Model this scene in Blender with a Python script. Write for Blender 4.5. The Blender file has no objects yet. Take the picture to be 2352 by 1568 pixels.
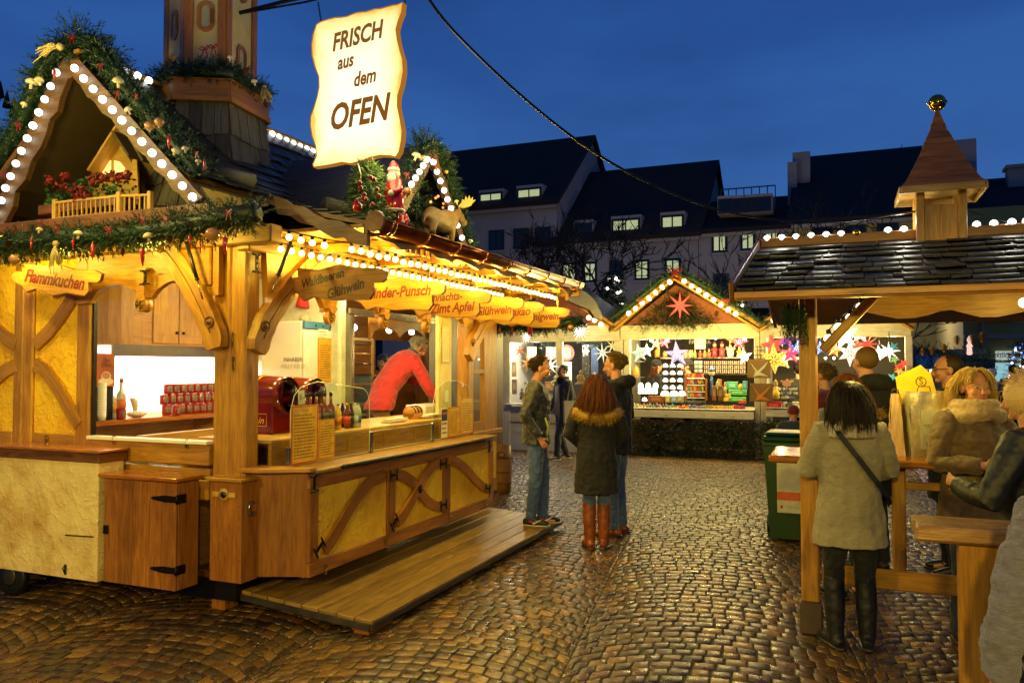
import bpy, bmesh, math, random
from math import sin, cos, tan, pi, radians, sqrt, atan2, exp, floor
from mathutils import Vector, Matrix, noise
random.seed(7)
SC = bpy.context.scene
COL = SC.collection
V = Vector
# ---------------------------------------------------------------- camera model and market grid
FPX = 1828.0; CX = 1175.5; CY = 784.0; PITCH = radians(1.79); EYE = 1.7
def ray(u, v):
 x, y, z = u - CX, FPX, CY - v
 return V((x, y*cos(PITCH) - z*sin(PITCH), y*sin(PITCH) + z*cos(PITCH)))
AZ = radians(22.64)
E1 = V((sin(AZ), cos(AZ), 0)); E2 = V((-cos(AZ), sin(AZ), 0)); O = V((-1.354, 5.3, 0))
ROT = pi/2 - AZ                       # the market's stalls all stand on one grid, turned by this angle
def W(p): return O + E1*p[0] + E2*p[1] + V((0, 0, p[2]))
def L(p):
 d = V(p) - O
 return V((d.dot(E1), d.dot(E2), p[2]))
def hit(u, v, ax, c):
 r = ray(u, v); o = L((0, 0, EYE)); d = V((r.dot(E1), r.dot(E2), r.z))
 t = (c - o[ax])/d[ax]
 return o + d*t
def hX(u, v, c): return hit(u, v, 0, c)
def hY(u, v, c): return hit(u, v, 1, c)
def hZ(u, v, c): return hit(u, v, 2, c)
def GR(u, v, z=0):
 r = ray(u, v); return V((0, 0, EYE)) + r*((z-EYE)/r.z)
def PY(u, v, Y):
 r = ray(u, v); return V((0, 0, EYE)) + r*(Y/r.y)
def rnd(a, b): return random.uniform(a, b)
def lerp(a, b, t): return a + (b-a)*t
def rdir():
 while True:
  v = V((rnd(-1, 1), rnd(-1, 1), rnd(-1, 1)))
  if .1 < v.length < 1: return v.normalized()
# ---------------------------------------------------------------- mesh builder
class MB:
 def __init__(s):
  s.v = []; s.f = []; s.uv = []; s.mi = []; s.sm = []; s.col = []
 def add(s, vs, fs, uvs=None, mat=0, smooth=False, col=None):
  n = len(s.v); s.v.extend([tuple(p) for p in vs])
  if col is None: r = random.random(); col = (r, r, r)
  ou, ov = rnd(0, 50), rnd(0, 50)
  for k, f in enumerate(fs):
   s.f.append([n+i for i in f]); s.mi.append(mat); s.sm.append(smooth); s.col.append(col)
   if uvs: s.uv.append([(a+ou, b+ov) for a, b in uvs[k]])
   else: s.uv.append([(vs[i][0]+vs[i][1]+ou, vs[i][2]+ov) for i in f])
  return s
 def obox(s, c, ax, ay, az, mat=0, col=None, bev=0.0):
  """box by centre and three half-axis vectors; uv u runs along the longest one"""
  c, A = V(c), [V(ax), V(ay), V(az)]
  L_ = [a.length for a in A]; lo = L_.index(max(L_))
  if bev <= 0:
   vs = [c + A[0]*i + A[1]*j + A[2]*k for i in (-1, 1) for j in (-1, 1) for k in (-1, 1)]
   fs = [(0,1,3,2), (4,6,7,5), (0,4,5,1), (2,3,7,6), (0,2,6,4), (1,5,7,3)]
   nf = [0, 0, 1, 1, 2, 2]
   sg = [(i, j, k) for i in (-1, 1) for j in (-1, 1) for k in (-1, 1)]
  else:
   sg = []; vs = []
   idx = {}
   for i in (-1, 1):
    for j in (-1, 1):
     for k in (-1, 1):
      for w in range(3):
       q = [i, j, k]
       p = [q[m]*(1 if m == w else max(0., 1-bev/max(L_[m], 1e-6))) for m in range(3)]
       idx[(i, j, k, w)] = len(vs)
       vs.append(c + A[0]*p[0] + A[1]*p[1] + A[2]*p[2]); sg.append(p)
   fs = []; nf = []
   for w in range(3):
    o = [m for m in range(3) if m != w]
    for sgn in (-1, 1):
     q = []
     for a, b in ((-1, -1), (1, -1), (1, 1), (-1, 1)):
      t = [0, 0, 0]; t[w] = sgn; t[o[0]] = a; t[o[1]] = b
      q.append(idx[(t[0], t[1], t[2], w)])
     fs.append(q); nf.append(w)
    for a in (-1, 1):
     for b in (-1, 1):      # edge along w between faces o0, o1
      t1 = [0, 0, 0]; t1[o[0]] = a; t1[o[1]] = b
      q = []
      for sgn, fw in ((-1, o[0]), (1, o[0]), (1, o[1]), (-1, o[1])):
       t = list(t1); t[w] = sgn; q.append(idx[(t[0], t[1], t[2], fw)])
      fs.append(q); nf.append(o[0])
   for i in (-1, 1):
    for j in (-1, 1):
     for k in (-1, 1):
      fs.append([idx[(i, j, k, 0)], idx[(i, j, k, 1)], idx[(i, j, k, 2)]]); nf.append(0)
   out = []
   for f in fs:
    cc = sum((vs[i] for i in f), V())/len(f); n = (vs[f[1]]-vs[f[0]]).cross(vs[f[2]]-vs[f[0]])
    out.append(list(f) if n.dot(cc-c) > 0 else list(f)[::-1])
   fs = out
  uvs = []
  for f, w in zip(fs, nf):
   o = [m for m in range(3) if m != w]
   if lo in o:
    o.remove(lo); a, b = lo, o[0]
   else: a, b = o
   uvs.append([(sg[i][a]*L_[a], sg[i][b]*L_[b] + w*.37) for i in f])
  return s.add(vs, fs, uvs, mat, False, col)
 def box(s, x0, y0, z0, x1, y1, z1, mat=0, col=None, bev=0.0):
  return s.obox(((x0+x1)/2, (y0+y1)/2, (z0+z1)/2), ((x1-x0)/2, 0, 0), (0, (y1-y0)/2, 0), (0, 0, (z1-z0)/2), mat, col, bev)
 def bar(s, a, b, w, h, up=(0, 0, 1), mat=0, col=None, bev=0.0):
  a, b = V(a), V(b); d = b-a; u = V(up); x = d.cross(u)
  if x.length < 1e-6: x = d.cross(V((1, 0, 0)))
  x.normalize(); z = x.cross(d).normalized()
  return s.obox((a+b)/2, d/2, x*(w/2), z*(h/2), mat, col, bev)
 def tube(s, pts, r, n=8, mat=0, smooth=True, col=None, cap=True, side=None, ry=None):
  """tube through points; r, ry radius or list; side: fixed direction of the first radius"""
  pts = [V(p) for p in pts]; m = len(pts)
  r = r if isinstance(r, (list, tuple)) else [r]*m
  ry = r if ry is None else (ry if isinstance(ry, (list, tuple)) else [ry]*m)
  vs = []; prev = None; ln = 0; lens = []
  for i, p in enumerate(pts):
   t = (pts[min(i+1, m-1)] - pts[max(i-1, 0)])
   if t.length < 1e-9: t = V((0, 0, 1))
   t.normalize()
   if side is not None: a = V(side) - t*t.dot(V(side))
   elif prev is None:
    a = t.cross(V((0, 0, 1)))
    if a.length < .05: a = t.cross(V((1, 0, 0)))
   else: a = prev - t*t.dot(prev)
   a.normalize(); prev = a; b = t.cross(a)
   if i: ln += (p-pts[i-1]).length
   lens.append(ln)
   for k in range(n):
    q = 2*pi*k/n; vs.append(p + a*(cos(q)*r[i]) + b*(sin(q)*ry[i]))
  fs = []; uvs = []
  for i in range(m-1):
   for k in range(n):
    k2 = (k+1) % n
    fs.append((i*n+k, i*n+k2, (i+1)*n+k2, (i+1)*n+k))
    c = 2*pi*max(r[i], 1e-4)/n
    uvs.append([(lens[i], k*c), (lens[i], (k+1)*c), (lens[i+1], (k+1)*c), (lens[i+1], k*c)])
  if cap:
   fs.append(tuple(range(n))[::-1]); uvs.append([(vs[k][0], vs[k][1]) for k in range(n)][::-1])
   fs.append(tuple(range((m-1)*n, m*n))); uvs.append([(vs[k][0], vs[k][1]) for k in range((m-1)*n, m*n)])
  return s.add(vs, fs, uvs, mat, smooth, col)
 def lathe(s, prof, c, n=16, axis=(0, 0, 1), mat=0, smooth=True, col=None, sx=1., sy=1.):
  """profile [(radius, height)] around the axis from point c"""
  c = V(c); ax = V(axis).normalized(); a = ax.cross(V((0, 1, 0)))
  if a.length < .1: a = ax.cross(V((1, 0, 0)))
  a.normalize(); b = ax.cross(a); vs = []; fs = []; uvs = []
  m = len(prof)
  for r, h in prof:
   for k in range(n):
    q = 2*pi*k/n; vs.append(c + ax*h + a*(cos(q)*r*sx) + b*(sin(q)*r*sy))
  for i in range(m-1):
   for k in range(n):
    k2 = (k+1) % n
    fs.append((i*n+k, i*n+k2, (i+1)*n+k2, (i+1)*n+k))
    uvs.append([(prof[i][1], k*.1), (prof[i][1], k*.1+.1), (prof[i+1][1], k*.1+.1), (prof[i+1][1], k*.1)])
  if prof[0][0] > 1e-5: fs.append(tuple(range(n))[::-1]); uvs.append([(vs[k][0], vs[k][1]) for k in range(n)])
  if prof[-1][0] > 1e-5: fs.append(tuple(range((m-1)*n, m*n))); uvs.append([(vs[k][0], vs[k][1]) for k in range(n)])
  return s.add(vs, fs, uvs, mat, smooth, col)
 def ball(s, c, r, n=10, m=7, mat=0, col=None, sc=(1, 1, 1), smooth=True):
  c = V(c); vs = [c + V((0, 0, -r*sc[2]))]; fs = []
  for i in range(1, m):
   t = -pi/2 + pi*i/m
   for k in range(n):
    q = 2*pi*k/n; vs.append(c + V((cos(t)*cos(q)*r*sc[0], cos(t)*sin(q)*r*sc[1], sin(t)*r*sc[2])))
  vs.append(c + V((0, 0, r*sc[2])))
  for k in range(n):
   k2 = (k+1) % n
   fs.append((0, 1+k2, 1+k))
   for i in range(m-2): fs.append((1+i*n+k, 1+i*n+k2, 1+(i+1)*n+k2, 1+(i+1)*n+k))
   fs.append((1+(m-2)*n+k, 1+(m-2)*n+k2, len(vs)-1))
  return s.add(vs, fs, None, mat, smooth, col)
 def prism(s, poly, o, ax, ay, th, mat=0, col=None, side_mat=None, ang=0.0):
  """polygon [(a,b)] in the plane o + a*ax + b*ay, thickness th along ax x ay (centred)"""
  o, ax, ay = V(o), V(ax), V(ay); n = ax.cross(ay).normalized(); m = len(poly)
  ar = sum(poly[i][0]*poly[(i+1) % m][1]-poly[(i+1) % m][0]*poly[i][1] for i in range(m))
  if ar < 0: poly = poly[::-1]
  lo = [o + ax*a + ay*b - n*(th/2) for a, b in poly]; hi = [o + ax*a + ay*b + n*(th/2) for a, b in poly]
  ca, sa = cos(ang), sin(ang)
  u2 = [(a*ca+b*sa, -a*sa+b*ca) for a, b in poly]
  fs = [tuple(range(m))[::-1], tuple(range(m, 2*m))]; uvs = [u2[::-1], list(u2)]
  s.add(lo+hi, fs, uvs, mat, False, col)
  s.mi[-2] = mat
  if side_mat is None: side_mat = mat
  n0 = len(s.v) - 2*m; c_ = s.col[-1]; ou = rnd(0, 30)
  for i in range(m):
   j = (i+1) % m
   s.f.append([n0+i, n0+j, n0+m+j, n0+m+i]); s.mi.append(side_mat); s.sm.append(False); s.col.append(c_)
   l_ = math.hypot(u2[i][0]-u2[j][0], u2[i][1]-u2[j][1])
   s.uv.append([(ou, 0), (ou, l_), (ou+th, l_), (ou+th, 0)] if th > l_ else [(ou, 0), (ou+l_, 0), (ou+l_, th), (ou, th)])
  return s
 def quad(s, a, b, c, d, mat=0, col=None, two=False):
  a, b, c, d = V(a), V(b), V(c), V(d); lu = (b-a).length; lv = (d-a).length
  return s.add([a, b, c, d], [(0, 1, 2, 3)], [[(0, 0), (lu, 0), (lu, lv), (0, lv)]], mat, False, col)
 def tri(s, a, b, c, mat=0, col=None): return s.add([a, b, c], [(0, 1, 2)], None, mat, False, col)
 def ribbon(s, pts, w, up, th=.0, mat=0, col=None):
  """flat strip following points (a stroke): width w in the plane whose normal is `up`, thickness th"""
  pts = [V(p) for p in pts]; up = V(up).normalized(); m = len(pts); A = []; B = []; ln = [0]
  for i, p in enumerate(pts):
   t = (pts[min(i+1, m-1)]-pts[max(i-1, 0)]).normalized(); x = up.cross(t).normalized()
   ww = w[i] if isinstance(w, (list, tuple)) else w
   A.append(p - x*(ww/2)); B.append(p + x*(ww/2))
   if i: ln.append(ln[-1]+(p-pts[i-1]).length)
  h = up*(th/2); vs = []
  for a, b in zip(A, B): vs += [a-h, b-h, b+h, a+h]
  fs = []; uvs = []
  for i in range(m-1):
   for k in range(4):
    k2 = (k+1) % 4; fs.append((i*4+k, i*4+k2, (i+1)*4+k2, (i+1)*4+k))
    y0, y1 = k*.15, k*.15+.12
    uvs.append([(ln[i], y0), (ln[i], y1), (ln[i+1], y1), (ln[i+1], y0)])
  fs += [(3, 2, 1, 0), tuple(range(4*m-4, 4*m))]; uvs += [[(0, 0), (.1, 0), (.1, .1), (0, .1)]]*2
  return s.add(vs, fs, uvs, mat, False, col)
 def merge(s, o, M=None, off=V((0, 0, 0))):
  n = len(s.v)
  s.v.extend([tuple((M @ V(p) if M else V(p)) + off) for p in o.v])
  s.f.extend([[i+n for i in f] for f in o.f]); s.uv.extend(o.uv); s.mi.extend(o.mi); s.sm.extend(o.sm); s.col.extend(o.col)
  return s
 def bounds(s):
  xs = [p[0] for p in s.v]; ys = [p[1] for p in s.v]; zs = [p[2] for p in s.v]
  return V((min(xs), min(ys), min(zs))), V((max(xs), max(ys), max(zs)))
 def mesh(s, name, off=V((0, 0, 0))):
  me = bpy.data.meshes.new(name)
  me.from_pydata([(p[0]-off[0], p[1]-off[1], p[2]-off[2]) for p in s.v], [], s.f)
  me.polygons.foreach_set('material_index', s.mi); me.polygons.foreach_set('use_smooth', s.sm)
  uvl = me.uv_layers.new(name='UVMap'); flat = [c for fu in s.uv for uv in fu for c in uv]
  uvl.data.foreach_set('uv', flat)
  ca = me.color_attributes.new(name='Col', type='FLOAT_COLOR', domain='CORNER')
  cf = []
  for f, c in zip(s.f, s.col): cf.extend((c[0], c[1], c[2], 1.0)*len(f))
  ca.data.foreach_set('color', cf)
  me.update()
  return me
# ---------------------------------------------------------------- objects
OFF = {}
def _tag(o, label, cat, group, kind=None):
 if label: o['label'] = label
 if cat: o['category'] = cat
 if group: o['group'] = group
 if kind: o['kind'] = kind
def thing(name, label, cat, at, group=None, world=False, rz=None):
 o = bpy.data.objects.new(name, None); COL.objects.link(o); o.empty_display_size = .1
 at = V(at); o.location = at if world else W(at)
 o.rotation_euler = (0, 0, (0 if world else ROT) if rz is None else rz)
 _tag(o, label, cat, group); OFF[o.name] = V((0, 0, 0)) if world else at
 return o
def _mats(o, m):
 for x in (m if isinstance(m, (list, tuple)) else [m]): o.data.materials.append(x)
def part(par, name, mb, m, label=None):
 off = OFF[par.name]
 o = bpy.data.objects.new(name, mb.mesh(name, off)); COL.objects.link(o); o.parent = par
 _mats(o, m); OFF[o.name] = off
 if label: o['label'] = label
 return o
def solo(name, label, cat, mb, m, group=None, world=False, kind=None):
 lo, hi = mb.bounds(); at = V(((lo.x+hi.x)/2, (lo.y+hi.y)/2, lo.z))
 o = bpy.data.objects.new(name, mb.mesh(name, at)); COL.objects.link(o); _mats(o, m)
 o.location = at if world else W(at); o.rotation_euler = (0, 0, 0 if world else ROT)
 _tag(o, label, cat, group, kind); OFF[o.name] = at
 return o
def struct(name, mb, m, world=True, kind='structure'):
 o = bpy.data.objects.new(name, mb.mesh(name)); COL.objects.link(o); _mats(o, m)
 if not world: o.location = O; o.rotation_euler = (0, 0, ROT)
 o['kind'] = kind; return o
def subpart(par, name, src, at):
 """a copy of part object src (sharing its mesh) placed at local point `at` under par"""
 c = src.copy(); COL.objects.link(c); c.parent = par; c.name = name; c.location = V(at); return c
def kids(o): return [c for c in KID.get(o.name, [])]
def copy_thing(src, at, label, rz=0.0, group=None, sc=None, world=False):
 c = src.copy(); COL.objects.link(c); c.location = V(at) if world else W(at)
 c.rotation_euler = (src.rotation_euler[0], src.rotation_euler[1], src.rotation_euler[2]+rz); c['label'] = label
 if group: c['group'] = group
 if sc: c.scale = (sc, sc, sc) if not isinstance(sc, tuple) else sc
 for ch in src.children:
  d = ch.copy(); COL.objects.link(d); d.parent = c
  for g in ch.children:
   e = g.copy(); COL.objects.link(e); e.parent = d
 return c
# ---------------------------------------------------------------- materials
class NT:
 def __init__(s, name):
  s.m = bpy.data.materials.new(name); s.m.use_nodes = True; s.t = s.m.node_tree; s.n = s.t.nodes; s.l = s.t.links
  s.b = s.n.get('Principled BSDF'); s.out = s.n.get('Material Output')
 def new(s, t, **k):
  n = s.n.new(t)
  for a, b in k.items():
   if a.startswith('_'): n.inputs[int(a[1:]) if a[1:].isdigit() else a[1:]].default_value = b
   else: setattr(n, a, b)
  return n
 def link(s, a, b): s.l.new(a, b)
 def coord(s, kind='Object', sc=(1, 1, 1)):
  if kind == 'UV': c = s.new('ShaderNodeUVMap'); o = c.outputs[0]
  elif kind == 'World': c = s.new('ShaderNodeNewGeometry'); o = c.outputs['Position']
  else: c = s.new('ShaderNodeTexCoord'); o = c.outputs[kind]
  mp = s.new('ShaderNodeMapping'); mp.inputs['Scale'].default_value = sc; s.link(o, mp.inputs[0]); return mp.outputs[0]
 def noise(s, co, scale, detail=4, rough=.55, dist=0.):
  n = s.new('ShaderNodeTexNoise'); n.inputs['Scale'].default_value = scale; n.inputs['Detail'].default_value = detail
  n.inputs['Roughness'].default_value = rough; n.inputs['Distortion'].default_value = dist; s.link(co, n.inputs['Vector']); return n.outputs[0]
 def ramp(s, x, stops):
  r = s.new('ShaderNodeValToRGB'); s.link(x, r.inputs[0]); e = r.color_ramp.elements
  while len(e) < len(stops): e.new(.5)
  for k, (p, c) in enumerate(stops):
   e[k].position = p; e[k].color = (c, c, c, 1) if not isinstance(c, (tuple, list)) else (c[0], c[1], c[2], 1)
  return r.outputs[0]
 def mix(s, a, b, f, mode='MIX'):
  n = s.new('ShaderNodeMix', data_type='RGBA', blend_type=mode)
  for x, i in ((a, 6), (b, 7)):
   if isinstance(x, (tuple, list)): n.inputs[i].default_value = (x[0], x[1], x[2], 1)
   else: s.link(x, n.inputs[i])
  if isinstance(f, (int, float)): n.inputs[0].default_value = f
  else: s.link(f, n.inputs[0])
  return n.outputs[2]
 def math(s, op, a, b=None, c=None):
  n = s.new('ShaderNodeMath', operation=op)
  for i, x in enumerate((a, b, c)):
   if x is None: continue
   if isinstance(x, (int, float)): n.inputs[i].default_value = x
   else: s.link(x, n.inputs[i])
  return n.outputs[0]
 def bump(s, h, strength, dist=.01):
  n = s.new('ShaderNodeBump'); n.inputs['Strength'].default_value = strength; n.inputs['Distance'].default_value = dist
  s.link(h, n.inputs['Height']); s.link(n.outputs[0], s.b.inputs['Normal']); return n
 def attr(s): n = s.new('ShaderNodeAttribute', attribute_name='Col'); return n.outputs['Color']
 def set(s, **k):
  for a, v in k.items():
   i = s.b.inputs[a.replace('_', ' ')]
   if isinstance(v, (int, float)): i.default_value = v
   elif isinstance(v, (tuple, list)): i.default_value = (v[0], v[1], v[2], 1) if len(v) == 3 and i.type == 'RGBA' else v
   else: s.link(v, i)
  return s
def c3(h, k=1.0):
 """sRGB hex to linear"""
 f = lambda x: (x/12.92 if x <= .04045 else ((x+.055)/1.055)**2.4)*k
 return tuple(f(int(h[i:i+2], 16)/255) for i in (0, 2, 4))
def m_wood(name, c1, c2, rough=.42, knots=.5, vary=.3, coat=0., bump=.25, gs=1.0):
 t = NT(name); co = t.coord('UV', (1.3*gs, 11*gs, 1))
 g = t.noise(co, 2.2, 5, .6, 1.2)
 col = t.mix(c1, c2, t.ramp(g, [(.33, 0.), (.68, 1.)]))
 co2 = t.coord('UV', (3*gs, 90*gs, 1)); f = t.noise(co2, 1.6, 3, .6)
 col = t.mix(col, t.ramp(f, [(.3, .62), (.6, 1.)]), .55, 'MULTIPLY')
 if knots:
  vo = t.new('ShaderNodeTexVoronoi'); vo.inputs['Scale'].default_value = 1.0
  t.link(t.coord('UV', (1.5*gs, 5*gs, 1)), vo.inputs['Vector'])
  k = t.ramp(vo.outputs['Distance'], [(.05, 1.), (.13, 0.)])
  col = t.mix(col, (c2[0]*.25, c2[1]*.2, c2[2]*.15), t.math('MULTIPLY', k, knots))
 col = t.mix(col, t.ramp(t.attr(), [(0., 1-vary), (1., 1.)]), 1., 'MULTIPLY')
 dn = t.noise(t.coord('World', (1, 1, 1)), 2.7, 5, .6)      # dirt and weathering of its own shape
 col = t.mix(col, t.ramp(dn, [(.35, .72), (.62, 1.)]), .7, 'MULTIPLY')
 t.set(Base_Color=col, Roughness=t.ramp(f, [(.2, rough+.15), (.8, max(.08, rough-.08))]), Coat_Weight=coat, Coat_Roughness=.15)
 t.bump(t.math('ADD', f, t.math('MULTIPLY', g, .8)), bump, .004); return t.m
def m_plain(name, c, rough=.5, metal=0., vary=0., ns=8., namt=.15, bump=0., bs=60., coat=0., spec=None, trans=0.):
 t = NT(name); co = t.coord('Object'); n = t.noise(co, ns, 5, .6)
 col = t.mix(c, tuple(x*(1-namt*2) for x in c), t.ramp(n, [(.3, 0.), (.7, 1.)]))
 if vary: col = t.mix(col, t.ramp(t.attr(), [(0., 1-vary), (1., 1.)]), 1., 'MULTIPLY')
 t.set(Base_Color=col, Roughness=rough, Metallic=metal, Coat_Weight=coat)
 if spec is not None: t.b.inputs['Specular IOR Level'].default_value = spec
 if bump: t.bump(t.noise(co, bs, 5, .65), bump, .006)
 return t.m
def m_vcol(name, rough=.5, metal=0., ns=14., namt=.25, bump=.15, bs=80., sat=1., coat=0., stretch=(1, 1, 1), bd=.004):
 """paint whose colour is stored per piece"""
 t = NT(name); co = t.coord('Object', stretch); n = t.noise(co, ns, 5, .6)
 col = t.mix(t.attr(), t.ramp(n, [(.3, 1-namt), (.7, 1.)]), 1., 'MULTIPLY')
 t.set(Base_Color=col, Roughness=rough, Metallic=metal, Coat_Weight=coat)
 if bump: t.bump(t.noise(co, bs, 5, .65), bump, bd)
 return t.m
def m_emit(name, c, s, nolight=False, mottled=0.):
 t = NT(name); t.n.remove(t.b); e = t.new('ShaderNodeEmission'); e.inputs[1].default_value = s; e.inputs[0].default_value = (c[0], c[1], c[2], 1)
 if mottled:
  n = t.noise(t.coord('Object'), 9, 4); t.link(t.mix(c, tuple(x*(1-mottled) for x in c), n), e.inputs[0])
 t.link(e.outputs[0], t.out.inputs[0])
 if nolight: t.m.cycles.emission_sampling = 'NONE'
 return t.m
def m_vglow(name, s, nolight=True):
 """translucent lit paper or glass: colour stored per piece, glowing from the lamp inside"""
 t = NT(name); a = t.attr(); n = t.noise(t.coord('Object'), 25, 4)
 col = t.mix(a, t.ramp(n, [(.3, .6), (.7, 1.)]), 1., 'MULTIPLY')
 t.set(Base_Color=t.mix(col, (0, 0, 0), .7), Roughness=.6, Emission_Color=col, Emission_Strength=s)
 if nolight: t.m.cycles.emission_sampling = 'NONE'
 return t.m
def m_glass(name, tint=(1, 1, 1), refl=1.0):
 t = NT(name); t.n.remove(t.b); tr = t.new('ShaderNodeBsdfTransparent'); tr.inputs[0].default_value = (*tint, 1)
 gl = t.new('ShaderNodeBsdfGlossy'); gl.inputs['Roughness'].default_value = .02
 fr = t.new('ShaderNodeLayerWeight'); fr.inputs[0].default_value = .5
 f = t.math('MULTIPLY_ADD', t.math('POWER', fr.outputs[1], 5.), .5*refl, .045*refl)
 mx = t.new('ShaderNodeMixShader'); t.link(f, mx.inputs[0]); t.link(tr.outputs[0], mx.inputs[1]); t.link(gl.outputs[0], mx.inputs[2])
 t.link(mx.outputs[0], t.out.inputs[0]); return t.m
def m_fabric(name, c, c2=None, rough=.85, ns=30., bump=.3, bs=220., sheen=.3, stretch=(1, 1, 1), amt=1.0):
 t = NT(name); co = t.coord('Object', stretch); n = t.noise(co, ns, 6, .7); c2 = c2 or tuple(x*.55 for x in c)
 col = t.mix(c, c2, t.math('MULTIPLY', t.ramp(n, [(.3, 0.), (.8, 1.)]), amt*.7))
 col = t.mix(col, t.ramp(t.noise(co, 3.5, 3), [(.3, .75), (.7, 1.)]), .8, 'MULTIPLY')
 t.set(Base_Color=col, Roughness=rough, Sheen_Weight=sheen)
 t.bump(t.math('ADD', t.noise(co, bs, 4, .6), t.math('MULTIPLY', t.noise(co, 14, 3, .5, .6), 1.5)), bump, .006); return t.m
M = {}
M['pine'] = m_wood('pine_varnished', c3('CC9632'), c3('A06A1E'), .38, .6, .25)
M['pine_light'] = m_wood('pine_light', c3('DEB45C'), c3('C2903A'), .45, .6, .15)
M['pine_dark'] = m_wood('pine_stained', c3('8E581C'), c3('60380C'), .38, .6, .3)
M['red_wood'] = m_wood('red_brown_wood', c3('BC7A2A'), c3('8C5216'), .33, .7, .3)
M['counter_top'] = m_wood('lacquered_top', c3('C47A1E'), c3('90500E'), .22, .3, .2, coat=.5)
M['deck'] = m_wood('deck_boards', c3('BE9648'), c3('80602A'), .38, .35, .35, bump=.5)
M['cream_wood'] = m_wood('cream_board', c3('EBDCA8'), c3('D6BE80'), .5, .3, .1)
M['white_wood'] = m_wood('white_painted_board', c3('D9D2C4'), c3('BEB4A2'), .5, 0, .12, bump=.15)
M['grey_wood'] = m_wood('weathered_shingle', c3('7A7260'), c3('48402F'), .62, .2, .55, bump=.7)
M['slate'] = m_wood('wet_dark_shingle', c3('33343A'), c3('191A1E'), .38, 0, .5, bump=.5)
M['copper'] = m_plain('copper_gutter', c3('8A4A22'), .28, .9, .1, 6, .25, .1)
M['zinc'] = m_plain('dull_zinc', c3('6B6455'), .4, .8, .1, 6, .3)
M['iron'] = m_plain('black_iron', c3('1E1B18'), .4, .6, 0, 9, .2, .3, 150)
M['brass'] = m_plain('brass', c3('B8923C'), .28, .95, 0, 20, .2)
M['gold'] = m_plain('gold_ball', c3('C79A34'), .16, 1., 0, 3, .1)
M['steel'] = m_plain('brushed_steel', c3('9C9A92'), .25, .95, 0, 4, .15)
M['glass'] = m_glass('clear_glass')
M['glass2'] = m_glass('guard_glass', (.93, .97, .94), 1.3)
M['white'] = m_plain('white_paint', c3('E8E6DF'), .35, 0, .1, 3, .05)
M['black'] = m_plain('black_plastic', c3('141414'), .4, 0, 0, 5, .1)
M['paper'] = m_plain('paper_white', c3('E6DFC8'), .7, 0, .1, 10, .05)
M['col'] = m_vcol('painted_colour', .45)
M['gloss'] = m_vcol('glossy_colour', .14, coat=.4, bump=.03)
M['matcol'] = m_vcol('matt_colour', .8, bump=.3)
M['clothcol'] = m_vcol('cloth_colour', .85, ns=30, bump=.5, bs=90)
def m_stucco(name, c, c2, rough=.8, bump=.9, bs=28.):
 t = NT(name); co = t.coord('Object'); n = t.noise(co, 3.2, 6, .6, .3)
 col = t.mix(c, c2, t.ramp(n, [(.42, 0.), (.72, 1.)]))
 st = t.noise(t.coord('Object', (1, 1, .35)), 9, 4); col = t.mix(col, t.ramp(st, [(.3, .8), (.6, 1.)]), .6, 'MULTIPLY')
 h = t.math('ADD', t.noise(co, bs, 7, .65, .2), t.math('MULTIPLY', t.ramp(t.noise(co, bs*.6, 4, .6, .4), [(.5, 0.), (.66, 1.)]), .6))
 t.set(Base_Color=col, Roughness=rough); t.bump(h, bump, .012); return t.m
M['stucco'] = m_stucco('yellow_stucco', c3('F2C42A'), c3('D89A1C'))
M['plaster'] = m_stucco('cream_plaster', c3('EAD288'), c3('C09038'), .7, .6, 24.)
M['chimney_paint'] = m_stucco('chimney_plaster', c3('CDBE96'), c3('BFA468'), .8, .2)
def m_fir(name, c1, c2):
 t = NT(name); col = t.mix(c1, c2, t.attr()); n = t.noise(t.coord('World'), 6, 3)
 col = t.mix(col, t.ramp(n, [(.3, .5), (.7, 1.)]), .8, 'MULTIPLY'); t.set(Base_Color=col, Roughness=.5); return t.m
M['fir'] = m_fir('fir_needles', c3('16301A'), c3('38542A'))
M['fir_dark'] = m_fir('fir_needles_dark', c3('121F16'), c3('283C22'))
M['bark'] = m_plain('bark', c3('4A3A2A'), .85, 0, .2, 12, .3, .8, 40)
def m_bulb(name, c, s):
 m = m_emit(name, c, s, True); nt = m.node_tree; oi = nt.nodes.new('ShaderNodeObjectInfo'); mr = nt.nodes.new('ShaderNodeMapRange')
 mr.inputs[3].default_value = s*.45; mr.inputs[4].default_value = s*1.3; e = [n for n in nt.nodes if n.type == 'EMISSION'][0]
 nt.links.new(oi.outputs['Random'], mr.inputs[0]); nt.links.new(mr.outputs[0], e.inputs[1]); return m
M['bulb_cool'] = m_bulb('bulb_cool_white', (.97, 1., .86), 3.6)
M['bulb_warm'] = m_bulb('bulb_warm', (1., .82, .34), 4.5)
M['bulb_star'] = m_bulb('bulb_tiny', (1., .93, .7), 9)
# ---------------------------------------------------------------- writing
def text_mb(body, size, o, ax, ay, shear=0., bold=0., sx=1., th=.002, col=(.3, .02, .01), mat=0, align='CENTER', space=1.0, mb=None):
 cu = bpy.data.curves.new('t', 'FONT'); cu.body = body; cu.size = size; cu.shear = shear; cu.offset = bold*size; cu.extrude = 0
 cu.align_x = align; cu.align_y = 'CENTER'; cu.resolution_u = 3; cu.space_character = space
 ob = bpy.data.objects.new('t', cu); me = ob.to_mesh()
 mb = mb or MB(); ax, ay = V(ax).normalized(), V(ay).normalized(); n = ax.cross(ay); o = V(o)
 vs = [o + ax*(p.co.x*sx) + ay*p.co.y + n*th for p in me.vertices]
 fs = [tuple(p.vertices) for p in me.polygons]
 if fs: mb.add(vs, fs, None, mat, False, col)
 ob.to_mesh_clear(); bpy.data.objects.remove(ob); bpy.data.curves.remove(cu)
 return mb
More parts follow.
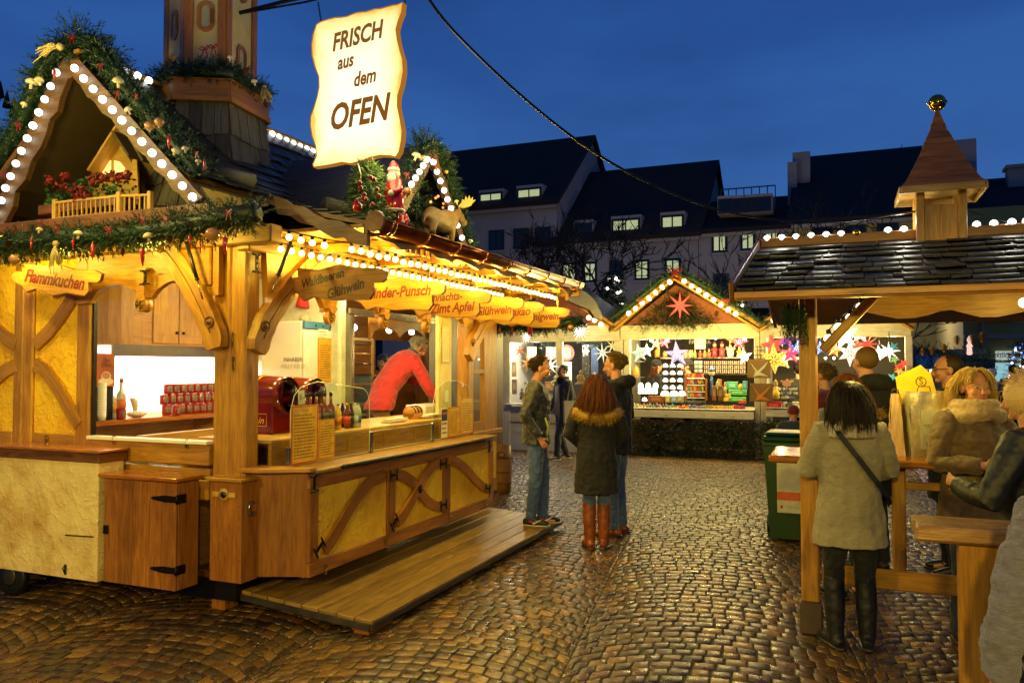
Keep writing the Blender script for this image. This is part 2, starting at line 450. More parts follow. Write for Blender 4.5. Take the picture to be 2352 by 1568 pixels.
def scribble(mb, o, ax, ay, w, h, rows, col=(.12, .06, .02), mat=0, th=.002, fill=.75, hh=.35):
 """rows of small unreadable print, as short word strokes"""
 ax, ay = V(ax).normalized(), V(ay).normalized(); n = ax.cross(ay); o = V(o)
 for r in range(rows):
  y = h*(.5-(r+.5)/rows); x = -w/2; end = w*rnd(fill-.5, fill-.35+.2)
  while x < end:
   l = rnd(.05, .14)*w; l = min(l, w/2-x)
   if l < .01*w: break
   c = o + ax*(x+l/2) + ay*y; k = hh*h/rows/2
   mb.add([c-ax*l/2-ay*k+n*th, c+ax*l/2-ay*k+n*th, c+ax*l/2+ay*k+n*th, c-ax*l/2+ay*k+n*th], [(0, 1, 2, 3)], None, mat, False, col)
   x += l + .025*w
 return mb
# ---------------------------------------------------------------- evergreen sprigs
def sprig(mb, p, d, ln, nn=10, nl=.035, w=.004, mat=0, droop=.0):
 p, d = V(p), V(d).normalized(); a = d.cross(rdir()).normalized(); b = d.cross(a)
 c = rnd(0, 1); col = (c, c, c); vs = []; fs = []
 for k in range(nn):
  t = (k+.3)/nn; q = k*2.4+rnd(-.3, .3); base = p + d*(ln*t) - V((0, 0, droop*t*t*ln))
  o = (a*cos(q)+b*sin(q)); e = base + (o*.75 + d*.75).normalized()*nl*(1.1-.45*t)*rnd(.8, 1.2)
  s_ = d.cross(o)*w
  i = len(vs); vs += [base-s_, base+s_, e]; fs.append((i, i+1, i+2))
 mb.add(vs, fs, None, mat, False, col)
def garland(mb, path, r, per_m, ln=.09, nn=9, nl=.035, w=.004, down=.25, mat=0):
 path = [V(p) for p in path]; mb.tube(path, r*.5, 8, mat, True, (.0, .0, .0)); per_m *= 1.7
 for a, b in zip(path[:-1], path[1:]):
  seg = (b-a).length; t = (b-a).normalized()
  for _ in range(max(1, int(seg*per_m))):
   c = a + (b-a)*random.random(); o = rdir(); o = (o - t*o.dot(t))
   if o.length < .1: continue
   o.normalize(); o = (o + t*rnd(-.9, .9) + V((0, 0, -down))).normalized()
   sprig(mb, c + o*r*rnd(.1, .75), o, ln*rnd(.5, .95), nn+2, nl*.85, w*.85, mat)
def fir_tree(mb, base, h, r, n, mat=0, nn=10, nl=.05, w=.006, ln=None, trunk_mat=1):
 base = V(base); mb.tube([base, base+V((0, 0, h*.96))], [h*.018, h*.004], 6, trunk_mat)
 for _ in range(n):
  t = random.random()**1.25; z = h*(.06+.92*t); R = r*(1-t)**.85*rnd(.35, 1.)*(1+.18*sin(t*34))
  q = rnd(0, 2*pi); d = V((cos(q), sin(q), rnd(-.25, .35))); sprig(mb, base + V((cos(q)*R*.75, sin(q)*R*.75, z)), d, (ln or h*.09)*rnd(.6, 1.2), nn, nl, w, mat)
# ================================================================ camera, sky, ground
cd = bpy.data.cameras.new('camera'); cam = bpy.data.objects.new('camera', cd); COL.objects.link(cam); SC.camera = cam
cd.sensor_width = 36; cd.sensor_fit = 'HORIZONTAL'; cd.lens = 36*FPX/2351.0; cd.clip_end = 3000; cd.clip_start = .05
cam.location = (0, 0, EYE); cam.rotation_euler = (pi/2 + PITCH, 0, 0)
wd = bpy.data.worlds.new('World'); SC.world = wd; wd.use_nodes = True
wt = wd.node_tree; bg = wt.nodes['Background']
tc = wt.nodes.new('ShaderNodeTexCoord'); sx = wt.nodes.new('ShaderNodeSeparateXYZ'); wt.links.new(tc.outputs['Generated'], sx.inputs[0])
rp = wt.nodes.new('ShaderNodeValToRGB'); el = rp.color_ramp.elements
for _ in range(3): el.new(.5)
for k, (p, h) in enumerate([(0., '16203A'), (.03, '345488'), (.16, '2E5692'), (.38, '254C8C'), (.75, '19386E')]):
 el[k].position = p; el[k].color = (*c3(h), 1)
nz = wt.nodes.new('ShaderNodeTexNoise'); nz.inputs['Scale'].default_value = 1.6; nz.inputs['Detail'].default_value = 6; nz.inputs['Roughness'].default_value = .55
mp = wt.nodes.new('ShaderNodeMapping'); mp.inputs['Scale'].default_value = (1, 1, 3.2); wt.links.new(tc.outputs['Generated'], mp.inputs[0]); wt.links.new(mp.outputs[0], nz.inputs['Vector'])
nr = wt.nodes.new('ShaderNodeValToRGB'); nr.color_ramp.elements[0].position = .36; nr.color_ramp.elements[0].color = (.62, .65, .70, 1)
nr.color_ramp.elements[1].position = .64; nr.color_ramp.elements[1].color = (1.08, 1.06, 1.03, 1); wt.links.new(nz.outputs[0], nr.inputs[0])
mx = wt.nodes.new('ShaderNodeMix'); mx.data_type = 'RGBA'; mx.blend_type = 'MULTIPLY'; mx.inputs[0].default_value = 1
wt.links.new(sx.outputs[2], rp.inputs[0]); wt.links.new(rp.outputs[0], mx.inputs[6]); wt.links.new(nr.outputs[0], mx.inputs[7]); wt.links.new(mx.outputs[2], bg.inputs[0])
bg.inputs[1].default_value = 1.0
vs_ = SC.view_settings; vs_.view_transform = 'Standard'; vs_.look = 'None'; vs_.gamma = 1; vs_.exposure = .35
cy = SC.cycles; cy.use_denoising = True; cy.max_bounces = 6; cy.diffuse_bounces = 3; cy.glossy_bounces = 3; cy.transparent_max_bounces = 12
cy.sample_clamp_indirect = 4; cy.sample_clamp_direct = 0; cy.caustics_reflective = False; cy.caustics_refractive = False; cy.use_light_tree = True
def lamp(kind, p, power, col, size=.05, rot=None, world=False, spread=None, sy=None):
 ld = bpy.data.lights.new('lamp_light', kind); ld.energy = power; ld.color = col
 if kind == 'AREA':
  ld.size = size; ld.shape = 'RECTANGLE' if sy else 'SQUARE'
  if sy: ld.size_y = sy
  if spread: ld.spread = spread
 elif kind == 'SPOT': ld.shadow_soft_size = size; ld.spot_size = radians(179); ld.spot_blend = .08
 else: ld.shadow_soft_size = size
 o = bpy.data.objects.new('lamp_light', ld); COL.objects.link(o); o.location = V(p) if world else W(p)
 if rot: o.rotation_euler = rot
 return o
WARM = (1., .70, .24); WARM2 = (1., .80, .42); COOL = (1., .98, .86)
# ---- ground sheet under the stones
t = NT('joint_earth'); co = t.coord('Object'); n = t.noise(co, 30, 5, .65)
t.set(Base_Color=t.ramp(n, [(.3, (.012, .012, .006)), (.7, (.035, .035, .018))]), Roughness=.75); t.bump(n, .5, .01); M['joint'] = t.m
mb = MB(); mb.add([(-400, -60, -.007), (400, -60, -.007), (400, 600, -.007), (-400, 600, -.007)], [(0, 1, 2, 3)])
struct('ground', mb, M['joint'])
t = NT('cobble_stone'); co = t.coord('World'); a = t.attr(); n1 = t.noise(co, 38, 6, .65); n2 = t.noise(co, 1.1, 3)
col = t.mix(a, t.ramp(n1, [(.3, .55), (.7, 1.1)]), 1., 'MULTIPLY')
col = t.mix(col, (.02, .018, .012), t.math('MULTIPLY', t.ramp(n2, [(.4, 0.), (.7, 1.)]), .45))
rg = t.math('ADD', t.ramp(t.noise(co, 16, 4, .6), [(.36, .19), (.66, .48)]), t.ramp(n2, [(.35, 0.), (.7, .1)]))
t.set(Base_Color=col, Roughness=rg, Specular_IOR_Level=.6)
t.bump(t.math('ADD', t.noise(co, 55, 5, .6), t.math('MULTIPLY', t.noise(co, 20, 3), 1.2)), .34, .004); M['cobble'] = t.m
def cobbles():
 mb = MB(); Wb = 1.62; R = Wb*.72; th = math.asin(Wb/2/R); az = radians(14); ca, sa = cos(az), sin(az)
 cols = [c3(h) for h in ('7A6238', '66522E', '9A7A3C', '504024', '765434', '625034', '907440', '6A4C2C', '52442C')]
 vs = []; fs = []; cc = []
 V3 = mb.v; F3 = mb.f
 for b in range(-8, 12):
  bx = b*Wb
  flip = 1
  for j in range(-15, 215):
   y0 = j*.106
   cut = [-th]
   while cut[-1] < th-.10: cut.append(cut[-1] + rnd(.068, .118) if len(cut) > 1 else -th + rnd(.04, .12))
   cut.append(th)
   for t0, t1 in zip(cut[:-1], cut[1:]):
    tm = (t0+t1)/2; xm = bx+R*sin(tm); ym = y0+.06+R*cos(tm)
    X = xm*ca + ym*sa; Y = -xm*sa + ym*ca
    if Y < 2.2 or Y > 17.5 or abs(X) > .66*Y+2.0 or (X < -1.6-.4*(Y-6) and Y > 6.8): continue
    g = .0045+rnd(0, .003); yy0 = y0+rnd(-.006, .006); yy1 = y0+.106+rnd(-.006, .006)
    gt = g/R
    q = [(bx+R*sin(a), y+R*cos(a)) for a, y in ((t0+gt, yy0+g), (t1-gt, yy0+g), (t1-gt, yy1-g), (t0+gt, yy1-g))]
    q = [(x+rnd(-.004, .004), y+rnd(-.004, .004)) for x, y in q]
    cx = sum(p[0] for p in q)/4; cy_ = sum(p[1] for p in q)/4
    h = rnd(-.003, .003); tx, ty = rnd(-.028, .028), rnd(-.028, .028)
    n = len(V3)
    for s_, z in ((1., -.03), (1., -.007), (.96, -.001), (.89, .0006)):
     for x, y in q:
      px, py = cx+(x-cx)*s_, cy_+(y-cy_)*s_
      zz = z + (h + (px-cx)*tx + (py-cy_)*ty if z > -.02 else 0)
      V3.append((px*ca+py*sa, -px*sa+py*ca, zz))
    c = random.choice(cols); kf = rnd(.6, 1.1); c = (c[0]*kf*.88, c[1]*kf*.72, c[2]*kf*.55)
    for r in range(3):
     for i in range(4):
      i2 = (i+1) % 4; F3.append([n+r*4+i, n+r*4+i2, n+r*4+4+i2, n+r*4+4+i])
      mb.uv.append([(0, 0), (.1, 0), (.1, .1), (0, .1)]); mb.mi.append(0); mb.sm.append(True); mb.col.append(c)
    F3.append([n+12, n+13, n+14, n+15]); mb.uv.append([(0, 0), (.1, 0), (.1, .1), (0, .1)]); mb.mi.append(0); mb.sm.append(True); mb.col.append(c)
 o = struct('cobblestone_pavement', mb, M['cobble'])
cobbles()
mb = MB(); lf = []
for _ in range(70):
 p = GR(rnd(50, 2200), rnd(1250, 1560)); q = rnd(0, 6.28); r = rnd(.006, .016)
 lf.append(1); mb.add([(p.x+cos(q+i*2.1)*r*rnd(.6, 1.2), p.y+sin(q+i*2.1)*r, .012+rnd(0, .003)) for i in range(3)], [(0, 1, 2)], None, 0, False, random.choice([(.25, .2, .12), (.1, .12, .04), (.4, .38, .3)]))
struct('leaf_litter', mb, M['matcol'], kind='stuff')
# ---- wooded hill far to the left
mb = MB(); pr = [(-620, 0), (-500, 95), (-380, 150), (-300, 160), (-235, 150), (-150, 100), (-60, 30), (40, 0)]
vs = []; fs = []
for i, (x, z) in enumerate(pr):
 for j, y in enumerate((380, 470, 620)): vs.append((x+j*12, y, z*(0.0, .82, 1.0)[j] if z else 0))
for i in range(len(pr)-1):
 for j in range(2): fs.append((i*3+j, i*3+3+j, i*3+4+j, i*3+1+j))
mb.add(vs, fs, None, 0, True); struct('hill', mb, m_plain('hill_forest', c3('1A2620'), .9, 0, 0, .05, .3))
# ================================================================ the glowing wine and tarte stall
ST = thing('market_stall', 'timber-framed stall with yellow plaster panels, shingled gable roof and a six-sided chimney', 'market stall', (1.9, 1.6, 0))
XW = -.17; YF = .38
def wob(a, b, n, amp=.004):
 return [lerp(a, b, i/n)+rnd(-amp, amp) for i in range(n+1)]
# corner post
mb = MB(); mb.box(XW, YF, .3, -.03, YF+.13, 2.72, 0, bev=.012); mb.box(XW+.004, YF+.134, .3, -.05, YF+.28, 2.6, 0, bev=.012)
part(ST, 'corner_post', mb, M['pine'])
for p in [hX(536, 780, XW-.004), hX(536, 835, XW-.004)]:
 mb = MB(); mb.box(p.x-.004, p.y-.011, p.z-.05, p.x+.003, p.y+.011, p.z+.05, bev=.002); mb.ball((p.x-.006, p.y, p.z), .009, 8, 5); part(ST, 'hinge_plate', mb, M['brass'])
# left wall -----------------------------------------------------------------
def yz(u, v, c=XW): p = hX(u, v, c); return (p.y, p.z)
def wallbox(mb, u0, v0, u1, v1, d0=-.03, d1=.03, mat=0, bev=.006, c=XW):
 y1, _ = yz(u0, (v0+v1)/2, c); y0, _ = yz(u1, (v0+v1)/2, c); um = (u0+u1)/2
 z1 = yz(um, v0, c)[1]; z0 = yz(um, v1, c)[1]
 mb.box(c+d0, y0, z0, c+d1, y1, z1, mat, bev=bev)
zs = 1.195; zt = 2.30
def ya(u, v=850): return yz(u, v)[0]
y_w0, y_w1 = YF+.28, ya(213)
mb = MB()
mb.box(XW-.03, ya(213), .95, XW+.03, ya(182), 2.55, bev=.01)
mb.box(XW-.03, ya(60)+.003, .95, XW+.03, ya(38), 2.55, bev=.01); mb.box(XW-.032, ya(83), .95, XW+.03, ya(60), 2.55, bev=.01)
mb.box(XW-.028, ya(182)+.0, 1.06, XW+.028, ya(83), 1.2, bev=.008); mb.box(XW-.028, ya(38), 1.06, XW+.028, 3.6, 1.2, bev=.008)
part(ST, 'wall_frame', mb, M['pine'])
for a, b in ((ya(182), ya(83)), (ya(38), 3.6)):
 mb = MB(); mb.box(XW-.008, a, 1.2, XW+.02, b, 2.6); part(ST, 'plaster_panel', mb, M['stucco'])
for pts in ([(171, 678), (158, 700), (140, 728), (112, 764), (82, 792)], [(82, 836), (108, 854), (132, 886), (152, 922), (166, 948), (183, 975)],
   [(39, 792), (20, 780), (-10, 755), (-40, 715), (-60, 670)], [(39, 838), (15, 850), (-12, 874), (-40, 920), (-62, 970)]):
 mb = MB(); P_ = [hX(u, v, XW-.02) for u, v in pts]; mb.ribbon(P_, .105, (-1, 0, 0), .03); part(ST, 'curved_brace', mb, M['pine'])
# window sill, rails under the window
mb = MB(); mb.box(XW-.05, y_w0, zs-.022, XW+.02, y_w1, zs+.004, bev=.004); part(ST, 'window_sill', mb, M['white'])
mb = MB(); mb.box(XW-.03, y_w0, 1.03, XW+.02, y_w1+.02, zs-.025, bev=.008); mb.box(XW-.02, y_w0, .94, XW+.02, 1.45, 1.01, bev=.006); mb.box(XW-.03, y_w0, .80, XW+.02, 1.47, .935, bev=.008)
mb.box(XW-.035, 1.46, .8, XW+.02, 1.52, 1.03, bev=.006); part(ST, 'sill_rail', mb, M['pine'])
for u, v in ((107, 1009), (262, 1010), (429, 1018)):
 p = hX(u, v, XW-.035); mb = MB(); mb.box(p.x-.006, p.y-.014, p.z-.03, p.x+.002, p.y+.014, p.z+.03, bev=.002); mb.ball((p.x-.008, p.y, p.z+.012), .01, 8, 5); part(ST, 'latch', mb, M['brass'])
# left window: frame, two panes
mb = MB()
mb.box(XW-.01, y_w1-.018, zs, XW+.02, y_w1, zt); mb.box(XW-.01, y_w0, zt-.02, XW+.02, y_w1, zt+.01)
wf = part(ST, 'window', mb, M['black'])
yc = ya(323)
for a, b, x in ((y_w0, yc+.003, 0), (yc-.003, y_w1-.018, .006)):
 mb = MB(); mb.box(XW+x, a, zs+.004, XW+x+.004, b, zt); q = part(wf, 'pane', mb, M['glass'])
# arched board above the left window
def arch_board(lo, top, plane, ax, mat='pine', th=.045, nm='arched_board'):
 pts = [hit(u, v, ax, plane) for u, v in lo]; a = 1-ax
 poly = [(p[a], p.z) for p in pts]; poly = [(poly[0][0], top)] + poly + [(poly[-1][0], top)]
 mb = MB(); axv = (0, 1, 0) if a == 1 else (1, 0, 0); o = V((plane, 0, 0)) if ax == 0 else V((0, plane, 0))
 mb.prism(poly, o, axv, (0, 0, 1), th); return part(ST, nm, mb, M[mat])
arch_board([(180, 700), (213, 697), (216, 690), (228, 672), (248, 658), (270, 654), (292, 657), (310, 666), (318, 674), (325, 686), (352, 686), (358, 676), (368, 664), (385, 652), (400, 646), (420, 645), (440, 652), (455, 662), (470, 678), (507, 679)], 2.53, XW-.03, 0)
mb = MB(); a_, b_ = hX(507, 640, XW-.06), hX(345, 640, XW-.06)
mb.box(XW-.075, YF+.24, 2.24, XW-.035, .92, 2.5, bev=.01); part(ST, 'end_board', mb, M['pine'])
def scroll(mb, c, n, r):
 """carved round boss"""
 mb.lathe([(r, 0), (r, .008), (r*.85, .014), (r*.8, .006), (r*.5, .006), (r*.45, .014), (r*.2, .014), (r*.15, .02), (0, .022)], c, 18, n)
def rosette(mb, c, n, r, mat=0):
 c, n = V(c), V(n).normalized(); a = n.cross(V((0, 0, 1))).normalized(); b = n.cross(a)
 mb.lathe([(r*.3, 0), (r*.3, .012), (0, .018)], c, 10, n, mat=mat)
 for k in range(8):
  q = k*pi/4; d = a*cos(q)+b*sin(q); mb.obox(c+d*r*.62+n*.005, d*r*.38, n.cross(d)*r*.2, n*.005, mat, bev=.003)
def pendant(u, v_disc, v_top, ax, plane, r=.055):
 c = hit(u, v_disc, ax, plane); t = hit(u, v_top, ax, plane); n = V((-1, 0, 0)) if ax == 0 else V((0, -1, 0)); s = V((0, 1, 0)) if ax == 0 else V((1, 0, 0))
 mb = MB(); w0, w1 = .05, .035; zt_ = t.z; zb = c.z+r*.7
 mb.prism([(-w0, zt_), (w0, zt_), (w1, zb+.02), (w1+.018, zb+.012), (w1*.6, zb-.02), (-w1*.6, zb-.02), (-w1-.018, zb+.012), (-w1, zb+.02)], V((c.x, c.y, 0))+n*.03, s, (0, 0, 1), .06)
 scroll(mb, c+n*.045, n, r); mb.lathe([(r, -.05), (r, 0)], c+n*.045, 18, n)
 o = part(ST, 'carved_pendant', mb, M['pine'])
 mb = MB(); rosette(mb, c+n*.065, n, r*.62); part(o, 'rosette', mb, M['brass'])
 return c, t
def anchor_iron(c, n, s, up=V((0, 0, 1)), L_=.09, nm='wall_iron'):
 c, n, s, up = V(c), V(n), V(s), V(up); mb = MB()
 mb.bar(c-up*L_*.8, c+up*L_*.8, .02, .008, n)
 for e in (-1, 1):
  for k in (-1, 1):
   P_ = [c+up*e*L_*.75, c+up*e*L_*.85+s*k*.02, c+up*e*L_*.8+s*k*.04, c+up*e*L_*.95+s*k*.048]
   mb.tube([p+n*.003 for p in P_], [.008, .007, .006, .003], 6)
 for e in (-.5, 0, .5): mb.ball(c+up*e*L_+n*.008, .006, 6, 4)
 return part(ST, nm, mb, M['iron'])
pendant(337, 700, 617, 0, XW-.04); anchor_iron(hX(333, 637, XW-.11), V((-1, 0, 0)), V((0, 1, 0)), L_=.055)
# big carved braces at the corner
def brace(pts, w, ax, plane, scr, th=.07):
 P_ = [hit(u, v, ax, plane) for u, v in pts]; n = V((-1, 0, 0)) if ax == 0 else V((0, -1, 0))
 Q = []
 for i in range(len(P_)-1):
  for k in range(3): Q.append(P_[i].lerp(P_[i+1], k/3))
 Q.append(P_[-1]); ww = [w*(1+.05*sin(i*2.1)) for i in range(len(Q))]; ww[0] *= .8; ww[-1] *= .75
 mb = MB(); mb.ribbon(Q, ww, n, th); o = part(ST, 'carved_brace', mb, M['pine'])
 for u, v in scr:
  mb = MB(); scroll(mb, hit(u, v, ax, plane)+n*(th/2), n, w*.26); part(o, 'scroll_boss', mb, M['pine_dark'])
 mb = MB(); mb.tube([q+n*(th/2+.001) for q in Q[2:-3]], .004, 5); part(o, 'carved_groove', mb, M['pine_dark'])
brace([(362, 556), (385, 572), (415, 610), (445, 660), (470, 712), (492, 765), (498, 800)], .155, 0, XW-.07, [(377, 569), (490, 740)])
brace([(778, 575), (742, 590), (706, 618), (672, 652), (640, 690), (612, 735), (596, 778), (588, 808)], .15, 1, YF-.07, [(722, 592), (599, 749)])
brace([(1190, 672), (1165, 690), (1135, 715), (1108, 745), (1088, 782), (1076, 822)], .16, 1, YF-.07, [(1166, 685), (1079, 786)])
for a, b in (((428, 556), (452, 640)), ((668, 556), (640, 630))):
 ax, pl = (0, XW-.16) if a[0] < 500 else (1, YF-.2); A, B = hit(*a, ax, pl), hit(*b, ax, pl); E_ = B + (B-A)*.55
 mb = MB(); mb.tube([A, B], .013, 10); mb.tube([B, B+(B-A)*.03], .016, 10); g = part(ST, 'gas_strut', mb, M['black']); mb = MB(); mb.tube([B, E_], .006, 8); part(g, 'piston_rod', mb, M['steel'])
anchor_iron(hY(590, 605, YF-.03), V((0, -1, 0)), V((1, 0, 0)), L_=.07)
# top plates and soffit over the left side and the front
mb = MB(); mb.box(XW-.10, .1, 2.5, XW+.02, 3.7, 2.62, bev=.01); part(ST, 'wall_plate', mb, M['pine'])
mb = MB(); mb.box(-.2, YF-.05, 2.47, 4.02, YF+.06, 2.6, bev=.01); part(ST, 'front_plate', mb, M['pine'])
mb = MB()
for k in range(8): mb.box(-.62 if k > 5 else .02, -.4+k*.1, 2.605, 4.35, -.302+k*.1, 2.63, bev=.003)
part(ST, 'soffit', mb, M['pine'])
mb = MB()
for k in range(5): mb.box(-.64+k*.1, .4, 2.605, -.542+k*.1, 3.7, 2.63, bev=.003)
part(ST, 'side_soffit', mb, M['pine'])
for k in range(5):
 x = .45+k*.9; mb = MB(); mb.box(x, -.36, 2.53, x+.07, YF-.06, 2.6, bev=.01); part(ST, 'rafter', mb, M['pine'])
# front: arched board with pendants
lo = []
cs = [ (hY(u, 700, YF-.02).x) for u in (745, 870, 968, 1064)]
xs = [-.03]+cs
z_c = 2.14; poly = [(-.03, 2.5)]
for i in range(len(xs)-1):
 a, b = xs[i], xs[i+1]
 for k in range(13):
  t = k/12; poly.append((lerp(a+.03, b-.03, t), z_c + .16*max(0, sin(pi*t))**.6))
 poly.append((b-.03, z_c-.03)); poly.append((b+.03, z_c-.03))
poly += [(3.35, z_c+.1), (3.35, 2.5)]
mb = MB(); mb.prism(poly, (0, YF-.02, 0), (1, 0, 0), (0, 0, 1), .05); part(ST, 'arched_board', mb, M['pine'])
for x, vd in ((cs[0], 716), (cs[1], 731), (cs[2], 741)):
 p = V((x, YF-.02, 0)); mb = MB(); r = .055; n = V((0, -1, 0)); c = V((x, YF-.07, 2.07));
 mb.prism([(-.045, 2.3), (.045, 2.3), (.033, 2.15), (.05, 2.14), (.02, 2.1), (-.02, 2.1), (-.05, 2.14), (-.033, 2.15)], (x, YF-.075, 0), (1, 0, 0), (0, 0, 1), .06)
 mb.lathe([(r, -.025), (r, .015), (r*.85, .02), (r*.8, .012), (r*.7, .012)], c, 18, n); mb.lathe([(r*.7, .0), (r*.7, .014), (0, .014)], c, 18, n); o = part(ST, 'carved_pendant', mb, M['pine'])
 mb = MB(); rosette(mb, c+n*.018, n, r*.6); part(o, 'rosette', mb, M['brass'])
# right end of the front: cream board, timber wall with a small window
mb = MB(); mb.box(hY(1012, 800, YF).x, YF+.02, 1.0, hY(1041, 800, YF).x, YF+.06, 2.5, bev=.004); part(ST, 'cream_board', mb, M['cream_wood'])
mb = MB(); mb.box(3.16, YF-.03, .3, 3.30, YF+.1, 2.5, bev=.01); mb.box(3.30, YF+.0, .3, 3.36, YF+.05, 2.5, bev=.005)
mb.box(3.36, YF, 2.08, 3.8, YF+.05, 2.5, bev=.005); mb.box(3.36, YF-.003, 1.62, 3.62, YF+.05, 1.67, bev=.005); mb.box(3.62, YF-.006, .3, 3.97, YF+.05, 2.5, bev=.006)
mb.box(3.36, YF-.003, .3, 3.62, YF+.05, 1.1, bev=.006); part(ST, 'end_wall', mb, M['pine'])
mb = MB(); mb.box(3.36, YF+.02, 1.1, 3.62, YF+.024, 1.62); mb.box(3.36, YF+.02, 1.67, 3.62, YF+.024, 2.08); part(ST, 'side_pane', mb, M['glass'])
mb = MB(); mb.box(3.0, YF-.06, .95, 4.02, YF+.1, 1.0, bev=.006); part(ST, 'end_shelf', mb, M['pine'])
mb = MB(); mb.box(3.4, YF-.02, .45, 3.9, YF-.008, .85); part(ST, 'end_panel', mb, M['stucco'])
# inner walls: floor, ceiling, back wall, partition to the oven room
mb = MB(); mb.box(-.1, .42, .26, 4.0, 3.3, .3); part(ST, 'floor', mb, M['pine_dark'])
mb = MB(); mb.box(-.1, .46, 2.6, 4.0, 3.3, 2.62); part(ST, 'ceiling', mb, M['pine_light'])
YB = 2.75
mb = MB(); mb.box(-.15, YB, .3, 4.0, YB+.03, 2.6); part(ST, 'back_wall', mb, M['white'])
mb = MB(); mb.box(-.1, 1.95, .3, -.06, YB, 2.6); part(ST, 'inner_wall', mb, m_plain('inner_wall_cream', c3('D9D2AC'), .5, 0, 0, 3, .05))
# ---- oven room seen through the inner doorway: grey door frame, brown walls, arched mirror opening
mb = MB(); XO = 2.72
XO = hY(797, 900, 1.2).x
mb.box(XO, 1.15, .3, XO+.045, 1.22, 2.22); mb.box(XO, 1.15, 2.2, 4.0, 1.19, 2.27)
part(ST, 'door_frame', mb, M['steel'])
mb = MB(); mb.box(hY(783, 900, 1.22).x, 1.22, .3, XO, 1.26, 2.6); mb.box(XO+.01, 1.26, .3, XO+.04, YB, 2.6); part(ST, 'pale_panel', mb, m_plain('pale_green_panel', c3('D4DCC0'), .4))
mb = MB()
OX0, OX1 = 3.45, 6.2
ha, hb = hY(862, 800, 2.7), hY(920, 850, 2.7)
mb.box(OX0, 2.7, .3, OX1, 2.74, hb.z); mb.box(OX0, 2.7, ha.z+.12, OX1, 2.74, 2.6); mb.box(OX0, 2.7, hb.z, ha.x, 2.74, ha.z+.12); mb.box(hb.x+.5, 2.7, hb.z, OX1, 2.74, ha.z+.12)
for k in range(5): mb.box(6.2, 1.3+k*.28, .3, 6.24, 1.575+k*.28, 2.6, bev=.004)
mb.box(3.98, 1.26, .3, 6.2, 1.3, 2.6)
mb.box(3.4, 1.26, 2.6, 6.24, 2.74, 2.63)
part(ST, 'oven_room_wall', mb, M['pine_dark'])
mb = MB(); pl = [(2.75, 2.25)]
for k in range(17):
 t = k/16; pl.append((2.75+t*1.2, 2.02 + .1*abs(sin(t*2*pi))**.7 if .02 < t < .98 else 1.98))
pl += [(4.05, 2.25)]
mb.prism(pl, (0, 1.3, 0), (1, 0, 0), (0, 0, 1), .03); part(ST, 'inner_arched_board', mb, M['pine'])
# ---- roof ---------------------------------------------------------------
PR = [(1.6, 3.86), (1.3, 3.55), (1.05, 3.30), (.8, 3.08), (.55, 2.92), (.3, 2.83), (0., 2.75), (-.25, 2.69), (-.5, 2.64)]
def prof(t):
 f = t*(len(PR)-1); i = min(int(f), len(PR)-2); f -= i; return (lerp(PR[i][0], PR[i+1][0], f), lerp(PR[i][1], PR[i+1][1], f))
PLEN = sum(sqrt((PR[i+1][0]-PR[i][0])**2+(PR[i+1][1]-PR[i][1])**2) for i in range(len(PR)-1))
def slab(mb, x0, x1, P_, th=.03, mirror=False, mat=0):
 for (y0, z0), (y1, z1) in zip(P_[:-1], P_[1:]):
  if mirror: y0, y1 = 3.2-y0, 3.2-y1
  d = V((0, y1-y0, z1-z0)); n = V((1, 0, 0)).cross(d).normalized()
  if n.z < 0: n = -n
  mb.obox(((x0+x1)/2, (y0+y1)/2-n.y*th/2, (z0+z1)/2-n.z*th/2), ((x1-x0)/2, 0, 0), d/2, n*(th/2), mat)
def shingles(mb, x0, x1, t0, t1, rows, mirror=False, wmin=.1, wmax=.2, lift=.02, wavy=.0):
 for r in range(rows):
  ta, tb = lerp(t0, t1, r/rows), min(1., lerp(t0, t1, (r+1.35)/rows))
  (ya_, za), (yb_, zb) = prof(ta), prof(tb)
  if mirror: ya_, yb_ = 3.2-ya_, 3.2-yb_
  x = x0 - rnd(0, .1)
  while x < x1:
   w = rnd(wmin, wmax); a, b = max(x, x0), min(x+w, x1)
   if b-a > .03:
    d = V((0, yb_-ya_, zb-za)); n = V((1, 0, 0)).cross(d).normalized()
    if n.z < 0: n = -n
    wz = wavy*sin(a*2.3+r*.2); dd = d*(1+rnd(-.06, .06)); lf = lift+rnd(0, .008)
    A = V((a+.003, ya_, za+wz))+n*.004; B = V((b-.003, ya_, za+wz))+n*.004
    A2, B2 = A+dd+n*lf, B+dd+n*lf; dn = -n*.012
    c = random.random()
    mb.add([A, B, B2, A2, A+dn, B+dn, B2+dn, A2+dn], [(0, 3, 2, 1), (3, 7, 6, 2), (0, 4, 7, 3), (1, 2, 6, 5), (4, 5, 6, 7)],
                       [[(0, 0), (d.length, 0), (d.length, w), (0, w)]]*5, 0, False, (c, c, c))
   x += w
mb = MB(); slab(mb, -.5, 4.35, PR[:5]); slab(mb, .05, 4.35, PR[4:]); slab(mb, -.5, 4.35, PR, mirror=True); part(ST, 'roof', mb, M['pine_dark'])
RF = [o for o in ST.children if o.name == 'roof'][0]
mb = MB(); shingles(mb, -.48, 4.35, 0, .5, 9); shingles(mb, .06, 4.35, .5, 1., 9, lift=.024); part(RF, 'shingles', mb, M['slate'])
mb = MB(); shingles(mb, -.48, 4.35, 0, 1., 16, True); part(RF, 'shingles', mb, M['slate'])
mb = MB(); mb.box(-.5, 1.57, 3.87, 4.35, 1.63, 3.9, bev=.005); part(RF, 'ridge_board', mb, M['pine'])
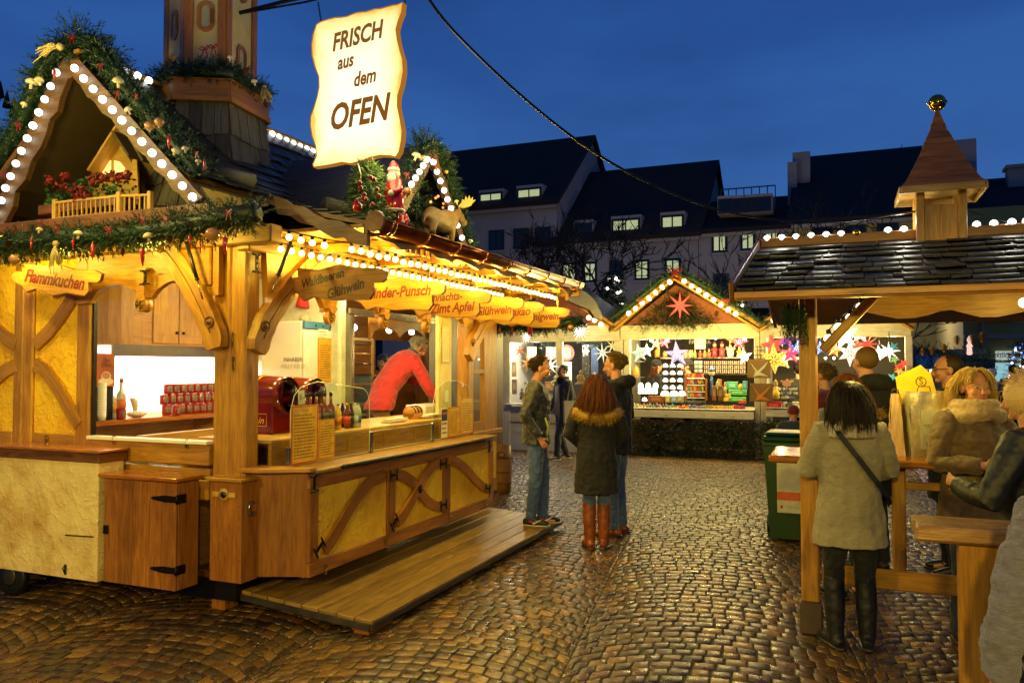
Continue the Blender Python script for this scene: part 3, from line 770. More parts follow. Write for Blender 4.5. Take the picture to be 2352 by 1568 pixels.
# pent roof over the left side
mb = MB()
for k in range(9):
 y0 = .2+k*.42; mb.obox((-.42, y0+.21, 2.70), (.25, 0, .07), (0, .208, 0), (-.003, 0, .012), bev=.003)
part(RF, 'pent_boards', mb, M['pine_dark'])
mb = MB(); mb.box(-.70, .2, 2.60, -.66, 3.7, 2.68, bev=.006); part(RF, 'eave_board', mb, M['pine_dark'])
# wavy rake board at the near end of the front skirt, fascia, gutter
pts = [(632, 452), (655, 458), (672, 470), (700, 476), (720, 490), (752, 505), (783, 508), (800, 520), (828, 533), (846, 540), (846, 566), (810, 560), (790, 545), (770, 548), (745, 535), (720, 518), (690, 512), (672, 498), (640, 492)]
poly = [(p.y, p.z) for p in (hX(u, v, .0) for u, v in pts)]
mb = MB(); mb.prism(poly, (0, 0, 0), (0, 1, 0), (0, 0, 1), .035); part(ST, 'wavy_rake_board', mb, M['pine_dark'])
pl = [(0.03, 2.63)]+[(.03+i*.108, 2.54+.018*sin(i*1.1)+.008*sin(i*2.7)) for i in range(40)]+[(4.35, 2.63)]
mb = MB(); mb.prism(pl, (0, -.42, 0), (1, 0, 0), (0, 0, 1), .03); part(ST, 'fascia_board', mb, M['pine_dark'])
def gutter(mb, x0, x1, y, z, r):
 n = 12; vs = []; fs = []
 for x in (x0, x1):
  for rr in (r, r-.006):
   for k in range(n+1):
    q = pi + pi*k/n; vs.append((x, y+cos(q)*rr, z+sin(q)*rr))
 m = n+1
 for k in range(n):
  fs += [(k, k+1, 2*m+k+1, 2*m+k), (m+k+1, m+k, 3*m+k, 3*m+k+1), (k+1, k, m+k, m+k+1), (2*m+k, 2*m+k+1, 3*m+k+1, 3*m+k)]
 fs += [(0, 2*m, 3*m, m), (n, m+n, 3*m+n, 2*m+n)]
 mb.add(vs, fs, None, 0, True)
mb = MB(); gutter(mb, .02, 4.28, -.505, 2.635, .07); mb.tube([(.02, -.575, 2.638), (4.28, -.575, 2.638)], .009, 8)
g = part(ST, 'gutter', mb, M['copper'])
mb = MB()
for i in range(9):
 x = .1+i*.5
 for dx in (0, .05) if i in (0, 4) else (0,): mb = MB(); mb.tube([(x+dx, -.505+cos(q)*.076, 2.635+sin(q)*.076) for q in [pi+pi*k/10 for k in range(11)]], .008, 6); part(g, 'gutter_bracket', mb, M['copper'])
mb = mb
mb = MB(); mb.lathe([(.0, 0), (.07, 0), (.075, .02)], (.0, -.505, 2.635), 16, (1, 0, 0), smooth=False); part(g, 'end_cap', mb, M['pine_dark'])
for (x0, y0, z0, x1, y1, z1) in ((.9, .62, 3.1, 1.75, .45, 2.97), (-.1, .75, 3.05, .15, .6, 3.02), (.35, .12, 2.86, 1.55, -.02, 2.84)):
 mb = MB(); mb.tube([(x0, y0, z0), (x1, y1, z1)], .055, 12); part(RF, 'snow_log', mb, M['grey_wood'])
# far hip end of the roof
pl = [(p.x, p.z) for p in (hY(u, v, -.3) for u, v in [(1290, 660), (1330, 670), (1352, 690), (1366, 716), (1370, 735), (1352, 730), (1340, 712), (1310, 700), (1290, 690)])]
mb = MB(); mb.prism(pl, (0, -.36, 0), (1, 0, 0), (0, 0, 1), .04); mb.box(4.35, -.5, 2.5, 4.39, 1.0, 2.7, bev=.01); part(ST, 'end_rake_board', mb, M['pine_dark'])
# ---- left gable -----------------------------------------------------------
GX = -.52; M['rake'] = m_wood('rake_brown', c3('7A5424'), c3('4E3212'), .5, .4, .3)
def gp(pts, x=GX): return [(p.y, p.z) for p in (hX(u, v, x) for u, v in pts)]
mb = MB()
mb.prism(gp([(165, 140), (188, 140), (470, 455), (440, 475), (418, 448), (400, 436), (385, 410), (360, 392), (340, 362), (318, 345), (300, 318), (278, 302), (262, 276), (240, 262), (222, 236), (205, 225), (190, 198), (176, 184)]), (GX, 0, 0), (0, 1, 0), (0, 0, 1), .04)
part(ST, 'rake_board', mb, M['rake'])
mb = MB()
mb.prism(gp([(164, 141), (150, 141), (100, 232), (55, 345), (0, 462), (-30, 530), (5, 535), (36, 474), (40, 442), (64, 414), (78, 370), (98, 341), (111, 310), (120, 276), (137, 258), (144, 226), (161, 184), (174, 178)]), (GX, 0, 0), (0, 1, 0), (0, 0, 1), .04)
part(ST, 'rake_board', mb, M['rake'])
M['soffit_paint'] = m_plain('soffit_paint', c3('5A4A34'), .7, 0, 0, 5, .15)
mb = MB()
for mir in (False, True):
 slab(mb, -.5, .2, [(y, z-.045) for y, z in PR[:5]], .01, mir)
part(ST, 'gable_soffit', mb, M['soffit_paint'])
mb = MB(); mb.prism([(.5, 2.65), (.8, 3.02), (1.3, 3.48), (1.6, 3.8), (1.9, 3.48), (2.4, 3.02), (2.7, 2.65)], (.2, 0, 0), (0, 1, 0), (0, 0, 1), .02); part(ST, 'gable_wall', mb, m_stucco('gable_plaster', c3('A8905C'), c3('86683A'), .8, .3))
# carved little house front in the gable
HX = -.02
def hp(pts): return gp(pts, HX)
mb = MB(); mb.prism(hp([(205, 415), (255, 312), (262, 310), (318, 395), (318, 470), (205, 470)]), (HX, 0, 0), (0, 1, 0), (0, 0, 1), .02); hs = part(ST, 'carved_house', mb, M['pine_light'])
mb = MB(); arc = [(u, v) for u, v in [(238, 400), (240, 384), (248, 373), (262, 369), (278, 373), (289, 386), (292, 402)]]
mb.prism(hp(arc), (HX-.014, 0, 0), (0, 1, 0), (0, 0, 1), .004); win = part(hs, 'lit_window', mb, m_emit('window_glow_amber', (1., .55, .12), 2.2, True))
mb = MB(); P2 = hp([(264, 369), (264, 403)]); mb.box(HX-.024, P2[0][0]-.012, P2[1][1], HX-.017, P2[0][0]+.012, P2[0][1]); part(hs, 'window_bar', mb, M['pine_light'])
for a, b in (((275, 279), (203, 392)), ((275, 279), (330, 370)), ((258, 300), (298, 360))):
 A, B = hX(*a, HX-.12), hX(*b, HX-.12); mb = MB(); mb.obox((A+B)/2+V((.09, 0, 0)), (B-A)/2, (.1, 0, 0), (B-A).cross(V((1, 0, 0))).normalized()*.009); part(hs, 'carved_roof', mb, M['pine_light'] if b[0] < 210 else M['soffit_paint'])
mb = MB(); mb.prism(hp([(312, 370), (322, 365), (328, 460), (308, 460)]), (HX-.03, 0, 0), (0, 1, 0), (0, 0, 1), .01); part(hs, 'shutter', mb, M['pine_light'])
BX = -.44
mb = MB(); A, B, C_ = hX(127, 466, BX), hX(275, 450, BX), hX(345, 448, BX)
for a, b in ((A, B), (B, C_)):
 for dz in (0, -.115): mb.bar(a+V((0, 0, dz)), b+V((0, 0, dz)), .016, .018, bev=.003)
 n = int((a-b).length/.042)
 for k in range(1, n): p = a.lerp(b, k/n); mb.box(p.x-.005, p.y-.005, p.z-.115, p.x+.005, p.y+.005, p.z)
for p in (A, B, C_): mb.box(p.x-.016, p.y-.016, p.z-.15, p.x+.016, p.y+.016, p.z+.025, bev=.003)
part(ST, 'balcony_railing', mb, M['pine_light'])
mb = MB(); p0 = hX(60, 512, -.45); mb.box(-.52, .6, 2.60, .2, 2.5, 2.63); part(ST, 'balcony_floor', mb, M['pine_dark'])
# ---- chimney -------------------------------------------------------------------------
CC = V((.64, 1.45)); HEX = [V(h)-CC for h in ((.18, 1.39), (.374, 1.04), (.905, 1.12), (1.1, 1.5), (.86, 1.86), (.36, 1.84))]
def hexring(s, z): return [V((CC.x+h.x*s, CC.y+h.y*s, z)) for h in HEX]
def hexwall(mb, s0, z0, s1, z1, mat=0):
 A, B = hexring(s0, z0), hexring(s1, z1)
 for k in range(6): mb.quad(A[k], A[(k+1) % 6], B[(k+1) % 6], B[k], mat)
ch = None
LV = [(1.42, 2.7), (1.36, 2.9), (1.2, 3.1), (1.08, 3.3), (1.0, 3.5), (.955, 3.73)]
mb = MB()
for (s0, z0), (s1, z1) in zip(LV[:-1], LV[1:]): hexwall(mb, s0, z0, s1, z1)
ch = part(ST, 'chimney', mb, M['pine_dark'])
mb = MB()
for (s0, z0), (s1, z1) in zip(LV[:-1], LV[1:]):
 A, B = hexring(s0*1.005, z0-.03), hexring(s1*1.005, z1)
 for k in range(6):
  a0, a1, b0, b1 = A[k], A[(k+1) % 6], B[k], B[(k+1) % 6]; n = (a1-a0).cross(b0-a0).normalized()
  m_ = 4; cuts = [0]+sorted(rnd(i/m_-.05, i/m_+.05) for i in range(1, m_))+[1]
  for c0, c1 in zip(cuts[:-1], cuts[1:]):
   p, q = a0.lerp(a1, c0+.006), a0.lerp(a1, c1-.006); r, t = b0.lerp(b1, c0+.006), b0.lerp(b1, c1-.006); o = n*(.024+rnd(0, .008)); dz = V((0, 0, rnd(-.018, .012)))
   cl = random.random(); h = (r-p).length
   mb.add([p+o+dz, q+o+dz, t+n*.004, r+n*.004, p+dz, q+dz], [(0, 1, 2, 3), (0, 4, 5, 1), (0, 3, 4), (1, 5, 2)], [[(0, 0), (0, .2), (h, .2), (h, 0)], [(0, 0), (0, .1), (.1, .1), (.1, 0)], [(0, 0), (.1, 0), (0, .1)], [(0, 0), (.1, 0), (0, .1)]], 0, False, (cl, cl, cl))
part(ch, 'shingles', mb, M['grey_wood'])
mb = MB()
def hexband(mb, s, z0, z1, th):
 A = hexring(s, (z0+z1)/2)
 for k in range(6): mb.bar(A[k], A[(k+1) % 6], th, z1-z0, bev=.003)
hexband(mb, 1.02, 3.755, 3.89, .02); hexband(mb, 1.05, 3.72, 3.76, .03); hexband(mb, 1.05, 3.885, 3.895, .03); A = hexring(1.0, 3.80); mb.add(A, [tuple(range(6))])
part(ch, 'cornice', mb, m_wood('cornice_wood', c3('C4801E'), c3('9A5C12'), .4, .3))
mb = MB(); TS = .76; hexwall(mb, TS, 3.8, TS, 5.4); tw = part(ch, 'plaster_shaft', mb, M['chimney_paint'])
mb = MB(); A, B = hexring(TS*1.0, 3.8), hexring(TS*1.0, 5.4)
for k in range(6):
 c = V((CC.x, CC.y, 0)); m1 = (A[k]-V((c.x, c.y, 3.8))).normalized()
 for nb in (A[(k+1) % 6], A[(k-1) % 6]):
  d = (nb-A[k]).normalized(); n = V((0, 0, 1)).cross(d)
  if n.dot(m1) < 0: n = -n
  o = A[k]+d*.028+n*.008; mb.obox(o+V((0, 0, .8)), d*.032, n*.012, V((0, 0, .8)), bev=.004)
part(ch, 'corner_boards', mb, M['red_wood'])
def oval(mb, face, zc, off=0., rx=.05, rz=.105, w=.03):
 A = hexring(TS, 0); a, b = A[face], A[(face+1) % 6]; d = (b-a).normalized(); n = d.cross(V((0, 0, 1)))
 if n.dot((a+b)/2-V((CC.x, CC.y, 0))) < 0: n = -n
 c = (a+b)/2+V((0, 0, zc))+d*off+n*.01; h = rz-rx; P_ = []
 for k in range(33):
  q = 2*pi*k/32; P_.append(c+d*(cos(q)*rx)+V((0, 0, sin(q)*rx+(h if sin(q) > 0 else -h))))
 P_.append(P_[1]); mb.ribbon(P_, w, n, .014)
 return c, d, n
for f, z in ((0, 4.42), (0, 4.85), (1, 4.16), (1, 4.75), (5, 4.4), (0, 5.25)):
 mb = MB(); c, d, n = oval(mb, f, z); o = part(ch, 'oval_ornament', mb, M['red_wood'])
 mb = MB(); mb.prism([(cos(k*pi/8)*.036, sin(k*pi/8)*.036+(.055 if 0 < k < 8 else -.055 if k > 8 else 0)) for k in range(16)], c-n*.006, d, (0, 0, 1), .004); part(o, 'oval_inset', mb, m_plain('inset_grey', c3('A8A490'), .6) if 'inset_grey' not in bpy.data.materials else bpy.data.materials['inset_grey'])
# arm that holds the lit sign
SX = .62
pa = hX(560, 22, SX); mb = MB(); mb.bar(pa+V((0, .25, -.03)), hX(650, 5, SX), .022, .022); mb.bar(hX(650, 5, SX), hX(770, -22, SX), .022, .022); ar = part(ch, 'sign_arm', mb, M['iron'])
mb = MB(); mb.bar(pa+V((0, 0, -.03)), hX(700, 6, SX), .012, .012); mb.bar(hX(700, 6, SX), hX(960, -55, SX), .012, .012); part(ch, 'sign_arm', mb, M['iron'])
# ---- right dormer facing the alley ---------------------------------------------------------
DY = -.3; dc = hY(990, 352, DY); dz0 = 2.70; hw = .60
def dprof(): return [(dc.x-hw, dz0), (dc.x, dc.z), (dc.x+hw, dz0)]
mb = MB(); (a, b, c) = dprof()
for p, q in ((a, b), (b, c)):
 P1, P2 = V((p[0], 0, p[1])), V((q[0], 0, q[1])); d = P2-P1; n = V((0, -1, 0)).cross(d).normalized(); n = n if n.z > 0 else -n
 mb.obox((P1+P2)/2+V((0, .35, 0))+n*.05, d/2*1.04, (0, .65, 0), n*.018, 0)
dm = part(RF, 'dormer', mb, M['slate'])
mb = MB()
for p, q in ((a, b), (b, c)):
 P1, P2 = V((p[0], DY, p[1])), V((q[0], DY, q[1])); P_ = [P1.lerp(P2, k/14) for k in range(15)]; mb.ribbon(P_, [.085+.014*sin(k*1.9) for k in range(15)], (0, -1, 0), .035)
part(dm, 'dormer_rake', mb, M['rake'])
mb = MB(); mb.prism([(a[0]+.08, a[1]-.02), (b[0], b[1]-.08), (c[0]-.08, c[1]-.02)], (0, .1, 0), (1, 0, 0), (0, 0, 1), .02); part(dm, 'dormer_wall', mb, M['chimney_paint'])
mb = MB(); mb.prism([(a[0]+.18, a[1]-.02), (b[0]-.04, b[1]-.25), (b[0]+.0, b[1]-.25), (a[0]+.5, a[1]-.02)], (0, .06, 0), (1, 0, 0), (0, 0, 1), .03); part(dm, 'dormer_post', mb, M['pine_dark'])
# ---- serving counter -------------------------------------------------------------------------
CZ0, CZ1 = .304, 1.005
mb = MB(); mb.box(.0, .02, CZ0+.0, 2.99, .36, CZ1-.02); mb.prism([(0, .0), (-.124, .298), (-.124, .38), (.05, .38)], (0, 0, (CZ0+CZ1)/2), (1, 0, 0), (0, 1, 0), CZ1-CZ0-.02)
part(ST, 'counter_body', mb, M['red_wood'])
mb = MB(); ft = -.016
mb.box(0, ft, CZ0, 2.99, .018, CZ0+.095, bev=.006); mb.box(0, ft, CZ1-.12, 2.99, .018, CZ1-.02, bev=.006)
def cx(u, v=1200): return hY(u, v, 0).x
for x0, x1 in ((0, .1), (cx(885), cx(904)), (cx(1014), cx(1030)), (2.9, 2.99)): mb.box(x0, ft-.003, CZ0+.096, x1, .018, CZ1-.121, bev=.006)
part(ST, 'counter_frame', mb, M['red_wood'])
xsd = [(.1, cx(885)), (cx(904), cx(1014)), (cx(1030), 2.9)]
for a, b in xsd:
 mb = MB(); mb.box(a, -.002, CZ0+.096, b, .018, CZ1-.121); part(ST, 'counter_panel', mb, M['stucco'])
def zc(u, v): return hY(u, v, -.03)
def D1(x, y): return (750+x/1.96)*.72585, (1300+y/1.96)*.72585
for pts in ([(540, 860), (590, 790), (650, 690), (700, 600), (760, 510), (830, 430), (915, 395)], [(950, 385), (1030, 400), (1090, 440), (1130, 500), (1180, 560), (1230, 590), (1300, 590)],
   [(985, 690), (1030, 640), (1080, 560), (1120, 480), (1165, 400), (1210, 340), (1260, 310)], [(1315, 300), (1370, 320), (1430, 370), (1480, 430), (1530, 475), (1560, 485)]):
 mb = MB(); P_ = [zc(*D1(*p)) for p in pts]; mb.ribbon(P_, .085, (0, -1, 0), .022 if pts[0][0] != 985 else .03); part(ST, 'curved_brace', mb, M['red_wood'])
for (x, y, up) in ((480, 448, (0, 0, 1)), (510, 845, (.7, 0, .5)), (970, 397, (1, 0, 0)), (975, 690, (.7, 0, .5)), (1277, 328, (1, 0, 0)), (1280, 580, (1, 0, 0)), (1553, 478, (1, 0, -.2)), (1565, 215, (0, 0, 1))):
 up = V(up).normalized(); anchor_iron(hY(*D1(x, y), -.05), V((0, -1, 0)), V((0, -1, 0)).cross(up), up, .06, 'hinge_iron')
mb = MB(); c = hY(*D1(1133, 482), -.05); rosette(mb, c, (0, -1, 0), .035); part(ST, 'iron_boss', mb, M['iron'])
for x, y in ((920, 800), (1318, 650), (550, 980), (1540, 578)):
 c = hY(*D1(x, y), -.02); mb = MB(); mb.box(c.x-.012, c.y-.006, c.z-.035, c.x+.012, c.y, c.z+.035, bev=.003); mb.tube([c+V((-.02, -.012, 0)), c+V((.02, -.012, 0))], .005, 6); part(ST, 'latch', mb, M['brass'])
mb = MB(); mb.tube([hY(*D1(600, 470), -.04), hY(*D1(600, 470), -.04)+V((0, 0, -.001))], .001, 4)
# counter top, chamfer shelf, twisted bar
mb = MB(); mb.box(.02, -.06, CZ1-.018, 2.99, .3, CZ1+.006, bev=.004); part(ST, 'counter_ledge', mb, M['deck'])
mb = MB(); mb.prism([(-.22, .40), (-.20, .24), (-.04, -.05), (.03, -.05), (.03, .40)], (0, 0, CZ1+.012), (1, 0, 0), (0, 1, 0), .022); mb.box(2.7, .3, CZ1-.018, 3.15, .37, CZ1+.02, bev=.004); part(ST, 'corner_shelf', mb, M['pine'])
mb = MB(); A, B = hY(*D1(655, 345), -.075), hY(*D1(1535, 178), -.075); n = 90
mb.tube([A, B], .009, 8)
for k in range(n):
 p = A.lerp(B, (k+.5)/n); mb.obox(p, V((.011, 0, .009)), V((0, .014, 0)), V((-.004, 0, .006)), bev=.002)
for k in (0, .33, .66, 1): p = A.lerp(B, k); mb.bar(p, p+V((0, .06, 0)), .012, .012)
part(ST, 'twisted_iron_bar', mb, M['iron'])
mb = MB(); mb.box(0.0, .3, CZ1-.02, 2.95, .33, 1.17, bev=.004);
for k in range(4): mb.box(.9+k*.52, .292, CZ1+.02, .915+k*.52, .299, 1.15)
part(ST, 'counter_back', mb, M['pine'])
mb = MB(); mb.box(.0, .3, 1.172, 2.95, .95, 1.2, bev=.005); part(ST, 'serving_top', mb, M['pine_light'])
mb = MB(); mb.box(-.15, .92, .3, 2.9, .95, 1.17); part(ST, 'counter_inner', mb, M['pine_light'])
# glass guard
for u, v0, hgt in ((662, 1060, .14), (852, 1030, .17), (993, 1005, .17), (1083, 990, .17)):
 p = hY(u, v0, .2); mb = MB(); mb.box(p.x-.014, .19, CZ1+.006, p.x+.014, .218, CZ1+.006+hgt, bev=.003); gp_ = part(ST, 'guard_post', mb, M['steel'])
 mb = MB(); mb.tube([(p.x+.02, .2, CZ1+.05), (p.x+.02, .2, CZ1+.075)], .012, 8); part(gp_, 'clamp', mb, M['brass'])
M['edge'] = m_plain('glass_edge_pale', c3('E6E8C8'), .2)
gx = [hY(u, 1000, .2).x for u in (664, 852, 993, 1083)]
for x0, x1, kind in ((gx[0]+.018, gx[1]-.018, 0), (gx[1]+.018, gx[2]-.018, 1), (gx[2]+.018, gx[3]-.018, 2)):
 z0 = CZ1+.02; pl = [(x0, z0), (x1, z0)]
 if kind == 0: pl += [(x1, 1.35)]+[(x1-.12+.12*cos(q), 1.40+.13*sin(q)) for q in [k*pi/12 for k in range(1, 7)]]+[(x0+.3, 1.59), (x0+.12, 1.56), (x0+.04, 1.5), (x0, 1.40)]
 elif kind == 1: pl += [(x1, 1.18), (x0, 1.18)]
 else: pl += [(x1, 1.35), (x1-.05, 1.5), (x1-.3, 1.56), (x0+.25, 1.56), (x0+.05, 1.48), (x0, 1.35)]
 mb = MB(); mb.prism(pl, (0, .205, 0), (1, 0, 0), (0, 0, 1), .006); gg = part(ST, 'glass_guard', mb, M['glass2']); mb = MB(); mb.tube([V((a, .205, b_)) for a, b_ in pl+pl[:1]], .0028, 5); part(gg, 'glass_edge', mb, M['edge'])
A, B = hX(597, 970, -.05), None
mb = MB(); mb.prism([(.42, 1.03), (.22, 1.03), (.22, 1.2), (.24, 1.22), (.42, 1.22)], (-.0, 0, 0), (0, 1, 0), (0, 0, 1), .006); part(ST, 'glass_guard', mb, M['glass2'])
# small cabinets in front of the left side ------------------------------------------------
mb = MB(); zb = .30
pz = hZ(552, 1341, .30); nx, ny = pz.x, pz.y
w1 = .26
mb.box(nx, ny, .3, nx+.16, ny+w1, .945, bev=.004); nb = thing('narrow_cabinet', 'narrow tall pine cabinet with small oval plate standing against the corner post', 'cabinet', (nx+.08, ny+.13, 0))
part(nb, 'body', mb, M['red_wood'])
mb = MB(); mb.box(nx-.025, ny-.02, .95, nx+.18, ny+w1+.02, .975, bev=.005); part(nb, 'top', mb, M['pine'])
mb = MB(); c = V((nx-.004, ny+.14, .865)); mb.box(c.x-.004, c.y-.095, c.z-.016, c.x+.001, c.y+.095, c.z+.016, bev=.002); mb.lathe([(.042, 0), (.042, .004), (0, .004)], c, 20, (-1, 0, 0)); pt = part(nb, 'name_plate', mb, M['pine_light'])
mb = MB(); mb.lathe([(.022, 0), (.022, .002), (0, .002)], c+V((-.005, 0, 0)), 16, (-1, 0, 0)); part(pt, 'emblem', mb, M['black'])
mb = MB(); mb.tube([V((nx+.09, ny-.006, .77))+V((cos(q)*.028, -.004, sin(q)*.045)) for q in [k*pi/8+pi/3 for k in range(13)]], .008, 8); part(nb, 'handle', mb, M['steel'])
mb = MB()
for y in (ny+.02, ny+w1-.02):
 for z in (.45, .80): mb.ball((nx-.002, y, z), .005, 6, 4)
part(nb, 'screw', mb, M['steel'])
# cupboard with black strap hinges
px = hZ(402, 1358, .25); X0, Y0 = px.x, px.y
XL = hX(236, 1330, X0); cw = XL.y-Y0; ztop = hX(402, 1097, X0).z
cb = thing('cupboard', 'pine board cupboard with black strap hinges and an orange lacquered top, standing under the window', 'cupboard', (X0+.3, Y0+cw/2, 0))
mb = MB(); mb.box(X0+.02, Y0, .25, XW-.06, Y0+cw, ztop-.03, bev=.004); part(cb, 'body', mb, M['red_wood'])
mb = MB()
for k in range(5): mb.box(X0, Y0+cw*k/5+.0015, .25, X0+.02, Y0+cw*(k+1)/5-.0015, ztop-.035, bev=.004)
dr = part(cb, 'door', mb, M['red_wood'])
for v in (1147, 1311):
 p = hX(402, v, X0-.004); mb = MB(); mb.prism([(Y0-.002, p.z-.02), (Y0+.1, p.z-.022), (Y0+.2, p.z-.01), (Y0+.215, p.z), (Y0+.2, p.z+.01), (Y0+.1, p.z+.022), (Y0-.002, p.z+.02)], (X0-.004, 0, 0), (0, 1, 0), (0, 0, 1), .006)
 mb.tube([(X0-.004, Y0-.008, p.z-.028), (X0-.004, Y0-.008, p.z+.028)], .009, 8); mb.box(X0+.0, Y0-.008, p.z-.03, X0+.08, Y0-.003, p.z+.03, bev=.004)
 for yy in (Y0+.04, Y0+.1, Y0+.19): mb.ball((X0-.009, yy, p.z), .006, 6, 4)
 part(dr, 'strap_hinge', mb, M['iron'])
p = hX(244, 1215, X0-.002); mb = MB(); mb.box(X0-.012, Y0+cw-.05, p.z-.03, X0, Y0+cw-.005, p.z+.03, bev=.004); part(dr, 'lock', mb, M['iron'])
mb = MB(); mb.box(X0-.03, Y0-.03, ztop-.028, XW-.055, Y0+cw+.03, ztop+.002, bev=.006); part(cb, 'top', mb, M['counter_top'])
# plaster faced counter box at far left
pq = hZ(222, 1337, .24); BXx, BYy = pq.x, pq.y
zt2 = hX(222, 1063, BXx).z; bx = thing('counter_box', 'low cream plastered counter box with a wide orange wooden top at the left edge', 'counter', (BXx+.2, BYy+.9, 0))
mb = MB(); mb.box(BXx, BYy, .24, XW-.06, 3.9, zt2, bev=.004); part(bx, 'body', mb, M['plaster'])
zt3 = hX(221, 1040, BXx).z
mb = MB(); mb.box(BXx-.012, BYy-.012, zt2, XW-.04, 3.9, zt3-.004, bev=.004); part(bx, 'top_frame', mb, M['pine_dark'])
mb = MB(); mb.box(BXx-.03, BYy-.03, zt3, XW-.035, 3.9, zt3+.022, bev=.006); part(bx, 'top', mb, M['counter_top'])
a, b = hX(150, 1228, BXx-.004), hX(214, 1232, BXx-.004); mb = MB(); mb.bar(a, b, .008, .008); part(bx, 'hatch_edge', mb, M['zinc'])
c = hX(150, 1307, BXx-.006); mb = MB(); mb.box(c.x-.004, c.y-.008, c.z-.035, c.x+.002, c.y+.008, c.z+.035); mb.tube([c+V((-.008, 0, -.02)), c+V((-.012, .012, .01)), c+V((-.008, 0, .03))], .004, 6); part(bx, 'latch', mb, M['zinc'])
# undercarriage and wheel glimpsed under the stall
mb = MB(); mb.box(-.1, .5, .12, 4.0, 3.2, .26); part(ST, 'chassis', mb, M['iron'])
mb = MB(); c = hX(30, 1330, BXx+.15); mb.lathe([(.0, -.03), (.13, -.03), (.15, -.02), (.15, .02), (.13, .03), (0, .03)], (c.x, c.y, .15), 24, (1, 0, 0)); w = thing('jockey_wheel', 'dark trailer wheel half hidden under the cream counter box', 'wheel', (c.x, c.y, 0)); part(w, 'tyre', mb, M['black'])
mb = MB(); mb.lathe([(.0, -.036), (.06, -.036), (.07, -.03)], (c.x, c.y, .15), 20, (1, 0, 0)); part(w, 'rim', mb, M['zinc'])
# ---- deck in front ---------------------------------------------------------------------
dk = thing('wooden_deck', 'low brown plank deck sloping out in front of the serving counter', 'deck', (1.8, 0, 0))
mb = MB(); n = 9
for k in range(n):
 y0, y1 = lerp(-.535, .7, k/n), lerp(-.535, .7, (k+1)/n)-.006; z0, z1 = lerp(.1, .2, k/n), lerp(.1, .2, (k+1)/n)
 for x0, x1 in ((-.045, rnd(1.6, 2.1)), (None, 3.6)):
  if x0 is None: x0 = xe+.004
  xe = x1
  mb.obox(((x0+x1)/2, (y0+y1)/2, (z0+z1)/2-.014), ((x1-x0)/2, 0, 0), (0, (y1-y0)/2, (z1-z0)/2*.95), (0, 0, .014), 0, None, .004)
part(dk, 'planks', mb, M['deck'])
mb = MB(); mb.bar((-.05, -.52, .06), (-.05, .75, .16), .02, .04); mb.bar((-.05, -.53, .065), (3.6, -.53, .065), .02, .036); mb.bar((3.6, -.52, .06), (3.6, .75, .16), .02, .04); part(dk, 'metal_frame', mb, M['zinc'])
mb = MB(); mb.box(.3, -.5, .045, .6, -.3, .06); [mb.box(x, y, .0, x+.06, y+.14, .06) for x in (1.2, 2.4, 3.3) for y in (-.4, .2)]; part(dk, 'bearer', mb, M['pine_dark'])
bk = MB(); bk.box(-.03, -.5, .025, .30, -.37, .045, bev=.003); bk.box(-.02, -.49, .0, .28, -.38, .022, bev=.003); solo('wooden_wedge', 'two thin boards wedged under the near corner of the deck', 'wooden block', bk, M['red_wood'])
p = GR(510, 1398); l = L(p); bk = MB(); bk.box(l.x-.02, l.y-.04, .0, l.x+.12, l.y+.08, .155, bev=.004); solo('support_block', 'squared wooden block under the back left corner of the deck', 'wooden block', bk, M['red_wood'])
# ================================================================ lights strings, garlands, signs, goods of the main stall
def light_string(label, pts, r, mat, group=None, socket=True, wire=None, drop=0., cat='light string', sock_dir=(0, 0, 1), nm='light_string'):
 c = sum(pts, V())/len(pts); th = thing(nm, label, cat, (c.x, c.y, c.z), group)
 mb = MB(); mb.ball(c, r, 14, 10); b0 = part(th, 'bulb', mb, mat); b0.location = pts[0]-c
 for p in pts[1:]: subpart(th, 'bulb', b0, p-c)
 sd = V(sock_dir)
 if socket:
  mb = MB(); mb.lathe([(r*.45, r*.8), (r*.55, r*1.0), (r*.55, r*1.9), (r*.3, r*2.0)], c, 10, sd); s0 = part(th, 'socket', mb, M['black']); s0.location = pts[0]-c
  for p in pts[1:]: subpart(th, 'socket', s0, p-c)
 q = [p+sd*r*1.9 for p in pts]; mb = MB(); mb.tube(q, .004, 5); part(th, 'cable', mb, M['black'])
 return th
def Z1(x, y): return x*.398, y*.398
rr = [hX(*Z1(*p), GX-.045) for p in [(430,395),(482,455),(537,515),(591,575),(648,635),(703,695),(760,757),(818,818),(877,884),(933,946),(993,1010),(1052,1073),(1110,1137)]]
lr = [hX(*Z1(*p), GX-.045) for p in [(325,421),(292,499),(258,575),(223,650),(190,726),(157,800),(124,872),(92,945),(61,1018),(32,1086),(7,1157),(-25,1228),(-50,1300)]]
GSTR = 'white globe bulb strings on the roof edges'
light_string('row of white globe bulbs down the right slope of the big left gable', rr, .0255, M['bulb_cool'], GSTR, True, sock_dir=(1, 0, 0))
light_string('row of white globe bulbs down the left slope of the big left gable', lr, .0255, M['bulb_cool'], GSTR, True, sock_dir=(1, 0, 0))
light_string('four white globe bulbs on the ridge between gable garland and chimney', [hY(*Z1(*p), 1.57) for p in [(662,384),(726,413),(793,440),(858,467)]], .028, M['bulb_cool'], GSTR, sock_dir=(0, 0, -1))
light_string('white globe bulbs on the ridge between chimney and parchment sign', [hY(x*.398+566.2, y*.398, 1.57) for x, y in [(147,775),(187,793),(229,810),(269,828),(308,844),(346,859),(382,875),(416,890),(448,904)]], .028, M['bulb_cool'], GSTR, sock_dir=(0, 0, -1))
def Z4(x, y): return x*.19444+653.3, y*.19444+275.8
dl = [hY(*Z4(*p), DY-.05) for p in [(1685,467),(1637,538),(1593,612),(1547,685),(1500,760)]]
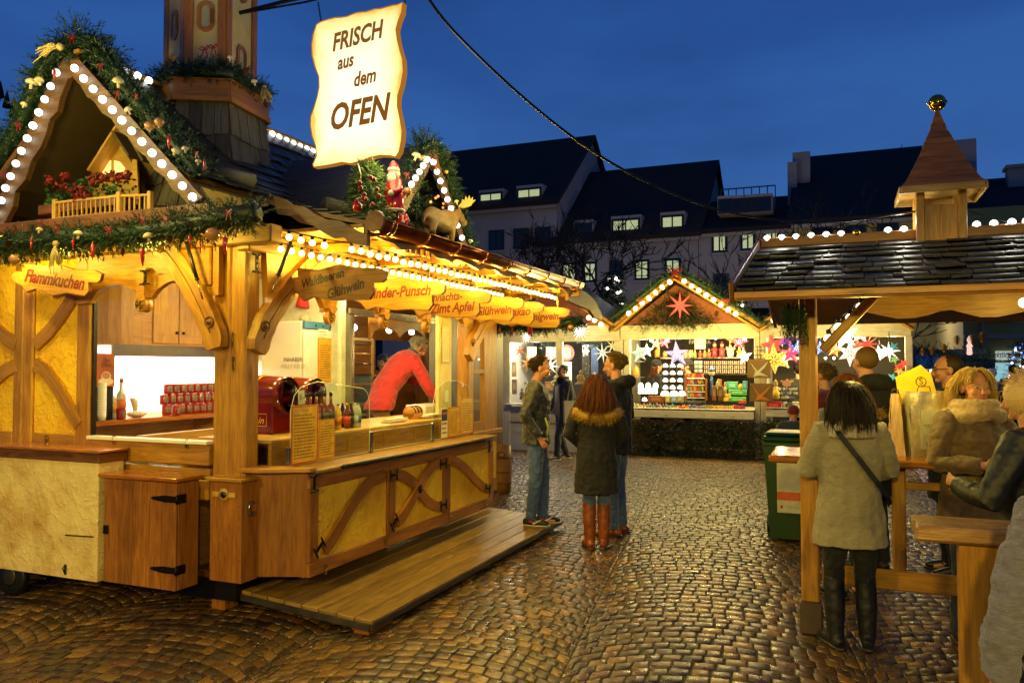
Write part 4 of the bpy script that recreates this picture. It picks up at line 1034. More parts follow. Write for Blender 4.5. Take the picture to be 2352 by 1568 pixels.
drr = [hY(*Z4(*p), DY-.05) for p in [(1757,497),(1800,612),(1840,722),(1884,832),(1924,938),(1965,1045),(2003,1150),(2042,1245),(2095,1390),(2165,1540)]]
light_string('short row of white bulbs on the left slope of the small right dormer', dl, .023, M['bulb_cool'], GSTR, sock_dir=(0, 1, 0))
light_string('long row of white bulbs on the right slope of the small right dormer', drr, .023, M['bulb_cool'], GSTR, sock_dir=(0, 1, 0))
ESTR = 'warm bulb rows under the serving eave'
light_string('outer row of warm yellow bulbs under the gutter above the serving counter', [hX(u, v, -.02) for u, v in ((640, 541), (664, 545), (691, 552), (717, 558), (745, 564))]+[V((.08+k*.112, -.28, 2.475+.004*sin(k*1.7))) for k in range(37)], .022, M['bulb_warm'], ESTR)
light_string('inner row of warm yellow bulbs behind the hanging name boards', [V((.02+k*.112, .25, 2.50)) for k in range(35)], .022, M['bulb_warm'], ESTR)
# ---- garlands
def ornament(gl, kind, p, r, dirv=(0, 0, -1)):
 mb = MB(); p = V(p); r *= .75 if kind == 'bow' else 1; tilt = V((rnd(-.4, .4), rnd(-.4, .4), 1)).normalized()
 if kind == 'mushroom':
  mb.lathe([(0, -r*.05), (r*.9, 0), (r, r*.25), (r*.75, r*.7), (r*.3, r*.95), (0, r)], p, 14, tilt, col=random.choice([(.62, .52, .3), (.7, .62, .42)])); mb.tube([p-tilt*r*.9, p], [r*.25, r*.3], 8, col=(.6, .52, .35)); m = M['col']
 elif kind == 'nut':
  mb.ball(p, r, 12, 8, 0, (.42, .2, .06), (1, 1, .9)); mb.tube([p-V((0, 0, r*1.2)), p], [r*.2, r*.4], 8, col=(.5, .35, .15)); m = M['gloss']
 elif kind == 'chili':
  b = V((rnd(-.25, .25), rnd(-.25, .25), 0)); mb.tube([p, p+V((0, 0, -r))+b*r*.2, p+V((0, 0, -2*r))+b*r*.5, p+V((0, 0, -3*r))+b*r*1.2], [r*.3, r*.4, r*.28, r*.05], 8, col=(.45, .02, .015)); mb.tube([p+V((0, 0, r*.5)), p], .003, 5, col=(.1, .2, .05)); m = M['gloss']
 elif kind == 'cone':
  for k in range(9):
   t = k/8; z = -r*2.4*t
   mb.lathe([(r*.2, 0), (r*(.35+.75*sin(pi*(t*.85+.12))), -r*.16), (r*.2, -r*.3)], p+V((0, 0, z)), 9, col=(.16, .08, .03), smooth=False)
  m = M['col']
 elif kind == 'bow':
  for s in (-1, 1):
   P_ = [p, p+V((0, s*r*.7, r*.5)), p+V((-.01, s*r*1.2, r*.1)), p+V((0, s*r*.6, -r*.3)), p]; mb.ribbon(P_, r*.3, (-1, 0, .2), .003, col=(.22, .005, .005)); mb.ribbon([p, p+V((0, s*r*.5, -r*.9)), p+V((0, s*r*.7, -r*1.8))], r*.25, (-1, 0, .1), .003, col=(.2, .005, .005))
  m = M['col']
 elif kind == 'straw':
  for k in range(26):
   a = rnd(-.55, .55); L_ = r*rnd(1.6, 2.8); q = V(dirv)+V((rnd(-.3, .1), a, rnd(-.3, .3))); mb.tube([p, p+q*L_*.5+V((-.01, 0, .01)), p+q*L_], .0035, 4, col=(.6, .45, .16))
  mb.ball(p, r*.35, 8, 6, 0, (.55, .4, .14)); m = M['col']
 nm = {'mushroom': 'mushroom_ornament', 'nut': 'acorn_ornament', 'chili': 'chili_pepper', 'cone': 'pine_cone', 'bow': 'red_bow', 'straw': 'straw_bow'}[kind]
 return part(gl, nm, mb, m)
def mk_garland(label, path, r, per_m, orn, mat='fir', plane=None, group='evergreen garlands', ln=.095, nn=10, nl=.04, extra=()):
 c = sum(path, V())/len(path); g = thing('garland', label, 'garland', (c.x, c.y, c.z), group); mb = MB()
 garland(mb, path, r, per_m, ln, nn, nl, .0045)
 for p, rad, n in extra:
  for _ in range(n): d = rdir(); sprig(mb, V(p)+d*rad*rnd(.3, .8), d, ln, nn, nl, .0045)
 part(g, 'fir_branches', mb, M[mat])
 for o in orn: ornament(g, *o)
 return g
gx_ = -.70
pth = [hX(u, v, gx_) for u, v in [(-60, 572), (0, 566), (70, 556), (150, 548), (230, 546), (300, 540), (380, 528), (450, 515), (520, 500), (588, 488)]]
G_ = lambda u, v, x=gx_-.13: hX(u, v, x)
mk_garland('long fir garland with chilies and mushrooms along the left eave', pth, .125, 330,
 [('mushroom', G_(180, 540), .03), ('mushroom', G_(341, 546), .032), ('nut', G_(488, 538), .042), ('mushroom', G_(90, 530), .022), ('chili', G_(73, 545), .028), ('chili', G_(213, 560), .034), ('chili', G_(327, 570), .036), ('chili', G_(436, 540), .026), ('chili', G_(516, 545), .034), ('chili', G_(168, 550), .022),
  ('straw', G_(128, 560), .06), ('bow', G_(250, 525), .035), ('bow', G_(328, 502), .03), ('bow', G_(380, 502), .03), ('bow', G_(525, 487), .035), ('bow', G_(132, 524), .03), ('cone', G_(390, 538), .022), ('cone', G_(282, 566), .022), ('cone', G_(20, 550), .024), ('nut', G_(33, 596), .035), ('bow', G_(95, 508), .03), ('chili', G_(460, 560), .02)])
H_ = lambda u, v, x=-.6: hX(u, v, x)
pth = [hX(u, v, -.44) for u, v in [(175, 100), (200, 95), (239, 131), (279, 185), (315, 230), (350, 270), (390, 312), (430, 358), (462, 398)]]
mk_garland('fir garland with mushrooms down the right slope of the big gable', pth, .12, 330,
 [('mushroom', H_(272, 190), .038), ('mushroom', H_(296, 255), .028), ('nut', H_(344, 290), .034), ('nut', H_(366, 281), .032), ('mushroom', H_(402, 350), .026), ('mushroom', H_(425, 344), .022), ('bow', H_(270, 215), .03), ('chili', H_(388, 312), .03), ('bow', H_(232, 150), .03), ('chili', H_(469, 368), .022), ('bow', H_(313, 220), .025), ('mushroom', H_(455, 373), .02), ('bow', H_(452, 352), .024)],
 extra=[(hX(180, 100, -.44), .2, 90), (hX(245, 125, -.4), .12, 50)])
pth = [hX(u, v, -.44) for u, v in [(170, 100), (131, 118), (100, 160), (78, 210), (56, 262), (36, 305), (12, 345), (-10, 385), (-40, 430)]]
mk_garland('fir garland with straw bow down the left slope of the big gable', pth, .12, 330,
 [('straw', H_(138, 108, -.64), .075, (-.2, .7, -.25)), ('mushroom', H_(72, 193), .04), ('mushroom', H_(90, 188), .034), ('mushroom', H_(54, 242), .024), ('bow', H_(42, 285), .035), ('chili', H_(125, 160), .025), ('bow', H_(165, 85), .035), ('bow', H_(8, 400), .03)])
hr = hexring(.93, 3.96); pth = [hr[5]]+[hr[0], hr[1], hr[1].lerp(hr[2], .5), hr[2], hr[3]]
mk_garland('fir garland wreathing the ledge of the six-sided chimney', pth, .11, 360,
 [('mushroom', hX(584, 190, .3), .024), ('nut', hX(398, 132, .1), .026), ('bow', hX(470, 112, .1), .05), ('bow', hX(490, 108, .12), .045), ('cone', hX(563, 156, .4), .022), ('straw', hY(607, 200, .9), .05, (0, -.2, -.9)), ('mushroom', hX(528, 135, .2), .022)])
D_ = lambda u, v: hY(u, v, DY-.13)
pth = [hY(u, v, DY+.06) for u, v in [(938, 470), (935, 420), (948, 380), (965, 345), (985, 335), (1008, 350), (1024, 395), (1040, 450), (1056, 500), (1070, 550), (1078, 600)]]
mk_garland('fir garland framing the small right dormer', pth, .072, 330,
 [('mushroom', D_(955, 360), .034), ('mushroom', D_(972, 366), .03), ('nut', D_(935, 440), .034), ('bow', D_(1000, 365), .024), ('mushroom', D_(1048, 465), .02), ('bow', D_(935, 400), .03), ('chili', D_(1002, 378), .02), ('nut', D_(1025, 395), .016), ('mushroom', D_(1080, 555), .02)],
 extra=[(hY(972, 340, DY+.1), .16, 70)])
pth = [hX(u, v, 4.45) for u, v in [(1135, 752), (1180, 748), (1230, 750), (1280, 745), (1338, 735)]]
mk_garland('fir garland with chilies under the far right end of the eave', pth, .1, 300,
 [('chili', hX(1148, 752, 4.3), .03), ('chili', hX(1176, 752, 4.3), .035), ('chili', hX(1213, 750, 4.3), .04), ('chili', hX(1220, 752, 4.3), .04), ('nut', hX(1310, 752, 4.3), .04), ('bow', hX(1250, 748, 4.3), .03)], 'fir')
# ---- hanging name boards
def board_poly(w, h, seed):
 R = random.Random(seed); j = lambda a=.01: R.uniform(-a, a)
 # left end broken tongue, right end with a notched nose
 return [(-w*.5, h*.02), (-w*.46, h*.2), (-w*.36, h*.22), (-w*.37, h*.5), (-w*.15, h*.46+j()), (w*.05, h*.54+j()), (w*.2, h*.44+j()), (w*.42, h*.42), (w*.5, h*.32), (w*.49, h*.1), (w*.46, h*.02), (w*.37, h*.0),
   (w*.38, -h*.3), (w*.34, -h*.48), (w*.15, -h*.46+j()), (0, -h*.5+j()), (-w*.2, -h*.36+j()), (-w*.3, -h*.5), (-w*.36, -h*.28), (-w*.46, -h*.16)]
def name_board(label, c, w, h, lines, mat, tcol, seed, rot=0., chains=True, n=(-1, 0, 0), ht=2.6, size=.1, flip=False):
 c = V(c); n = V(n).normalized(); ax = V((0, 0, 1)).cross(n).normalized(); ay = V((0, 0, 1))
 ax2 = (ax*cos(rot)+ay*sin(rot)); ay2 = (ay*cos(rot)-ax*sin(rot))
 t = thing('name_board', label, 'sign', (c.x, c.y, c.z-h/2), 'wooden name boards hanging from the eaves')
 P_ = board_poly(w, h, seed)
 mb = MB(); mb.prism(P_, c, ax2, ay2, .022); part(t, 'board', mb, mat)
 mb = MB(); mb.ribbon([c+ax2*a*1.003+ay2*b*1.01 for a, b in P_+P_[:1]], .006, n, .024); part(t, 'scorched_edge', mb, M['pine_dark'])
 mb = MB()
 for tx, dx, dy, s, r in lines:
  a2 = ax2*cos(r)+ay2*sin(r); b2 = ay2*cos(r)-ax2*sin(r)
  text_mb(tx, s, c+ax2*dx+ay2*dy+n*.0115, a2, b2, .28, .03, .84, .0015, tcol, mb=mb)
 part(t, 'lettering', mb, M['col'])
 if chains:
  for s in (-.3, .34):
   a = c+ax2*w*s+ay2*h*.42; b = V((a.x, a.y, ht)); mb = MB(); k = int((b-a).length/.016)
   for i in range(k): p = a.lerp(b, (i+.5)/k); mb.tube([p+V((.004*cos(q)*(i % 2), .004*cos(q)*(1-i % 2), .01*sin(q))) for q in [j*pi/3 for j in range(7)]], .0018, 4, cap=False)
   part(t, 'chain', mb, M['brass'])
 return t
RED = (.13, .002, .001)
M['board'] = m_wood('name_board_yellow', c3('B88A28'), c3('93661A'), .5, .5, .2)
M['pine_shade'] = m_wood('pine_board_shaded', c3('A87434'), c3('7E5222'), .45, .5, .2)  # darker copy of the board wood, its backlit shade put into the colour
name_board('name board coloured dark for shade, reading Waldbeeren Glühwein, nearest over the counter', hX(769, 652, .2), .83, .225, [('Waldbeeren', -.1, .035, .085, .22), ('Glühwein', .09, -.04, .095, .26)], M['pine_shade'], (.025, .003, .002), 1, -.02)  # lettering darkened along with the board's shade
for k, (x, lab, lines) in enumerate([(.985, 'yellow name board reading Kinder-Punsch, behind the shaded one', [('Kinder-Punsch', .02, .02, .115, .06)]),
 (1.83, 'yellow name board reading Weihnachts-Zimt Apfel in two lines', [('Weihnachts-', -.06, .045, .10, .08), ('Zimt Apfel', .06, -.045, .115, .08)]),
 (2.58, 'yellow name board ending in wein, between the Apfel and Kakao boards', [('Glühwein', .12, -.02, .115, .08)]),
 (3.12, 'yellow name board reading Kakao, second from the far end', [('er Kakao', .1, -.0, .12, .06)]),
 (3.92, 'yellow name board reading Honigwein at the far end of the row', [('Honigwein', .1, -.0, .115, .05)])]):
 name_board(lab, (x, -.5+.42, 2.255), .86, .24, lines, M['board'], RED, k+3, -.04)
fc = hX(127, 643, -.42)
name_board('yellow name board reading Flammkuchen under the left eave garland', fc, .92, .2, [('Flammkuchen', .0, .0, .13, -.05)], M['pine'], RED, 9, -.09, ht=2.6)
# ---- big lit parchment sign
FP = [(440,135),(480,122),(520,112),(555,110),(590,105),(622,92),(650,82),(700,78),(750,62),(785,60),(820,50),(850,42),(880,38),(910,25),(905,80),(885,130),(872,180),(880,240),(895,300),(910,350),(914,420),(900,500),(882,560),(880,620),(895,690),(907,760),(903,820),(890,880),(870,912),(840,905),(780,902),(720,915),(690,928),(655,940),(610,950),(560,942),(500,955),(440,965),(400,970),(393,955),(415,905),(410,850),(390,790),(380,730),(382,680),(400,630),(418,570),(430,510),(428,450),(405,390),(390,330),(387,270),(395,210),(415,150)]
FD = [(x*.398+566.2, y*.398) for x, y in FP]
FPt = [hX(u, v, SX) for u, v in FD]; cf = V((SX, (min(p.y for p in FPt)+max(p.y for p in FPt))/2, min(p.z for p in FPt)))
fs = thing('lit_sign', 'glowing parchment sign reading FRISCH aus dem OFEN hung on chains from the chimney arm', 'illuminated sign', cf)
t = NT('parchment_glow'); t.n.remove(t.b)
tcn = t.new('ShaderNodeTexCoord'); sp = t.new('ShaderNodeSeparateXYZ'); t.link(tcn.outputs['Object'], sp.inputs[0])
fy = t.math('DIVIDE', t.math('ABSOLUTE', sp.outputs[1]), .385); fz = t.math('DIVIDE', t.math('ABSOLUTE', t.math('SUBTRACT', sp.outputs[2], .56)), .57)
f = t.math('MAXIMUM', fy, fz); nn_ = t.noise(tcn.outputs['Object'], 4, 5, .6); f = t.math('ADD', f, t.math('MULTIPLY', t.math('SUBTRACT', nn_, .5), .35))
e = t.new('ShaderNodeEmission'); e.inputs[1].default_value = 1.25
t.link(t.ramp(f, [(.4, (1.1, 1.03, .66)), (.76, (1.05, .92, .48)), (.93, (1., .74, .24)), (1., (.8, .44, .08))]), e.inputs[0])
low = t.ramp(sp.outputs[2], [(.0, 1.35), (.5, 1.15), (.95, .95)])
t.link(t.math('MULTIPLY', low, 1.0), e.inputs[1]); t.link(e.outputs[0], t.out.inputs[0]); t.m.cycles.emission_sampling = 'FRONT'; M['parch'] = t.m
mb = MB(); mb.prism([(p.y, p.z) for p in FPt], (SX, 0, 0), (0, 1, 0), (0, 0, 1), .05); part(fs, 'glowing_face', mb, M['parch'])
mb = MB(); mb.ribbon([p for p in FPt+FPt[:1]], .008, (-1, 0, 0), .054); part(fs, 'scorched_rim', mb, m_emit('rim_brown', (.45, .17, .02), .7, True))
mb = MB(); n_ = V((-1, 0, 0))
for tx, u, v, s, r in (('FRISCH', 818, 86, .185, .09), ('aus', 792, 143, .145, .09), ('dem', 836, 180, .15, .09), ('OFEN', 821, 262, .27, .05)):
 c = hX(u, v, SX-.026); a2 = V((0, -cos(r), sin(r))); b2 = V((0, sin(r), cos(r)))
 text_mb(tx, s, c, a2, b2, .3, .032, .74, .0015, (.2, .07, .012), mb=mb)
part(fs, 'lettering', mb, m_emit('letter_brown', (.2, .075, .012), .9, True))
for a, b in (((738, 54), (730, 6)), ((929, 12), (931, -30)), ((824, 372), (822, 395))):
 A, B = hX(*a, SX), hX(*b, SX); mb = MB(); k = max(2, int((A-B).length/.028))
 for i in range(k): p = A.lerp(B, (i+.5)/k); mb.tube([p+V((.006*cos(q)*(i % 2), .006*cos(q)*(1-i % 2), .017*sin(q))) for q in [j*pi/4 for j in range(9)]], .0028, 5, cap=False)
 part(fs, 'chain', mb, M['iron'])
# ---- flowers on the balcony
mb = MB(); gp0 = hX(200, 445, -.40); fl = thing('geraniums', 'red geraniums in the balcony box of the big gable', 'flowers', (gp0.x, gp0.y, gp0.z-.05))
A, B = hX(105, 452, -.38), hX(292, 425, -.38)
for _ in range(260):
 p = A.lerp(B, random.random())+V((rnd(-.06, .08), 0, rnd(-.07, .10))); d = rdir(); a = d.cross(rdir()).normalized()*rnd(.012, .026); b = d.cross(a).normalized()*rnd(.012, .02); mb.add([p-a, p-b, p+a, p+b], [(0, 1, 2, 3)], None, 0, False, (.03, rnd(.06, .14), .02))
part(fl, 'leaves', mb, M['matcol']); mb = MB()
for u, v, r in ((115, 415, .05), (140, 425, .055), (165, 432, .06), (190, 436, .06), (215, 415, .05), (235, 408, .05), (255, 405, .05), (275, 408, .045), (290, 402, .04), (150, 405, .04), (200, 450, .05), (180, 452, .05)):
 c = hX(u, v, -.42)
 for _ in range(46):
  d = rdir(); p = c+d*r*rnd(.5, 1); a = d.cross(rdir()).normalized()*.012; b = d.cross(a).normalized()*.012; mb.add([p-a, p-b, p+a, p+b], [(0, 1, 2, 3)], None, 0, False, (rnd(.12, .32), .006, .008))
part(fl, 'blossoms', mb, M['matcol'])
bxm = MB(); bxm.bar(A+V((0, 0, -.11)), B+V((0, 0, -.11)), .12, .07, bev=.004); part(fl, 'flower_box', bxm, M['pine_dark'])
# ---- figures on the front roof: small decorated tree, figurines, moose, little fence
tb = hY(845, 515, -.25); tp = hY(822, 378, -.25); tr = thing('roof_tree', 'small lit fir tree with red berries on the roof edge below the parchment sign', 'christmas tree', (tb.x, tb.y, tb.z))
mb = MB(); fir_tree(mb, tb-V((0, 0, .08)), tp.z-tb.z+.12, .2, 520, 0, 10, .045, .005, .09); part(tr, 'crown', mb, [m_fir('fir_lit', c3('2C4A16'), c3('7C9636')), M['bark']])  # needles a brighter green, light on the tree put into the colour
for u, v in ((825, 420), (828, 432), (851, 408), (858, 412), (820, 475), (833, 455), (840, 458), (870, 450), (865, 435), (836, 447), (818, 462), (855, 470)):
 mb = MB(); mb.ball(hY(u, v, -.47+rnd(0, .06)), .016 if v != 475 else .034, 10, 7, col=(.45, .015, .01)); part(tr, 'red_bauble', mb, M['gloss'])
mb = MB(); [mb.tube([hY(822, 376, -.3), hY(828, 400, -.4), hY(826, 440, -.45)], .004, 5, col=(.6, .2, .03))]; part(tr, 'bead_chain', mb, M['gloss'])
lights_ = [hY(u, v, -.5) for u, v in ((832, 400), (845, 425), (838, 470), (852, 490), (868, 470), (828, 500), (860, 402))]
def figurine(label, u, v, h, yaw, y=-.2, lean=0.):
 b = hY(u, v, y); t = thing('figurine', label, 'figurine', b, 'red-coated winter figurines on the roof', rz=ROT+yaw); OFF[t.name] = V((0, 0, 0))
 RD = (.48, .012, .01); WH = (.62, .55, .4)
 mb = MB(); mb.lathe([(h*.0, 0), (h*.17, 0), (h*.2, h*.08), (h*.19, h*.3), (h*.15, h*.5), (h*.08, h*.62), (0, h*.64)], (0, 0, h*.12), 16, col=RD, sy=.85)
 for s in (-1, 1): mb.tube([(s*h*.13, 0, h*.66), (s*h*.22, h*.05, h*.48), (s*h*.15, h*.18, h*.42)], [h*.065, h*.06, h*.05], 10, col=RD)
 part(t, 'coat', mb, M['gloss'])
 mb = MB(); mb.lathe([(h*.17, 0), (h*.215, h*.015), (h*.215, h*.05), (h*.17, h*.065)], (0, 0, h*.13), 16, col=WH, sy=.85); mb.lathe([(h*.1, 0), (h*.115, h*.02), (h*.1, h*.05)], (0, 0, h*.86), 14, col=WH)
 for s in (-1, 1): mb.ball((s*h*.15, h*.18, h*.42), h*.06, 8, 6, col=WH)
 part(t, 'fur_trim', mb, M['matcol'])
 mb = MB(); mb.ball((0, 0, h*.8), h*.1, 12, 9, col=(.5, .25, .15)); mb.ball((0, h*.1, h*.79), h*.022, 6, 5, col=(.5, .2, .12)); part(t, 'head', mb, M['matcol'])
 mb = MB(); mb.ball((0, h*.05, h*.73), h*.1, 10, 8, col=WH, sc=(1, .8, 1.1)); mb.ball((0, -h*.03, h*.8), h*.108, 10, 8, col=WH, sc=(1, .8, .9)); part(t, 'beard', mb, M['matcol'])
 mb = MB(); mb.tube([(0, 0, h*.88), (0, -h*.01, h*.96), (h*.05, -h*.04, h*1.02), (h*.12, -h*.06, h*.98)], [h*.1, h*.08, h*.045, h*.02], 12, col=RD); part(t, 'cap', mb, M['gloss'])
 mb = MB(); [mb.tube([(s*h*.08, 0, h*.14), (s*h*.08, 0, .01), (s*h*.08, h*.08, 0.01)], h*.05, 8, col=(.02, .02, .02)) for s in (-1, 1)]; part(t, 'boots', mb, M['gloss'])
 return t
figurine('taller red-coated bearded figurine behind the small roof tree', 903, 506, .40, 1.25, -.40)
figurine('short red-coated figurine bending low beside the little fence', 922, 545, .24, 1.6, -.36)
def moose():
 b = hY(1010, 575, -.35); t = thing('moose_figure', 'brown carved moose with broad yellow antlers standing on the gutter edge', 'animal figure', b, rz=ROT); OFF[t.name] = V((0, 0, 0)); s = .72
 mb = MB()
 mb.tube([V((-.3, 0, .28))*s, V((-.2, 0, .33))*s, V((0, 0, .32))*s, V((.2, 0, .35))*s, V((.32, 0, .40))*s], [.06*s, .105*s, .105*s, .11*s, .075*s], 14, side=(0, 1, 0), ry=[.07*s, .12*s, .12*s, .14*s, .09*s])
 mb.tube([V((.27, 0, .38))*s, V((.37, 0, .46))*s, V((.43, 0, .49))*s, V((.55, 0, .42))*s, V((.6, 0, .38))*s], [.075*s, .06*s, .055*s, .045*s, .05*s], 12)
 for x, f in ((-.24, -.03), (-.18, .03), (.18, 0), (.25, .03)):
  y = .055 if f > 0 else -.055
  mb.tube([V((x, y, .3))*s, V((x-.03 if x < 0 else x, y, .17))*s, V((x+(.02 if x < 0 else 0), y, .1))*s, V((x+f, y, 0))*s], [.055*s, .035*s, .02*s, .022*s], 8)
 for y in (-.06, .06): mb.tube([V((.4, y*.5, .52))*s, V((.38, y*1.3, .55))*s], [.02*s, .006*s], 6)
 mb.tube([V((-.33, 0, .32))*s, V((-.37, 0, .24))*s], [.02*s, .008*s], 6)
 o = part(t, 'body', mb, m_plain('moose_brown', c3('7A5A30'), .6, 0, 0, 10, .3, .4, 60)); rm = o.modifiers.new('r', 'REMESH'); rm.mode = 'VOXEL'; rm.voxel_size = .012; rm.use_smooth_shade = True
 mb = MB()
 for y in (-1, 1):
  c = V((.4, y*.03, .54))*s
  mb.prism([(0, 0), (.06, -.01), (.13, .0), (.19, .07), (.165, .06), (.16, .11), (.135, .075), (.12, .13), (.1, .08), (.08, .13), (.065, .075), (.04, .1), (.03, .05), (.0, .02)], c, V((.25, y*.95, .1)).normalized()*s, V((.1, 0, 1)).normalized()*s, .016)
 part(t, 'antler', mb, m_plain('antler', c3('C49A44'), .5))
moose()
mb = MB(); A, B = hY(935, 540, -.42), hY(985, 552, -.42)
for dz in (0, -.07): mb.bar(A+V((0, 0, dz)), B+V((0, 0, dz)), .02, .02, bev=.003)
for k in range(5): p = A.lerp(B, k/4); mb.box(p.x-.012, p.y-.012, p.z-.13, p.x+.012, p.y+.012, p.z+.03, bev=.003)
solo('little_fence', 'tiny wooden picket fence on the roof beside the moose figure', 'fence', mb, M['pine_dark'])
b_ = hY(955, 525, -.1); t2 = thing('roof_bush', 'dark fir bush with tiny orange lights in front of the dormer', 'christmas tree', b_); mb = MB(); fir_tree(mb, b_-V((0, 0, .05)), .5, .22, 220, 0, 10, .045, .005, .09); part(t2, 'crown', mb, [M['fir_dark'], M['bark']])
for _ in range(7): mb = MB(); mb.ball(b_+V((rnd(-.12, .12), -.2, rnd(.05, .25))), .011, 6, 5); part(t2, 'tiny_light', mb, m_bulb('bulb_orange', (1., .3, .06), 2.) if 'bulb_orange' not in bpy.data.materials else bpy.data.materials['bulb_orange'])
mb = MB(); [mb.ball(hY(880+k*22, 545-abs(k-1)*6, -.3), .07, 10, 7, 0, (.16, .1, .05), (1.2, .9, .7)) for k in range(3)];
# ---- interior of the serving room
M['mugred'] = m_plain('mug_red_glaze', c3('8E1418'), .15, 0, 0, 5, .05, coat=.5)
yc_ = 2.42; cx0, cx1 = hY(262, 720, yc_).x, hY(652, 740, yc_).x; zc0 = hY(487, 797, yc_).z
hc = thing('wall_cupboard', 'pale pine wall cupboards with a curved left end above the lit worktop', 'cupboard', ((cx0+cx1)/2, yc_+.15, zc0))
mb = MB(); mb.prism([(cx0, YB), (cx0, yc_+.22), (cx0+.03, yc_+.1), (cx0+.1, yc_+.03), (cx0+.2, yc_), (cx1, yc_), (cx1, YB)], (0, 0, (zc0+2.55)/2), (1, 0, 0), (0, 1, 0), 2.55-zc0); part(hc, 'body', mb, M['pine_light'])
nd = 6; dw = (cx1-cx0-.42)/nd
for k in range(nd):
 a = cx0+.4+k*dw; mb = MB(); mb.box(a+.006, yc_-.02, zc0+.02, a+dw-.006, yc_-.002, 2.5, bev=.004); mb.box(a+.07, yc_-.024, zc0+.09, a+dw-.07, yc_-.019, 2.43, bev=.004); d = part(hc, 'door', mb, M['pine_light'])
 mb = MB(); mb.ball((a+(dw-.04 if k % 2 == 0 else .04), yc_-.035, zc0+.12), .014, 8, 6); part(d, 'knob', mb, M['iron'])
mb = MB(); mb.box(cx0, yc_+.0, zc0-.1, cx1, yc_+.03, zc0, bev=.003); part(hc, 'steel_skirt', mb, M['steel'])
mb = MB(); mb.tube([(cx0+.1, yc_+.13, zc0-.05), (cx1-.1, yc_+.13, zc0-.05)], .013, 10); part(hc, 'tube_lamp', mb, m_emit('tube_lamp', (1, 1, .92), 30, True))
WT = 1.27
wt_ = thing('worktop', 'orange-edged pine worktop running under the wall cupboards', 'worktop', (1.4, 2.4, .3)); mb = MB(); mb.box(-.05, 2.08, WT-.04, 3.0, YB-.01, WT, bev=.006); part(wt_, 'top', mb, M['counter_top'])
mb = MB(); mb.box(1.55, 2.12, .3, 3.0, YB-.02, WT-.045); mb.box(-.05, 2.5, .3, 1.55, YB-.02, WT-.045); mb.box(-.05, 2.12, .9, 1.55, 2.5, .93); part(wt_, 'base', mb, M['pine_light'])
mb = MB(); mb.box(.0, 1.5, 1.03, .9, 1.54, 1.19, bev=.004); part(wt_, 'drawer_front', mb, M['pine_light'])
# mugs
mx = MB(); mx.lathe([(.030, 0), (.034, .004), (.037, .02), (.037, .085), (.034, .09), (.033, .085), (.033, .01), (0, .008)], (0, 0, 0), 16)
hm = MB(); hm.tube([V((.036, 0, .072)), V((.058, 0, .07)), V((.064, 0, .045)), V((.055, 0, .022)), V((.036, 0, .02))], .006, 6, side=(0, 1, 0))
mo = hY(352, 905, 2.3)
def first(name, label, cat, at, group): t = thing(name, label, cat, at, group); OFF[t.name] = V((0, 0, 0)); return t
rows = [(WT+.0, 9, hY(412, 950, 2.25).x-.15), (WT+.092, 9, hY(350, 930, 2.25).x+.13), (WT+.184, 8, hY(350, 900, 2.25).x+.17)]
n0 = None; OR = ['first', 'second', 'third', 'fourth', 'fifth', 'sixth', 'seventh', 'eighth', 'ninth', 'tenth', 'eleventh', 'twelfth']
for ri, (z, n, x0) in enumerate(rows):
 for k in range(n):
  at = (x0+k*.083, 2.25+rnd(-.005, .005), z); lab = 'red printed mug, %s from the left in the %s row of the mug stack' % (OR[k], ('bottom', 'middle', 'top')[ri])
  if n0 is None:
   n0 = first('mug', lab, 'mug', at, 'red mugs stacked on the worktop'); part(n0, 'cup', mx, M['mugred']); part(n0, 'handle', hm, M['mugred'])
   mb = MB(); mb.add([V((cos(q)*.0375, sin(q)*.0375, z_)) for z_ in (.025, .07) for q in [-pi/2-.75+.3*j for j in range(6)]], [(j, j+1, j+7, j+6) for j in range(5)], None, 0, True, (.22, .2, .13));
   for _ in range(10): q = -pi/2+rnd(-.6, .6); z2 = rnd(.03, .063); mb.ball((cos(q)*.0375, sin(q)*.0375, z2), .004, 5, 4, 0, random.choice([(.05, .12, .06), (.2, .05, .03), (.1, .12, .2)]))
   part(n0, 'printed_picture', mb, M['col'])
  else: copy_thing(n0, at, lab, rnd(-.15, .15))
for lab, u, v, y in (('single red mug near the bottles on the lit worktop', 278, 960, 2.15), ('single red mug standing in front of the mug stack', 404, 957, 2.1)):
 p = hY(u, v, y); copy_thing(n0, (p.x, p.y, WT), lab, .3, group='single red mugs')
